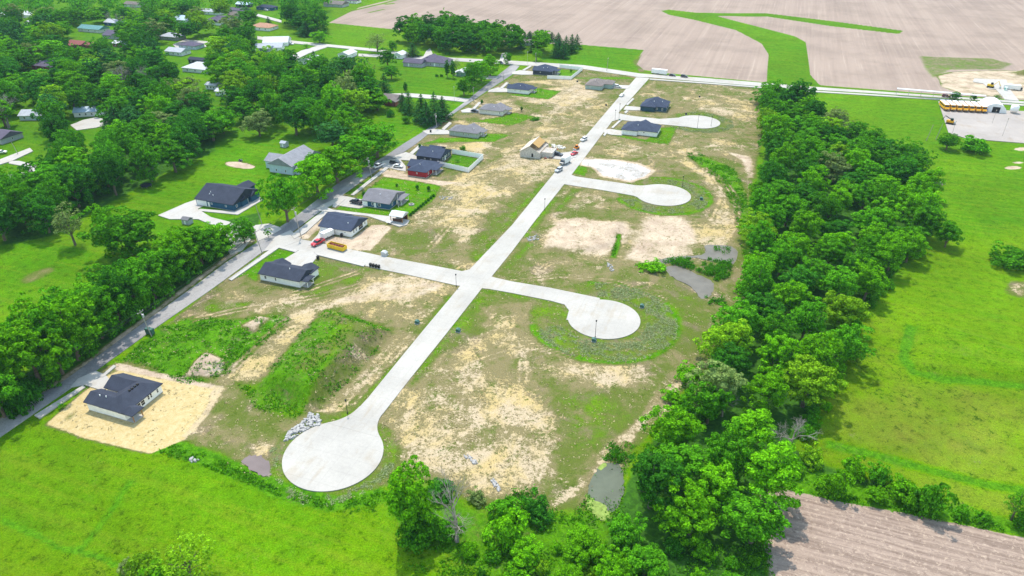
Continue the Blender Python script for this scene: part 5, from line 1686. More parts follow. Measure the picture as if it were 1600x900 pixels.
MB().box(-1.8, 1.5, -.9, .9, .6, 1.4, 0, .08).build('body', ORANGE, r)
MB().box(-.6, .7, -.9, -.1, 1.4, 2.4, 0, .1).build('cab', GLASS, r)
MB().tube([(-1.6, .4, 1.7), (2.6, .4, 1.2)], .16, 6).build('boom', REDP, r)
wheel_set(r, (-1.2, 1.0), 1.05, .5, .3)
# yellow skip in the cross street
g = P(527, 389)
r = thing('skip_container', 'yellow roll-off skip heaped with rusty scrap on the cross street', 'skip', (g[0], g[1], .16), pi / 2 - TH - radians(97))
b = MB()
L, W, H = 7.2, 2.5, 1.7
b.box(-L / 2, L / 2, -W / 2, W / 2, .2, .35)
for s in (-1, 1):
    b.box(-L / 2, L / 2, s * W / 2 - .06, s * W / 2 + .06, .3, H)
    b.box(s * L / 2 - .06, s * L / 2 + .06, -W / 2 + .062, W / 2 - .062, .3, H - .02)
for k in range(8):
    for s in (-1, 1):
        b.box(-L / 2 + .3 + k * .93, -L / 2 + .42 + k * .93, s * (W / 2 + .06) - .05, s * (W / 2 + .06) + .05, .35, H - .05)
b.build('shell', YELLOW, r)
rs = random.Random(3); b = MB()
for k in range(60):
    x, y = rs.uniform(-L / 2 + .4, L / 2 - .9), rs.uniform(-W / 2 + .35, W / 2 - .35)
    z = 1.25 + rs.uniform(0, .45) * (1 - abs(y)); s = rs.uniform(.2, .5)
    b.box(x - s, x + s, y - s * .5, y + s * .5, z - .9, z, 0, .08)
b.build('scrap', RUSTY, r)
# backhoe and machines at the far building site
for (lab, px, m, nm) in (('yellow excavator on bare ground at the far building site', (1547, 137), YELLOW, 'excavator'), ('orange loader parked alone on the white bus depot', (1484, 194), BUSY, 'loader')):
    g = P(*px)
    r = thing(nm, lab, 'digger', (g[0], g[1], .2), pi / 2 - TH - radians(110))
    MB().box(-2, 1.6, -1.1, 1.1, .9, 2.0, 0, .1).build('body', m, r)
    MB().box(-.2, 1.3, -1.0, .1, 2.0, 3.3, 0, .1).build('cab', GLASS, r)
    MB().tube([(1.4, .4, 1.8), (-3.2 if nm == 'loader' else 3.6, .4, 4.4 if nm == 'excavator' else 3.8), (5.2 if nm == 'excavator' else -4.2, .4, 1.4)], .22, 6).build('arm', m if nm == 'excavator' else BLACK, r)
    MB().box(4.8 if nm == 'excavator' else 1.7, 5.8 if nm == 'excavator' else 2.6, -.6, 1.2, .5, 1.4, 0, .15).build('bucket', STEEL, r)
    for s in (-1, 1):
        MB().prism([(-2.0, .3), (-1.7, .85), (1.7, .85), (2.0, .3), (1.6, 0), (-1.6, 0)], s * 1.3 - .3, s * 1.3 + .3).build('track', RUBBER, r)
box_trailer('flatbed_trailer', 'white site trailer parked at the far building site', 'trailer', (1580, 140), 95, 9, 2.5, 3.0, WCAR, .1)
g = P(1571, 142)
r = thing('portable_toilet', 'teal portable toilet beside the white site trailer', 'toilet', (g[0], g[1], 0), -TH)
MB().box(-.6, .6, -.6, .6, 0, 2.2).build('cabin', TEALP, r); MB().box(-.65, .65, -.65, .65, 2.2, 2.4, 0, .2).build('roof', WHITE, r); MB().box(-.4, .4, -.64, -.59, .1, 2.0).build('door', WHITE, r)
g = P(1591, 140.5)
r = thing('utility_tractor', 'black tractor beyond the white site trailer', 'tractor', (g[0], g[1], 0), pi / 2 - TH - radians(90))
MB().box(-1.6, 2.0, -.6, .6, .8, 1.7, 0, .08).build('body', DCAR, r); MB().box(-1.3, .1, -.75, .75, 1.6, 2.9, 0, .15).build('cab', GLASS, r)
wheel_set(r, (-1.0,), 1.1, .85, .5); wheel_set(r, (1.5,), 1.0, .5, .35)


def bus(label, px, heading, group):
    g = P(*px)
    r = thing('school_bus', label, 'bus', (g[0], g[1], .68), pi / 2 - TH - radians(heading), group)
    L, W, H = 11.6, 2.5, 3.1
    MB().box(-L / 2, L / 2 - 1.4, -W / 2, W / 2, .55, H, 0, .05).build('body', BUSY, r)
    MB().box(-L / 2 + .05, L / 2 - 1.45, -W / 2 + .03, W / 2 - .03, H - .01, H + .12, 0, .12).build('roof', WCAR, r)
    MB().prism([(L / 2 - 1.42, .55), (L / 2 - 1.42, 1.75), (L / 2 - .3, 1.55), (L / 2, 1.2), (L / 2, .55)], -W / 2 + .15, W / 2 - .15).build('hood', BUSY, r)
    for s in (-1, 1):
        MB().box(-L / 2 + .5, L / 2 - 1.9, s * (W / 2 - .03) - .03, s * (W / 2 - .03) + .03, 1.75, 2.5).build('side_windows', GLASS, r)
    MB().box(L / 2 - 1.44, L / 2 - 1.36, -W / 2 + .2, W / 2 - .2, 1.8, 2.7).build('windscreen', GLASS, r)
    MB().box(-L / 2 - .02, -L / 2 + .04, -W / 2 + .3, W / 2 - .3, 1.7, 2.6).build('rear_window', GLASS, r)
    MB().box(L / 2, L / 2 + .12, -W / 2 + .1, W / 2 - .1, .45, .75).build('bumper', BLACK, r)
    wheel_set(r, (-L * .27, L * .36), W / 2, .5, .3)
    lights(r, L, .75, 1.0)
    return r


pos = ['leftmost school bus at the open end of the depot row', 'second school bus from the open end of the depot row', 'third school bus from the open end of the depot row', 'middle school bus of the depot row of seven',
       'third school bus from the barn in the depot row', 'second school bus from the barn in the depot row', 'school bus parked nearest the white hoop barn']
base_bus = None
for i in range(7):
    x = 1474 + i * (1532 - 1474) / 6; y = 170.5 + i * 3.2 / 6
    lab = pos[i]
    if base_bus is None:
        base_bus = bus(lab, (x, y), 172, 'school buses in the depot')
    else:
        c = copy_tree(base_bus); g = P(x, y); c.location = (g[0], g[1], .68); c['label'] = lab
# covered stand behind the buses
g = P(1538, 161.5)
r = thing('bus_shelter', 'long low white canopy behind the row of school buses', 'shelter', (g[0], g[1], .6), -TH)
MB().box(-48, 0, 0, 3.2, 3.4, 3.6).build('roof', SH_WHITE, r)
for k in range(8):
    MB().box(-47.8 + k * 6.8, -47.6 + k * 6.8, 2.8, 3.0, -.3, 3.4).build('post', STEEL, r)
g = P(1583, 177)
r = thing('storage_tank', 'round white storage tank on legs east of the hoop barn', 'tank', (g[0], g[1], .6), 0)
b = MB(); n = 14
b.tube([(0, 0, .6), (0, 0, 1.0), (0, 0, 3.6), (0, 0, 4.3)], [1.6, 2.1, 2.1, .6], n); b.build('shell', WCAR, r, True)
for k in range(4):
    a = k * pi / 2 + .4
    MB().tube([(cos(a) * 1.7, sin(a) * 1.7, -.3), (cos(a) * 1.7, sin(a) * 1.7, 1.2)], .1, 6).build('leg', STEEL, r)


# ------------------------------------------------------------------ poles, wires, lamps, bins
POLES = {}


def utility_pole(key, label, foot, top, transformer=False, arm=True, group='timber utility poles along the asphalt road', name='utility_pole'):
    g = P(*foot)
    h = min(max(vheight(foot[0], foot[1], top[1]), 5), 13)
    r = thing(name, label, 'pole', (g[0], g[1], 0), -TH, group)
    lean = (top[0] - foot[0]) * (g[1] * cos(PITCH) + CAM_H * sin(PITCH)) / FPX
    lean = max(-1.2, min(1.2, lean - 0.0))
    lu, lv = lean * cos(TH), lean * sin(TH)
    MB().tube([(0, 0, -.5), (lu, lv, h)], [.17, .12], 7).build('pole', POLE, r)
    if arm:
        MB().box(lu - .06, lu + .06, lv - 1.1, lv + 1.1, h - .75, h - .6).build('crossarm', POLE, r)
        for k in (-1, 0, 1):
            MB().tube([(lu, lv + k, h - .6), (lu, lv + k, h - .35)], .06, 6).build('insulator', WHITE, r)
    if transformer:
        MB().tube([(lu * .8 + .38, lv * .8, h * .74), (lu * .8 + .38, lv * .8, h * .86)], .3, 10).build('transformer', STEEL, r)
    POLES[key] = Vector((g[0] + lean, g[1], h - .45))
    return r


utility_pole('a', 'leaning utility pole with transformer beside two dark bins on the near roadside', (237, 525), (227, 485), True)
utility_pole('b', 'utility pole at the street corner opposite the red pickup', (410, 396), (404, 361))
utility_pole('c', 'tall utility pole with transformer on the soil strip by the trailer house', (471, 371), (462, 324), True)
utility_pole('d', 'utility pole under the big roadside tree west of the corner', (410, 351), (405, 319), False, False)
utility_pole('e', 'utility pole beside the white pickup near the red house', (581, 277), (577, 246), True)
utility_pole('f', 'utility pole on the road verge near the sage green house', (683, 201), (681, 177), True)
utility_pole('g', 'utility pole on the road verge near the cream house', (740, 158), (740, 136))
utility_pole('h', 'utility pole on the road verge near the second white house', (787, 127), (786, 112))
utility_pole('i', 'utility pole north of the charcoal corner house', (837, 99), (837, 82))
utility_pole('j', 'lone utility pole on the county road verge in front of the far lawn', (948, 111), (949, 90))
utility_pole('k', 'lone bare pole in the yard west of the far corner', (29, 242), (22, 222), False, False, None)


def wire(label, a, b, sag=.8, off=0.0):
    pts = []
    for t in np.linspace(0, 1, 13):
        p = a.lerp(b, t); p.z -= sag * 4 * t * (1 - t)
        pts.append(p)
    o = MB().tube(pts, .055, 4).build('power_line', BLACK)
    tag(o, label, 'wire', 'power lines along the asphalt road')


gl = P(-90, 700)
for dx, nm in ((0.0, 'upper'), (.9, 'lower')):
    o = Vector((0, 0, -dx))
    wire(f'{nm} power line running down the near road from the leaning pole', POLES['a'] + o, Vector((gl[0], gl[1], 8.2 - dx)), 1.0)
    wire(f'{nm} power line between the leaning pole and the corner pole', POLES['a'] + o, POLES['b'] + o, 1.0)
wire('power line from the corner pole to the pole by the trailer house', POLES['b'], POLES['c'], .5)
wire('power line from the trailer house pole to the red house pole', POLES['c'], POLES['e'], .9)
wire('power line from the red house pole to the sage house pole', POLES['e'], POLES['f'], .9)
wire('power line from the sage house pole to the cream house pole', POLES['f'], POLES['g'], .8)
wire('power line from the cream house pole to the second white house pole', POLES['g'], POLES['h'], .8)


def lamp(label, foot, h=6.0, ang=0.0, mat=BLACK, group='street lamps of the new streets'):
    g = P(*foot)
    r = thing('street_lamp', label, 'lamp', (g[0], g[1], 0), -TH + ang, group)
    MB().tube([(0, 0, -.3), (0, 0, h)], [.085, .055], 7).build('pole', mat, r)
    MB().tube([(0, 0, -.3), (0, 0, .35)], .16, 8).build('base', mat, r)
    MB().tube([(0, 0, h - .02), (0, 0, h + .12), (0, 0, h + .5), (0, 0, h + .6)], [.1, .2, .28, .08], 8).build('lamp_head', mat, r)


lamp('dark street lamp on the rim of the middle turning circle with an island of weeds', (930, 527), 5.5)
lamp('dark street lamp behind the pond-side turning circle', (1066, 292), 4.5)
lamp('tall street lamp at the mouth of the upper side street', (967, 187), 8.5)
lamp('shorter street lamp at the mouth of the upper side street', (961, 187), 5)
lamp('street lamp on the near rim of the farthest turning circle', (1089.5, 200), 7)
lamp('shorter street lamp on the near rim of the farthest turning circle', (1111, 197.5), 5)
lamp('street lamp on the long street above the tan spoil patch', (851, 328), 4.5)
lamp('street lamp beside the rubble at the near turning circle', (543, 646), 4.0)
lamp('street lamp at the main crossing corner', (713, 447.5), 4.2)
lamp('white yard lamp by the long drive across the mown lawn', (710, 157.5), 8, 0, STEEL, None)
lamp('yard lamp by the road corner near the round tree', (824, 100), 8, 0, STEEL, None)
for lab, f, h in (('light pole nearest the hoop barn on the white depot', (1550, 193), 7), ('light pole on the front part of the white depot', (1566, 213), 9), ('short light pole beside the orange loader', (1488, 208), 6)):
    lamp(lab, f, h, 0, POLE, 'light poles of the bus depot')
utility_pole('l', 'leaning pale pole on the meadow, farther from the depot', (1447, 220), (1453, 195), False, False, 'leaning poles on the meadow')
utility_pole('m', 'leaning pale pole on the meadow, close to the depot edge', (1462, 218), (1470, 193), False, False, 'leaning poles on the meadow')


def bin_(label, px, group, mat=BLACK, name='wheelie_bin', s=1.0, z=.1):
    g = P(*px)
    r = thing(name, label, 'bin', (g[0], g[1], z), -TH + .1, group)
    MB().box(-.34 * s, .34 * s, -.4 * s, .4 * s, .05, 1.15 * s, 0, -.05).build('body', mat, r)
    MB().box(-.4 * s, .4 * s, -.46 * s, .46 * s, 1.15 * s, 1.27 * s, 0, .06).build('lid', mat, r)
    for t in (-1, 1):
        MB().tube([(t * .3 * s, .42 * s, .12), (t * .36 * s, .42 * s, .12)], .13, 8).build('wheel', RUBBER, r)


for i, w in enumerate(['nearest the trailer house', 'second from the trailer house', 'third from the trailer house', 'nearest the main crossing']):
    bin_(f'black wheeled bin {w} in the row of four on the kerb', (579 + i * 4.4, 416.3 + i * .95), 'four black bins on the cross street', s=.95)
bin_('large dark refuse bin left of the leaning pole', (232.5, 521), 'two dark bins by the leaning pole', GREENBOX, s=1.5)
bin_('large dark refuse bin tight against the leaning pole', (238, 522.5), 'two dark bins by the leaning pole', GREENBOX, s=1.5)
bin_('black bin on the striped lawn behind the corner house', (497, 405), None)
bin_('single black bin against the wall of the dark-roofed white house', (534, 370), None)
bin_('black bin on the drive edge of the sage green house', (673, 207), None)


def cabinet(label, px, mat=GREENBOX, s=1.0, name='utility_box', cat='utility box'):
    g = P(*px)
    r = thing(name, label, cat, (g[0], g[1], 0), -TH, 'utility boxes of the new lots')
    MB().box(-.7 * s, .7 * s, -.7 * s, .7 * s, -.2, .12).build('pad', CONC2, r)
    MB().prism([(-.6 * s, .12), (-.6 * s, 1.0 * s), (.1 * s, 1.1 * s), (.6 * s, .75 * s), (.6 * s, .12)], -.55 * s, .55 * s).build('cabinet', mat, r)


cabinet('green utility box in weeds below the middle turning circle', (928, 533))
cabinet('green utility box in weeds above the middle turning circle', (1003, 480))
cabinet('green utility box at the roadside left of the long street', (652, 505))
cabinet('green utility box at the roadside right of the long street', (716, 518))
cabinet('green utility box near the pond-side turning circle', (1096, 312))
cabinet('green utility box by the lamp of the upper side street', (968, 188.5), s=.8)
cabinet('green utility box on the verge of the long street near the mint house', (947, 165), BLACK, .8)
cabinet('green utility box behind the navy house lot', (1072, 179), BLACK, .9)
cabinet('dark box on the dry grass north of the navy house', (1093, 152), BLACK, .8)
cabinet('dark electric box west of the mint green house', (902, 128), BLACK, .8)
cabinet('pale grey portable cabinet at the cross street edge', (601, 399), STEEL, 1.6)

# yard furniture
g = P(229, 292)
r = thing('trampoline', 'round black trampoline at the wood edge on the wide lawn', 'trampoline', (g[0], g[1], 0))
MB().tube([(0, 0, .85), (0, 0, .90)], 1.9, 20).build('mat', BLACK, r)
b = MB(); ring = [(2.15 * cos(t), 2.15 * sin(t), .88) for t in np.linspace(0, 2 * pi, 21)]
b.tube(ring, .14, 5, cap=False); b.build('frame_pad', paint('dark_blue_pad', (.03, .04, .07)), r)
for k in range(6):
    a = k * pi / 3
    MB().tube([(2.15 * cos(a), 2.15 * sin(a), .85), (2.2 * cos(a), 2.2 * sin(a), 0)], .05, 5).build('leg', STEEL, r)
g = P(376, 252)
r = thing('garden_tractor', 'dark riding mower beside the bare garden plot', 'mower', (g[0], g[1], 0), .4)
MB().box(-.9, .9, -.5, .5, .3, .8, 0, .06).build('body', DCAR, r); MB().box(-.6, -.1, -.3, .3, .8, 1.2, 0, .05).build('seat', BLACK, r); wheel_set(r, (-.6, .6), .55, .3)
g = P(154, 371)
r = thing('playset', 'dark wooden playset with yellow slide in the yard behind the round tree', 'playset', (g[0], g[1], 0), .5)
rb = MB(); roof_wing(rb, -1.4, 1.4, -1.2, 1.2, 2.6, .7, 'gu', .2); rb.build('roof', SH_DARK, r)
for u in (-1.3, 1.3):
    for v in (-1.1, 1.1):
        MB().box(u - .08, u + .08, v - .08, v + .08, 0, 2.5).build('post', WOOD, r)
MB().box(-1.3, 1.3, -1.1, 1.1, 1.2, 1.35).build('deck', WOOD, r)
MB().add([(1.35, -.4, 1.4), (1.35, .4, 1.4), (3.6, .4, .2), (3.6, -.4, .2), (1.35, -.4, 1.3), (1.35, .4, 1.3), (3.6, .4, .1), (3.6, -.4, .1)], [(0, 3, 2, 1), (4, 5, 6, 7), (0, 4, 7, 3), (1, 2, 6, 5)]).build('slide', YELLOW, r)
g = P(644, 328)
r = thing('flag_pole', 'slim white pole beside the pavilion roof', 'pole', (g[0] - 6, g[1] + 3, 0))
MB().tube([(0, 0, 0), (0, 0, 5.5)], .05, 6).build('pole', WHITE, r); MB().tube([(0, 0, 0), (0, 0, .2)], .2, 8).build('base', STEEL, r)
g = P(643, 320)
r = thing('fire_pit', 'round white stone fire pit on the blue house lawn', 'fire pit', (g[0], g[1], 0))
b = MB()
for k in range(12):
    a = k * pi / 6
    b.box(cos(a) * .9 - .24, cos(a) * .9 + .24, sin(a) * .9 - .24, sin(a) * .9 + .24, -.1, .4, 0, .03)
b.build('stones', STONE, r); MB().tube([(0, 0, -.1), (0, 0, .1)], .7, 12).build('ash_bed', BLACK, r)
g = P(625, 347.5)
r = thing('picnic_table', 'white picnic table on the patio by the pavilion', 'table', (g[0] - 4, g[1] - 1, .33), -TH)
MB().box(-.9, .9, -.4, .4, .7, .78).build('table_top', WHITE, r)
for s in (-1, 1):
    MB().box(-.9, .9, s * .75 - .14, s * .75 + .14, .42, .47).build('bench', WHITE, r)
    MB().box(s * .7 - .05, s * .7 + .05, -.7, .7, .0, .7, 0, .03).build('leg', WHITE, r)


# round hay bale by the wood edge, drain pipe ends, culvert stones
g = P(1464, 288)
r = thing('brush_pile', 'low grey brush pile with a white stone at the wood edge', 'brush pile', (g[0], g[1], 0))
rs = random.Random(9); b = MB()
for k in range(60):
    a = rs.uniform(0, 2 * pi); d = rs.uniform(0, 2.4); l = rs.uniform(.6, 1.8); t = rs.uniform(0, pi)
    p = Vector((cos(a) * d, sin(a) * d * .7, rs.uniform(.05, 1.1 * (1 - d / 2.6) + .1)))
    b.tube([p - Vector((cos(t) * l, sin(t) * l, .1)), p + Vector((cos(t) * l, sin(t) * l, .1))], .07, 4)
b.build('branches', BARK_DEAD, r)
MB().box(1.2, 2.2, .6, 1.4, 0, .8, 0, .2).build('stone', STONE, r)


def rocks(name, label, pts, n, s0, s1, mat=STONE, seed=1, kind='stuff'):
    rg = random.Random(seed)
    q = PP(pts); x0, y0 = q.min(0); x1, y1 = q.max(0)
    b = MB(); k = 0
    while k < n:
        x, y = rg.uniform(x0, x1), rg.uniform(y0, y1)
        if not in_px(pts, *proj(x, y, 0)): continue
        k += 1
        s = rg.uniform(s0, s1); a = rg.uniform(0, pi)
        vs = []
        for (i, j, l) in ((-1, -1, -.3), (1, -1, -.3), (1, 1, -.3), (-1, 1, -.3), (-.7, -.7, .6), (.7, -.7, .6), (.7, .7, .6), (-.7, .7, .6)):
            i, j, l = (i + rg.uniform(-.3, .3)) * s, (j + rg.uniform(-.3, .3)) * s * .7, (l + rg.uniform(-.2, .2)) * s
            vs.append((x + i * cos(a) - j * sin(a), y + i * sin(a) + j * cos(a), l + .05))
        b.add(vs, [(3, 2, 1, 0), (4, 5, 6, 7), (0, 1, 5, 4), (1, 2, 6, 5), (2, 3, 7, 6), (3, 0, 4, 7)])
    tag(b.build(name, mat), label, 'rubble', kind=kind)


rocks('rubble_stones', 'heap of broken white concrete beside the near turning circle', [(445, 688), (452, 672), (468, 665), (485, 645), (498, 648), (500, 664), (478, 672), (460, 684)], 150, .2, .6, STONE, 1)
rocks('drain_stones', 'small white stones at the drain outlet in the dry grass', [(724, 712), (732, 710), (748, 724), (744, 727)], 40, .15, .4, STONE, 2)
rocks('outlet_stones', 'white stones scattered by the second outlet above the bush', [(766, 750), (772, 748), (784, 766), (778, 768)], 36, .15, .4, STONE, 3)
rocks('ditch_stones', 'white stones in the ditch below the tan spoil patch', [(946, 412), (952, 410), (960, 422), (955, 425)], 30, .15, .4, STONE, 4)
rocks('kerb_stones', 'pale rubble along the verge near the pavilion', [(684, 306), (708, 308), (706, 312), (690, 312)], 40, .15, .35, STONE, 5)
rocks('roadside_rubble', 'pale rubble at the street edge beside the tan spoil patch', [(822, 372), (840, 366), (842, 374), (826, 378)], 40, .15, .45, STONE, 6)
rocks('site_debris', 'scattered boards and scrap beside the framed house', [(850, 232), (866, 232), (864, 248), (850, 248)], 60, .2, .7, RUSTY, 7)
rocks('hedge_stones', 'white blocks lying in the weeds below the straw lot', [(294, 718), (304, 714), (310, 719), (300, 723)], 9, .25, .5, STONE, 8)
rocks('site_boards', 'pale boards stacked on the soil by the framed house', [(862, 226), (884, 229), (882, 234), (862, 231)], 40, .3, .8, paint('pale_boards', (.7, .66, .6)), 9)
# ------------------------------------------------------------------ planting list
R0, R1, R2, R3 = ROUND
ROADROW = 'trees lining the near asphalt road'
for k, (bx, by, ty, w, pr, mt) in enumerate([
    (8, 652, 560, 74, R0, 'mid green'), (66, 606, 492, 82, 'tall0', 'bright green'), (98, 584, 475, 66, 'tall1', 'mid green'), (124, 562, 452, 78, 'tall2', 'bright green'),
    (160, 528, 440, 66, R1, 'mid green'), (190, 506, 415, 62, R2, 'dark green'), (216, 486, 398, 62, 'tall3', 'mid green'), (243, 466, 388, 62, R3, 'mid green'),
    (268, 448, 372, 60, R0, 'mid green'), (292, 428, 352, 58, R1, 'bright green'), (316, 412, 345, 56, 'tall1', 'mid green'), (337, 396, 340, 52, R2, 'bright green'),
    (-30, 640, 510, 76, 'wide0', 'bright green'), (28, 600, 488, 76, R2, 'mid green'), (74, 566, 452, 70, R3, 'bright green'), (112, 532, 430, 66, R0, 'mid green'),
    (146, 506, 425, 60, 'tall0', 'bright green'), (182, 478, 398, 62, R1, 'mid green'), (212, 456, 395, 54, R3, 'dark green'), (246, 432, 372, 56, R0, 'bright green'),
    (276, 408, 348, 56, 'tall2', 'bright green'), (303, 388, 342, 52, R2, 'mid green'), (332, 372, 340, 44, R1, 'mid green'), (40, 640, 590, 40, 'bush0', 'dark green'), (-60, 690, 560, 80, R3, 'mid green')]):
    if pr.startswith('bush'): px_tree(bx, by, ty, w, pr, mt, 'bushes under the roadside trees', 'dark green bush under the nearest roadside trees', name='bush', cat='bush')
    else: px_tree(bx, by, ty + (12 if k >= 12 else 4), w * .94, pr, mt, ROADROW, place='in the row along the near asphalt road')
rg_ = random.Random(44)
for k, (bx, by) in enumerate([(20, 640), (50, 618), (85, 598), (140, 552), (175, 524), (205, 500), (230, 480), (258, 460), (280, 442), (303, 424), (325, 408), (346, 392)]):
    px_tree(bx, by, by - rg_.uniform(24, 36), rg_.uniform(30, 40), rg_.choice(BUSH), rg_.choice(['dark green', 'mid green']), 'bushes under the roadside trees', place='under the roadside tree row', name='bush', cat='bush')

SOLO = [
    (207, 397, 321, 98, 'wide0', 'mid green', 'broad dark-centred tree standing alone on the lawn behind the roadside row'),
    (163, 352, 318, 30, 'bush1', 'bright green', 'bright bush against the western side of the broad lawn tree'),
    (118, 383, 312, 54, 'open0', 'grey-green', 'thin grey-green tree losing its leaves at the wood edge'),
    (450, 347, 268, 60, 'wide1', 'mid green', 'big leafy tree at the roadside opposite the blue house'),
    (497, 306, 236, 66, 'round1', 'bright green', 'rounded roadside tree north-east of the big leafy one'),
    (488, 262, 236, 30, 'round2', 'mid green', 'mid green tree squeezed beside the grey house wall'),
    (528, 286, 222, 60, 'tall1', 'bright green', 'roadside tree between the grey house and the dense wood'),
    (556, 264, 205, 60, 'round3', 'mid green', 'roadside tree opposite the drive of the red house'),
    (590, 246, 188, 54, 'tall2', 'mid green', 'last dense tree before the roadside lawn opens'),
    (574, 235, 180, 44, 'round0', 'bright green', 'bright tree at the eastern end of the dense wood'),
    (383, 381, 338, 38, 'round3', 'mid green', 'small round tree beside the drive mouth of the large blue house'),
    (420, 372, 356, 10, 'sapling', 'mid green', 'tiny sapling by the corner drive'),
    (590, 172, 133, 44, 'round2', 'bright green', 'bright tree in front of the brown taupe-roofed house'),
    (572, 148, 98, 40, 'wide2', 'bright green', 'spreading bright tree above the brown house lawn'),
    (612, 124, 98, 22, 'round0', 'mid green', 'slim tree at the western edge of the broad mown lawn'),
    (606, 106, 72, 26, 'tall3', 'mid green', 'round tree at the north-west corner of the broad mown lawn'),
    (634, 192, 180, 13, 'round1', 'mid green', 'small round lawn tree between pines and road'),
    (610, 182, 170, 10, 'bush0', 'dark green', 'little dark shrub on the lawn below the brown house'),
    (725, 150, 118, 26, 'round2', 'mid green', 'round roadside tree standing alone by the mown lawn'),
    (738, 136, 94, 30, 'round3', 'mid green', 'dense roadside tree next north of the lone round one'),
    (752, 128, 90, 26, 'tall0', 'bright green', 'bright roadside tree in the clump before the far crossing'),
    (766, 118, 82, 26, 'tall1', 'bright green', 'tall roadside tree nearest the far crossing'),
    (748, 118, 96, 20, 'round0', 'dark green', 'dark tree inside the clump before the far crossing'),
    (794, 100, 80, 14, 'round1', 'mid green', 'small round tree at the far crossing'),
    (713, 110, 90, 14, 'open1', 'grey-green', 'pale young tree behind the two dark columns'),
    (838, 95, 72, 22, 'open0', 'bright green', 'bright thin tree at the county road beside the corner house'),
    (590, 82, 46, 34, 'open1', 'grey-green', 'grey leaning tree at the edge of the far meadow'),
    (614, 80, 62, 14, 'round2', 'mid green', 'small tree beside the grey leaning one'),
    (500, 68, 46, 24, 'round3', 'bright green', 'bright round tree at the street edge of the far meadow'),
    (479, 76, 66, 14, 'open0', 'bright green', 'small thin tree at the village street bend'),
    (1478, 234, 206, 32, 'wide1', 'mid green', 'small spreading tree alone on the meadow below the depot'),
    (1521, 236, 209, 46, 'bush1', 'mid green', 'broad low thicket on the meadow below the depot'),
    (1476, 386, 340, 34, 'round0', 'mid green', 'pointed tree standing off the eastern wood edge'),
    (1583, 412, 382, 60, 'bush2', 'mid green', 'oval bush alone on the meadow at the frame edge'),
    (1580, 812, 762, 40, 'open0', 'mid green', 'small leaning tree at the end of the field hedge'),
    (1491, 156, 141, 17, 'round1', 'dark green', 'round dark tree on the county road verge by the maroon car'),
    (1521, 158, 146, 9, 'round2', 'mid green', 'smallest tree on the county road verge by the depot'),
    (1556, 158, 145, 13, 'open1', 'dark green', 'thin dark tree on the county road verge by the hoop barn'),
    (640, 832, 728, 72, 'round1', 'bright green', 'tall bright tree rising alone beside the near turning circle'),
    (1243, 172, 120, 44, 'round2', 'dark green', 'dark tree at the northern tip of the long wood'),
    (1205, 165, 122, 50, 'round3', 'mid green', 'tree leaning over the county road at the northern tip of the long wood'),
    (300, 905, 838, 85, 'open1', 'yellowish green', 'loose yellow-green tree at the near edge of the meadow'),
    (228, 900, 868, 46, 'bush0', 'yellowish green', 'loose yellow-green shrub left of the near meadow tree'),
    (198, 890, 876, 26, 'bush2', 'grey-green', 'half-dead shrub where the mown strips meet'),
    (260, 915, 880, 50, 'bush1', 'bright green', 'bright shrub at the foot of the near meadow tree'),
]
for (bx, by, ty, w, pr, mt, lab) in SOLO:
    bush = pr.startswith('bush')
    px_tree(bx, by, ty, w, pr, mt, None, lab, name='bush' if bush else 'sapling' if pr == 'sapling' else 'broadleaf_tree', cat='bush' if bush else 'tree')

PINES = [
    (660, 190, 142, 28, 'pine0', 'tall pine at the western side of the roadside pine clump'), (680, 192, 138, 30, 'pine1', 'tallest pine in the middle of the roadside pine clump'), (692, 186, 146, 26, 'pine0', 'pine nearest the road in the roadside clump'),
    (667, 196, 152, 26, 'pine1', 'frontmost pine of the roadside clump'), (630, 172, 142, 16, 'pine0', 'slender pine beside the brown house'), (640, 178, 138, 24, 'pine1', 'wide pine on the lawn below the long drive'),
    (602, 150, 110, 22, 'pine0', 'spire-shaped conifer at the corner of the broad lawn'), (586, 146, 118, 18, 'pine1', 'dark conifer just west of the spire'), (634, 145, 128, 6, 'column', 'tiny narrow conifer alone on the broad lawn'),
    (187, 212, 158, 44, 'pine1', 'layered spruce beside the blue-roofed house'), (210, 214, 168, 46, 'pine0', 'wide layered spruce above the village drive'), (175, 205, 172, 24, 'pine0', 'small spruce between the curved drive and the big spruces'),
    (420, 38, 24, 11, 'pine1', 'cone-shaped fir beside the orange tiled house'), (480, 56, 28, 26, 'pine0', 'dark fir at the edge of the long meadow'), (492, 100, 76, 18, 'pine1', 'dark spire in the trees below the village street'),
    (645, 88, 62, 24, 'pine1', 'blue-green fir behind the slate-roofed garage'),
]
for (bx, by, ty, w, pr, lab) in PINES:
    px_tree(bx, by, ty, w * (1.0 if pr == 'column' else 1.35), pr, 'blue-green' if pr != 'column' else 'dark green', 'conifers west of the asphalt road', lab, name='conifer_tree', cat='conifer')
for i, (bx, by, ty, w) in enumerate([(874, 88, 56, 16), (884, 84, 52, 18), (893, 82, 50, 17), (901, 76, 50, 15), (868, 90, 62, 14), (880, 91, 60, 18), (852, 66, 44, 15), (840, 62, 43, 14), (828, 60, 46, 13), (862, 64, 47, 14), (820, 68, 48, 12), (815, 76, 58, 14), (842, 80, 58, 13), (830, 82, 64, 12), (872, 70, 48, 14)]):
    px_tree(bx, by, ty, w * 1.5, f'pine{i % 2}', 'blue-green', 'conifer shelterbelt at the plough land edge', place='in the shelterbelt at the plough land edge', name='conifer_tree', cat='conifer')
for lab, bx in (('western of two dark columnar evergreens on the mown lawn', 699), ('eastern of two dark columnar evergreens on the mown lawn', 708)):
    px_tree(bx, 121 if bx < 700 else 122, 93 if bx < 700 else 94, 7, 'column', 'dark green', 'pair of columnar evergreens', lab, name='columnar_evergreen', cat='evergreen')
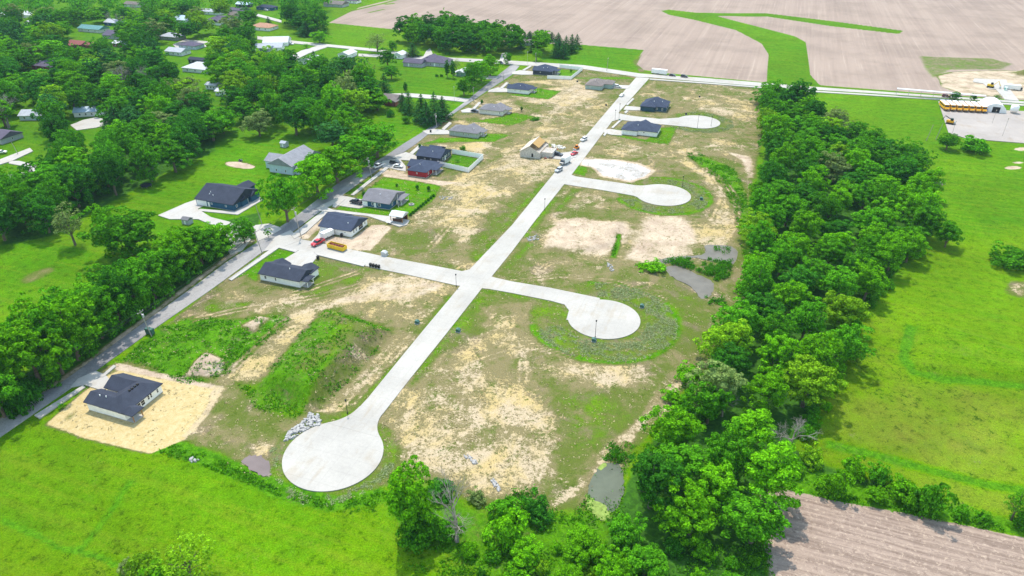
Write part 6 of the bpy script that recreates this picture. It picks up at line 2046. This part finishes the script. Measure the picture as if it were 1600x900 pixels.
for lab, bx in (('western of two round dark shrubs on the mown lawn', 682.5), ('eastern of two round dark shrubs on the mown lawn', 690)):
    px_tree(bx, 119.5, 115, 6, 'bush1', 'dark green', 'pair of round shrubs', lab, name='round_shrub', cat='shrub')
for i in range(10):
    t = i / 9
    w = ['nearest the pavilion', 'second from the pavilion', 'third from the pavilion', 'fourth from the pavilion', 'fifth from the pavilion', 'fifth from the far end', 'fourth from the far end', 'third from the far end', 'second from the far end', 'at the far end'][i]
    px_tree(641.5 + t * 36, 336.5 - t * 29.5, 333.5 - t * 29, 4.6, 'bush0', 'dark green', 'young hedge shrubs edging the blue house lawn', f'small round hedge shrub {w} of the row', name='hedge_shrub', cat='shrub')
for lab, bx, by, ty, w, pr in (('small dark conifer at the street side of the blue house lawn', 569, 305, 299, 6, 'column'), ('young conifer in the middle of the blue house back lawn', 652, 296, 288, 5, 'column'), ('young conifer nearest the red house on the back lawn', 670, 298, 290, 5, 'column'),
                               ('tiny conifer behind the blue house roof', 620, 291, 287, 3.5, 'column'), ('young leafy tree at the north side of the blue house lawn', 587, 288, 285, 4.5, 'sapling'), ('young dark tree by the walk north of the charcoal house', 656, 231, 224, 4, 'column'),
                               ('young conifer beside the sage green house strip', 753, 163, 155, 4, 'column'), ('young tree on the cream house lawn', 815, 174, 166, 3.5, 'column'), ('young tree behind the second white house', 845, 143, 138, 4, 'sapling'), ('young tree inside the far white fence', 892, 113, 108, 3, 'column'),
                               ('young tree on the straw lot near the asphalt road', 97, 638, 630, 9, 'sapling'), ('small tree on the lawn inside the white fence', 715, 253, 249, 6, 'sapling'), ('leafy shrub in the dry strip west of the mint house', 836, 187, 182, 15, 'bush1'), ('leafy shrub on dry grass north of the fenced lawn', 724, 234, 227, 9, 'bush2')):
    px_tree(bx, by, ty, w, pr, 'dark green' if pr == 'column' else 'mid green', None, lab, name='bush' if pr.startswith('bush') else 'young_tree', cat='bush' if pr.startswith('bush') else 'young tree')


def bare_tree(label, bx, by, ty, mesh, wide=1.0):
    g = P(bx, by); h = vheight(bx, by, ty)
    r = thing('bare_tree', label, 'tree', (g[0], g[1], 0), 1.0)
    o = link_mesh('trunk', mesh, None, r)
    k = h / 11
    r.scale = (k * wide, k * wide, k)


bare_tree('dead grey tree with bare branches beside the near weeds', 714, 846, 770, DEAD[0], 1.0)
bare_tree('dead pale tree leaning out of the near end of the wood', 1232, 708, 650, DEAD[1], 1.15)
bare_tree('pale dead branches standing above the crowns near the pond', 1128, 650, 600, DEAD[0], .9)
bare_tree('grey leafless tree in the upper village trees', 226, 32, 4, DEAD[1], 1.1)
bare_tree('grey leafless tree in the middle of the western wood', 197, 152, 104, DEAD[0], 1.0)
bare_tree('grey leafless tree beside the dark blue village house', 188, 48, 16, DEAD[1], 1.0)
bare_tree('pale leafless tree east of the grey leafless one', 252, 148, 98, DEAD[1], 1.0)
bare_tree('grey twiggy tree at the western frame edge', 14, 200, 152, DEAD[0], 1.3)

# --- massed woods, tree by tree
for b in [(922, 730, 968, 800), (1196, 660, 1246, 706), (0, 228, 60, 262), (14, 200, 40, 224), (110, 182, 172, 202), (330, 222, 480, 260), (420, 232, 492, 275), (560, 62, 618, 90), (404, 40, 432, 56), (400, 55, 600, 80), (600, 140, 625, 166), (470, 60, 520, 80),
          (620, 84, 660, 108), (600, 110, 780, 140), (640, 76, 672, 100), (122, 64, 140, 76), (312, 56, 330, 74), (300, 104, 324, 116), (120, 44, 152, 54), (580, 170, 690, 235), (404, 12, 440, 34), (512, 20, 545, 40)]:
    PROTECT.append(b)
VILL = [(-60, 44), (120, 34), (250, 30), (330, 28), (400, 34), (404, 60), (430, 92), (480, 92), (520, 104), (560, 126), (566, 160), (600, 180), (612, 205), (585, 228), (540, 240), (500, 230), (440, 236), (400, 236), (330, 226), (200, 222), (120, 240), (60, 226), (0, 222), (-90, 240)]
MIXM = {'bright green': 3, 'mid green': 5, 'dark green': 5, 'yellowish green': 1, 'grey-green': 1, 'blue-green': 1.2}  # leans dark and blue-green: bluish distance haze put into the leaf colours
n1 = fill(VILL, lambda y: 12.2 if y > 150 else 13.2 if y > 90 else 15.0, (13, 20), (1.0, 1.35), ROUND + TALL + TALL + WIDE + ['open0'], MIXM, 'trees of the village wood', seed=4, tries=16000)
WESTBELT = [(-60, 372), (0, 380), (78, 370), (100, 330), (160, 322), (200, 300), (255, 278), (300, 258), (330, 240), (330, 222), (200, 226), (120, 246), (80, 282), (0, 300), (-60, 310)]
n2 = fill(WESTBELT, 11.0, (14, 19), (1.1, 1.4), ROUND + TALL + WIDE, {'bright green': 2, 'mid green': 5, 'dark green': 3}, 'trees of the belt west of the wide lawn', seed=6)
NORTH = [(622, 66), (640, 56), (700, 52), (760, 60), (820, 72), (850, 78), (848, 90), (812, 84), (790, 76), (770, 88), (700, 82), (660, 74), (630, 72)]
n3 = fill(NORTH, 12.5, (14, 20), (1.1, 1.35), ROUND + TALL, {'mid green': 4, 'dark green': 3, 'bright green': 1}, 'trees along the plough land edge', seed=8)
CLUMP = [(445, 36), (500, 36), (524, 40), (522, 58), (490, 60), (462, 54), (455, 44)]
n4 = fill(CLUMP, 13.0, (15, 21), (1.1, 1.4), ROUND + TALL, {'dark green': 3, 'mid green': 3}, 'clump of trees at the head of the meadow', seed=9)
BELT_N = [(1192, 182), (1215, 168), (1250, 178), (1290, 205), (1350, 228), (1405, 252), (1440, 290), (1456, 330), (1440, 376), (1420, 408), (1372, 442), (1345, 480), (1322, 540), (1310, 590), (1262, 660), (1240, 690), (1200, 720), (1180, 680), (1100, 640), (1112, 600), (1120, 572), (1150, 530), (1172, 480), (1178, 430), (1176, 380), (1180, 330), (1198, 280), (1196, 230)]
GLADE = [ell(1300, 305, 26, 10, 14), ell(1228, 322, 14, 8, 10)]
n5 = fill(BELT_N, lambda y: 9.6 if y > 300 else 10.4, (9.5, 15.5), (1.0, 1.3), ROUND + ROUND + TALL + WIDE, {'bright green': 4, 'mid green': 6, 'dark green': 2, 'yellowish green': .7, 'grey-green': .35}, 'trees of the long wood', GLADE, seed=12, tries=20000)
BELT_S = [(1022, 735), (1045, 690), (1090, 650), (1180, 690), (1205, 740), (1190, 800), (1180, 850), (1120, 860), (1060, 838), (1025, 812), (1008, 790), (1012, 760)]
n6 = fill(BELT_S, 9.0, (10, 16), (1.05, 1.3), ROUND + WIDE + TALL, {'bright green': 4, 'mid green': 4, 'dark green': 1.5}, 'trees of the long wood', seed=14)
POND_F = [(832, 860), (900, 850), (935, 838), (1000, 850), (1010, 905), (960, 930), (850, 930), (800, 900)]
n7 = fill(POND_F, 7.0, (4, 7.5), (1.05, 1.35), ROUND + ['open0', 'wide1'], {'bright green': 4, 'mid green': 3, 'yellowish green': 1.5, 'grey-green': .4}, 'trees in front of the near pond', seed=15)
SHRUB_F = [(640, 840), (690, 832), (760, 850), (840, 860), (1010, 850), (1200, 860), (1215, 960), (640, 960), (760, 880)]
n8 = fill(SHRUB_F, 4.6, (1.8, 4.2), (1.0, 1.4), BUSH, {'bright green': 4, 'mid green': 3, 'yellowish green': 1, 'dark green': 1}, 'bushes along the near meadow edge', seed=16, name='bush')
HEDGE = [(1215, 738), (1245, 716), (1310, 730), (1400, 756), (1420, 775), (1440, 790), (1380, 790), (1300, 772), (1225, 758)]
n9 = fill(HEDGE, 5.6, (3.5, 6.5), (1.1, 1.4), ['bush0', 'bush1', 'bush2', 'round0'], {'bright green': 3, 'mid green': 4, 'yellowish green': 1}, 'bushes of the field hedge', seed=17, name='bush')
for bx, by, ty, w in ((1448, 800, 752, 48), (1500, 806, 790, 24), (1535, 814, 800, 26), (1600, 822, 800, 40), (1425, 790, 762, 36)):
    px_tree(bx, by, ty, w, 'bush1', 'mid green', 'bushes of the field hedge', place='in the field hedge', name='bush', cat='bush')
for bx, by, ty, w, mt in ((790, 806, 778, 50, 'mid green'), (838, 808, 778, 48, 'dark green'), (690, 770, 752, 40, 'dark green'), (745, 782, 768, 28, 'grey-green'), (660, 838, 800, 60, 'mid green'), (790, 845, 800, 60, 'bright green'), (700, 838, 808, 40, 'mid green')):
    px_tree(bx, by, ty, w, BUSH[int(bx) % 3], mt, 'bushes round the near pond', place='on the bank of the near pond', name='bush', cat='bush')
for bx, by, ty, w in ((1020, 422, 408, 34), (1002, 416, 410, 16), (1080, 590, 570, 40), (1050, 625, 608, 30), (1185, 300, 280, 24), (1178, 420, 395, 30), (1150, 520, 500, 34), (1160, 455, 440, 26)):
    px_tree(bx, by, ty, w, BUSH[int(by) % 3], 'bright green', 'bushes along the inner wood edge', place='on the inner edge of the long wood', name='bush', cat='bush')
# understorey of the long wood
UND = [(1180, 300), (1190, 420), (1165, 480), (1120, 570), (1075, 640), (1180, 690), (1245, 672), (1315, 580), (1340, 490), (1420, 410), (1450, 330), (1400, 240), (1250, 190), (1200, 200)]
n10 = fill([(1176, 400), (1182, 330), (1174, 460), (1140, 545), (1105, 590), (1060, 660), (1012, 725), (1006, 760), (1012, 800), (1030, 790), (1050, 720), (1130, 610), (1180, 500)], 5.0, (2.2, 4.4), (1.1, 1.4), BUSH, {'bright green': 3, 'mid green': 3}, 'bushes along the inner wood edge', seed=21, name='bush')
n11 = fill([(1410, 420), (1345, 500), (1325, 590), (1270, 672), (1240, 700), (1235, 690), (1262, 660), (1310, 580), (1330, 490), (1395, 420)], 4.4, (2.0, 4.0), (1.1, 1.4), BUSH, {'bright green': 2, 'mid green': 4}, 'bushes along the outer wood edge', seed=22, name='bush')
print('planted', n1, n2, n3, n4, n5, n6, n7, n8, n9, n10, n11, len(TREES))

# ------------------------------------------------------------------ labels for the massed trees: look first, then the nearest landmark
MARKS = [
    (1215, 150, 'at the northern tip of the long wood'), (1240, 215, 'in the long wood below the county road'), (1340, 240, 'in the long wood facing the bus depot'), (1220, 290, 'in the long wood behind the pond-side circle'),
    (1330, 300, 'around the glade of the long wood'), (1430, 310, 'in the long wood by the brush pile'), (1220, 380, 'in the long wood level with the marsh'), (1320, 390, 'in the broad middle of the long wood'), (1410, 390, 'in the long wood near the pointed tree'),
    (1210, 460, 'in the long wood beside the reed pond'), (1300, 470, 'in the long wood beside the wide meadow'), (1170, 540, 'in the long wood beside the middle circle'), (1270, 560, 'in the long wood facing the raised meadow'),
    (1130, 630, 'in the long wood by the dead branches'), (1220, 640, 'in the long wood by the leaning dead tree'), (1060, 720, 'in the wood beside the near pond'), (1140, 760, 'at the near end of the long wood'), (1100, 830, 'at the frontmost end of the long wood'),
    (900, 870, 'in front of the near pond'), (980, 880, 'between pond and plough land'), (780, 880, 'on the meadow edge near the dead tree'), (680, 860, 'on the meadow edge near the circle'), (1160, 900, 'beside the lower plough land'), (900, 940, 'at the near frame edge before the pond'),
    (1300, 760, 'in the field hedge'), (1400, 780, 'at the thin end of the field hedge'), (1240, 740, 'in the field hedge next to the wood'),
    (20, 340, 'at the west end of the lawn belt'), (120, 300, 'in the middle of the lawn belt'), (200, 270, 'in the lawn belt by the trampoline'), (290, 240, 'at the east end of the lawn belt'),
    (30, 80, 'around the white far-west house'), (110, 90, 'around the red-roofed house'), (60, 150, 'behind the brick village house'), (150, 140, 'north of the blue-roofed house'), (120, 215, 'south of the blue-roofed house'), (30, 215, 'by the far west street'),
    (220, 100, 'west of the village lane'), (230, 170, 'around the layered spruces'), (300, 60, 'along the curved village lane'), (360, 90, 'east of the broad white roof'), (310, 150, 'in the centre of the village wood'), (330, 200, 'behind the wide lawn'),
    (400, 130, 'in the eastern village wood'), (420, 200, 'behind the grey house'), (470, 150, 'below the village street houses'), (500, 210, 'beside the asphalt road wood'), (540, 160, 'near the brown house'), (560, 210, 'at the road end of the wood'),
    (480, 110, 'below the meadow drive'), (200, 40, 'in the upper village'), (80, 45, 'in the far western trees'), (490, 45, 'in the clump above the meadow'),
    (660, 60, 'at the west end of the plough land edge'), (740, 66, 'in the middle of the plough land edge'), (820, 80, 'by the shelterbelt'),
    (100, 560, 'in the row along the near asphalt road'), (250, 440, 'in the row along the near asphalt road'), (1020, 430, 'beside the reed pond'), (1170, 420, 'on the inner edge of the long wood'), (1070, 610, 'on the inner edge of the long wood'),
]
ORD = ['frontmost', 'second', 'third', 'fourth', 'fifth', 'sixth', 'seventh', 'eighth', 'ninth', 'tenth', 'eleventh', 'twelfth', 'thirteenth', 'fourteenth', 'fifteenth', 'sixteenth', 'seventeenth', 'eighteenth', 'nineteenth', 'twentieth']
byl = {}
for t in TREES:
    if t['label']: continue
    bx, by = proj(t['x'], t['y'], 0)
    t['by'] = by
    if not t['place']:
        t['place'] = min(MARKS, key=lambda m: (m[0] - bx) ** 2 + ((m[1] - by) * 1.6) ** 2)[2]
    kind = {'bush': 'bush', 'conifer_tree': 'conifer'}.get(t['name'], 'tree')
    if kind == 'tree':
        form = {'r': 'rounded', 't': 'tall', 'w': 'spreading', 'o': 'thin'}[t['proto'][0]]
    elif kind == 'bush':
        form = 'low' if t['h'] < 3 else 'large'
    else:
        form = 'slim' if t['w'] < 8 else 'wide'
    t['look'] = f"{form} {t['mat']} {kind}"
    byl.setdefault((t['look'], t['place']), []).append(t)
for (look, place), lst in byl.items():
    lst.sort(key=lambda t: -t['by'])
    for i, t in enumerate(lst):
        if len(lst) == 1: t['label'] = f'{look} {place}'
        elif i == 0: t['label'] = f'frontmost {look} {place}'
        elif i == len(lst) - 1: t['label'] = f'rearmost {look} {place}'
        else: t['label'] = f"{ORD[min(i, 19)]} {look} from front {place}"

def apparent(t):
    return t['w'] / (t['y'] * cos(PITCH) + CAM_H * sin(PITCH))


MASSED = [t for t in TREES if t['name'] == 'broadleaf_tree' and t['group']]
MASSED.sort(key=lambda t: -apparent(t))
KEEP = 300 - sum(1 for t in TREES if t['name'] == 'broadleaf_tree' and not t['group'])
REST = MASSED[KEEP:]
for t in REST: t['drop'] = True

for t in TREES:
    if t.get('drop'): continue
    pr = PROTO[t['proto']]
    bush = t['name'] in ('bush', 'round_shrub', 'hedge_shrub')
    r = thing(t['name'], t['label'], t['cat'] if t['name'] != 'bush' else 'bush', (t['x'], t['y'], t['z'] - (.1 if bush else 0)), prng.uniform(0, 2 * pi), t['group'])
    r.scale = (t['w'] / pr.W, t['w'] / pr.W, t['h'] / pr.H)
    c = bpy.data.objects.new('foliage' if bush else 'crown', pr.crown); COL.objects.link(c); c.parent = r
    c.material_slots[0].link = 'OBJECT'; c.material_slots[0].material = LEAF[t['mat']]
    k = bpy.data.objects.new('stem' if bush else 'trunk', pr.trunk); COL.objects.link(k); k.parent = r

# the smaller, farther crowns beyond the three hundred that show largest: one mass
rg = np.random.default_rng(78)
V, Q, MI = [], [], []; off = 0
KEYS = list(LEAF)
for t in REST:
    pr = PROTO[t['proto']]
    me = pr.crown
    n = len(me.vertices)
    co = np.empty(n * 3, np.float32); me.vertices.foreach_get('co', co)
    qd = co.reshape(-1, 4, 3)
    qd = qd[rg.random(len(qd)) < 0.40]
    ctr = qd.mean(1, keepdims=True)
    qd = ctr + (qd - ctr) * 1.55
    a = rg.uniform(0, 2 * pi)
    k = t['w'] / pr.W
    x, y, z = qd[..., 0] * k, qd[..., 1] * k, qd[..., 2] * t['h'] / pr.H
    v = np.stack([t['x'] + x * cos(a) - y * sin(a), t['y'] + x * sin(a) + y * cos(a), z], -1).reshape(-1, 3)
    V.append(v); f = np.arange(len(v)).reshape(-1, 4) + off; Q.append(f); off += len(v)
    MI.append(np.full(len(f), KEYS.index(t['mat'])))
if V:
    me = mesh_np('distant_woods', np.concatenate(V), np.concatenate(Q))
    o = link_mesh('distant_woods', me, [LEAF[k] for k in KEYS])
    me.polygons.foreach_set('material_index', np.concatenate(MI).astype(np.int32))
    tag(o, 'many small distant crowns of the village wood between the roofs', 'woods', kind='stuff')

# farthest part of the village wood, which reads as one mass of crowns
rg = np.random.default_rng(77)
V, Q = [], []; off = 0
rgf = random.Random(5)
FARW = [(-80, 42), (100, 32), (250, 28), (330, 26), (400, 32), (440, 36), (525, 28), (520, 4), (560, -4), (620, -22), (600, -40), (300, -40), (-150, -40), (-150, 30)]
q = PP([(a, max(b, -40)) for a, b in FARW]); x0, y0 = q.min(0); x1, y1 = q.max(0)
pts = []
for _ in range(9000):
    g = (rgf.uniform(x0, x1), rgf.uniform(y0, y1))
    bx, by = proj(g[0], g[1], 0)
    if not in_px(FARW, bx, by) or any((g[0] - a) ** 2 + (g[1] - b) ** 2 < 21 ** 2 for a, b in pts): continue
    h = rgf.uniform(14, 19)
    if hides(g, h, 14): continue
    pts.append(g)
    m = 420
    x = rg.normal(size=(m, 3)); x /= np.linalg.norm(x, axis=1)[:, None]
    x[:, 2] = np.where(x[:, 2] < -.5, -x[:, 2], x[:, 2])
    lump = 1 + .22 * np.sin(x @ rg.normal(size=3) * 4 + 1) + .15 * np.sin(x @ rg.normal(size=3) * 7)
    R = rgf.uniform(8, 11.5)
    p = x * (lump * rg.uniform(.75, 1.02, m))[:, None] * np.array([R, R, h * .45]) + np.array([g[0], g[1], h * .56])
    v, f = quads_from(p, x + rg.normal(0, .4, (m, 3)), rg.uniform(1.0, 2.6, m), rg)
    V.append(v); Q.append(f + off); off += len(v)
o = link_mesh('far_woods', mesh_np('far_woods', np.concatenate(V), np.concatenate(Q)), LEAF['mid green'])
tag(o, 'farthest crowns of the village wood merging into one green mass', 'woods', kind='stuff')
print('far woods', len(pts))


# ------------------------------------------------------------------ rough herbage, reeds and cut grass
def herb(name, label, areas, mats, density, hmin, hmax, seed, size=0.5, up=0.5, avoid=()):
    """small leafy tufts; areas: list of (pixel polygon, density factor)"""
    rg = np.random.default_rng(seed)
    P_, N_, S_ = [], [], []
    for pts, k in areas:
        poly = PP(pts) if not isinstance(pts, np.ndarray) else pts
        x0, y0 = poly.min(0); x1, y1 = poly.max(0)
        n = int((x1 - x0) * (y1 - y0) * density * k)
        X, Y = rg.uniform(x0, x1, n), rg.uniform(y0, y1, n)
        s = sdist(poly, X, Y)
        cl = vnoise(X, Y, 3.1, seed + 5) * .6 + vnoise(X, Y, 1.1, seed + 6) * .4
        ok = (s > 0) & (cl > 0.46)
        for sl in SLABS:
            if not ok.any(): break
            lo, hi = sl.min(0), sl.max(0)
            m = ok & (X > lo[0]) & (X < hi[0]) & (Y > lo[1]) & (Y < hi[1])
            if m.any():
                idx = np.nonzero(m)[0]
                ok[idx[sdist(sl, X[idx], Y[idx]) > -0.3]] = False
        X, Y, cl = X[ok], Y[ok], cl[ok]
        n = len(X)
        if not n: continue
        ix = np.clip(np.searchsorted(xs, X) - 1, 0, len(xs) - 2); iy = np.clip(np.searchsorted(ys, Y) - 1, 0, len(ys) - 2)
        zg = HG[iy, ix]
        h = rg.uniform(hmin, hmax, n) * (0.5 + 1.2 * (cl - .46) / .3)
        for _ in range(4):
            P_.append(np.stack([X + rg.normal(0, size * .6, n), Y + rg.normal(0, size * .6, n), zg + h * rg.uniform(.15, 1.0, n)], 1))
            N_.append(np.stack([rg.normal(0, 1, n), rg.normal(0, 1, n), np.full(n, up) + rg.normal(0, .3, n)], 1))
            S_.append(size * rg.uniform(.6, 1.5, n))
    v, f = quads_from(np.concatenate(P_), np.concatenate(N_), np.concatenate(S_), rg, 0.6)
    o = link_mesh(name, mesh_np(name, v, f), mats)
    tag(o, label, 'plants', kind='stuff')
    return len(f)


HG = HGT.reshape(ny, nx)
STUFFM = {'weed': leaf_mat('weed_leaf', (0.045, 0.200, 0.004), (0.110, 0.330, 0.008), .3, .4), 'dry': leaf_mat('dry_stem', (0.30, 0.25, 0.12), (0.50, 0.42, 0.25), .2, .35),
          'reed': leaf_mat('reed_blade', (0.050, 0.230, 0.008), (0.100, 0.350, 0.014), .45, .3), 'hay': leaf_mat('cut_hay', (0.20, 0.28, 0.10), (0.34, 0.40, 0.20), .3, .3)}
c1 = herb('weeds', 'rank bright weeds on spoil heaps, ditches and margins', [
    ([(186, 562), (250, 510), (300, 495), (380, 498), (440, 490), (455, 500), (400, 548), (350, 590), (290, 600), (230, 572)], 1.0),
    ([(398, 605), (470, 520), (510, 484), (570, 500), (614, 518), (580, 560), (510, 630), (465, 640)], .7),
    ([(238, 706), (262, 690), (300, 702), (380, 732), (430, 760), (520, 786), (600, 768), (640, 800), (600, 800), (520, 800), (430, 772), (300, 722)], 1.5),
    ([(1070, 240), (1090, 238), (1150, 265), (1172, 320), (1170, 400), (1160, 400), (1150, 340), (1130, 290)], 1.2),
    ([(370, 600), (410, 603), (480, 640), (460, 655), (400, 640)], .8),
    ([(600, 790), (640, 830), (760, 860), (900, 860), (1200, 850), (1220, 960), (640, 960), (620, 850)], .9),
    ([(1190, 768), (1240, 745), (1300, 768), (1430, 795), (1620, 826), (1620, 842), (1440, 808), (1300, 782), (1232, 766)], 1.3),
    ([(760, 800), (900, 795), (920, 770), (935, 735), (975, 690), (1000, 700), (975, 740), (975, 800), (930, 825), (850, 815)], 1.0),
    ([(1100, 540), (1165, 470), (1175, 400), (1185, 400), (1180, 480), (1120, 590), (1040, 690), (1020, 690), (1060, 610)], .8),
    ([(962, 366), (968, 366), (960, 400), (955, 400)], 1.2),
    ([(1190, 800), (1200, 760), (1225, 760), (1205, 850), (1215, 960), (1190, 960)], 1.0),
], STUFFM['weed'], 3.2, .08, .42, 31, .42, .9)
c2 = herb('reeds', 'dense upright green reeds standing in and beside the ponds', [
    ([(1034, 408), (1060, 404), (1100, 402), (1142, 410), (1144, 432), (1120, 440), (1095, 426), (1060, 416)], 3.0),
    ([(1104, 462), (1130, 470), (1136, 478), (1112, 478), (1100, 470)], 3.0),
    ([(940, 720), (945, 700), (985, 690), (990, 705), (972, 722)], 3.0),
    ([(1115, 385), (1142, 386), (1140, 398), (1118, 396)], 1.2),
    ([(770, 805), (800, 770), (850, 765), (855, 800), (800, 815)], 1.6),
], STUFFM['reed'], 3.6, .4, 1.5, 32, .45, .8)
rings = []
for (cx, cy), rr in ((CULS[1][0], (13.2, 22.5)), (CULS[2][0], (13.2, 19)), (CULS[0][0], (12.9, 15.5)), (CULS[3][0], (13, 19))):
    c = P(cx, cy)
    a0, a1 = -2.9, 1.6
    if cy > 600: a0, a1 = -3.3, -.2
    t = np.linspace(a0, a1, 40)
    rings.append((np.concatenate([np.stack([c[0] + rr[1] * np.cos(t), c[1] + rr[1] * np.sin(t)], 1), np.stack([c[0] + rr[0] * np.cos(t[::-1]), c[1] + rr[0] * np.sin(t[::-1])], 1)]), 1.0))
c3 = herb('cut_grass', 'pale swaths of cut grass ringing the turning circles', rings, STUFFM['hay'], 6.5, .01, .14, 33, .36, 3.0)
c4 = herb('dry_grass', 'straw-coloured tufts of dry grass over the empty lots', [
    (DEV, .7), ([(590, 560), (700, 515), (800, 600), (870, 640), (880, 740), (760, 790), (610, 720), (585, 655)], 1.0), ([(600, 380), (720, 280), (800, 235), (890, 140), (960, 160), (900, 230), (800, 345), (740, 420), (600, 395)], .6)],
    STUFFM['dry'], .50, .01, .12, 34, .34, 2.5)
print('herbs', c1, c2, c3, c4)


# green scum floating along the pond margins
def scum(pts, seed, z=-.15):
    rg = np.random.default_rng(seed); b = MB()
    for (cx, cy, r) in pts:
        c = P(cx, cy); n = 18; ph = rg.random(4) * 6
        b.slab([(c[0] + r * (1 + .3 * sin(2 * t + ph[0]) + .18 * sin(5 * t + ph[1])) * cos(t), c[1] + r * (1 + .3 * cos(3 * t + ph[2]) + .18 * sin(4 * t + ph[3])) * sin(t)) for t in np.linspace(0, 2 * pi, n, endpoint=False)], z - .02, z + rg.uniform(.004, .02))
    return b


ALG = paint('pond_scum', (0.22, 0.30, 0.07), 0.9, .05, .35, 1.2)
tag(scum([(919, 782, 1.6), (926, 791, 2.3), (936, 802, 2.2), (938, 726, 1.3), (948, 803, 1.2)], 4).build('pond_scum', ALG), 'pale green scum floating along the margins of the near pond', 'pond scum', kind='stuff')
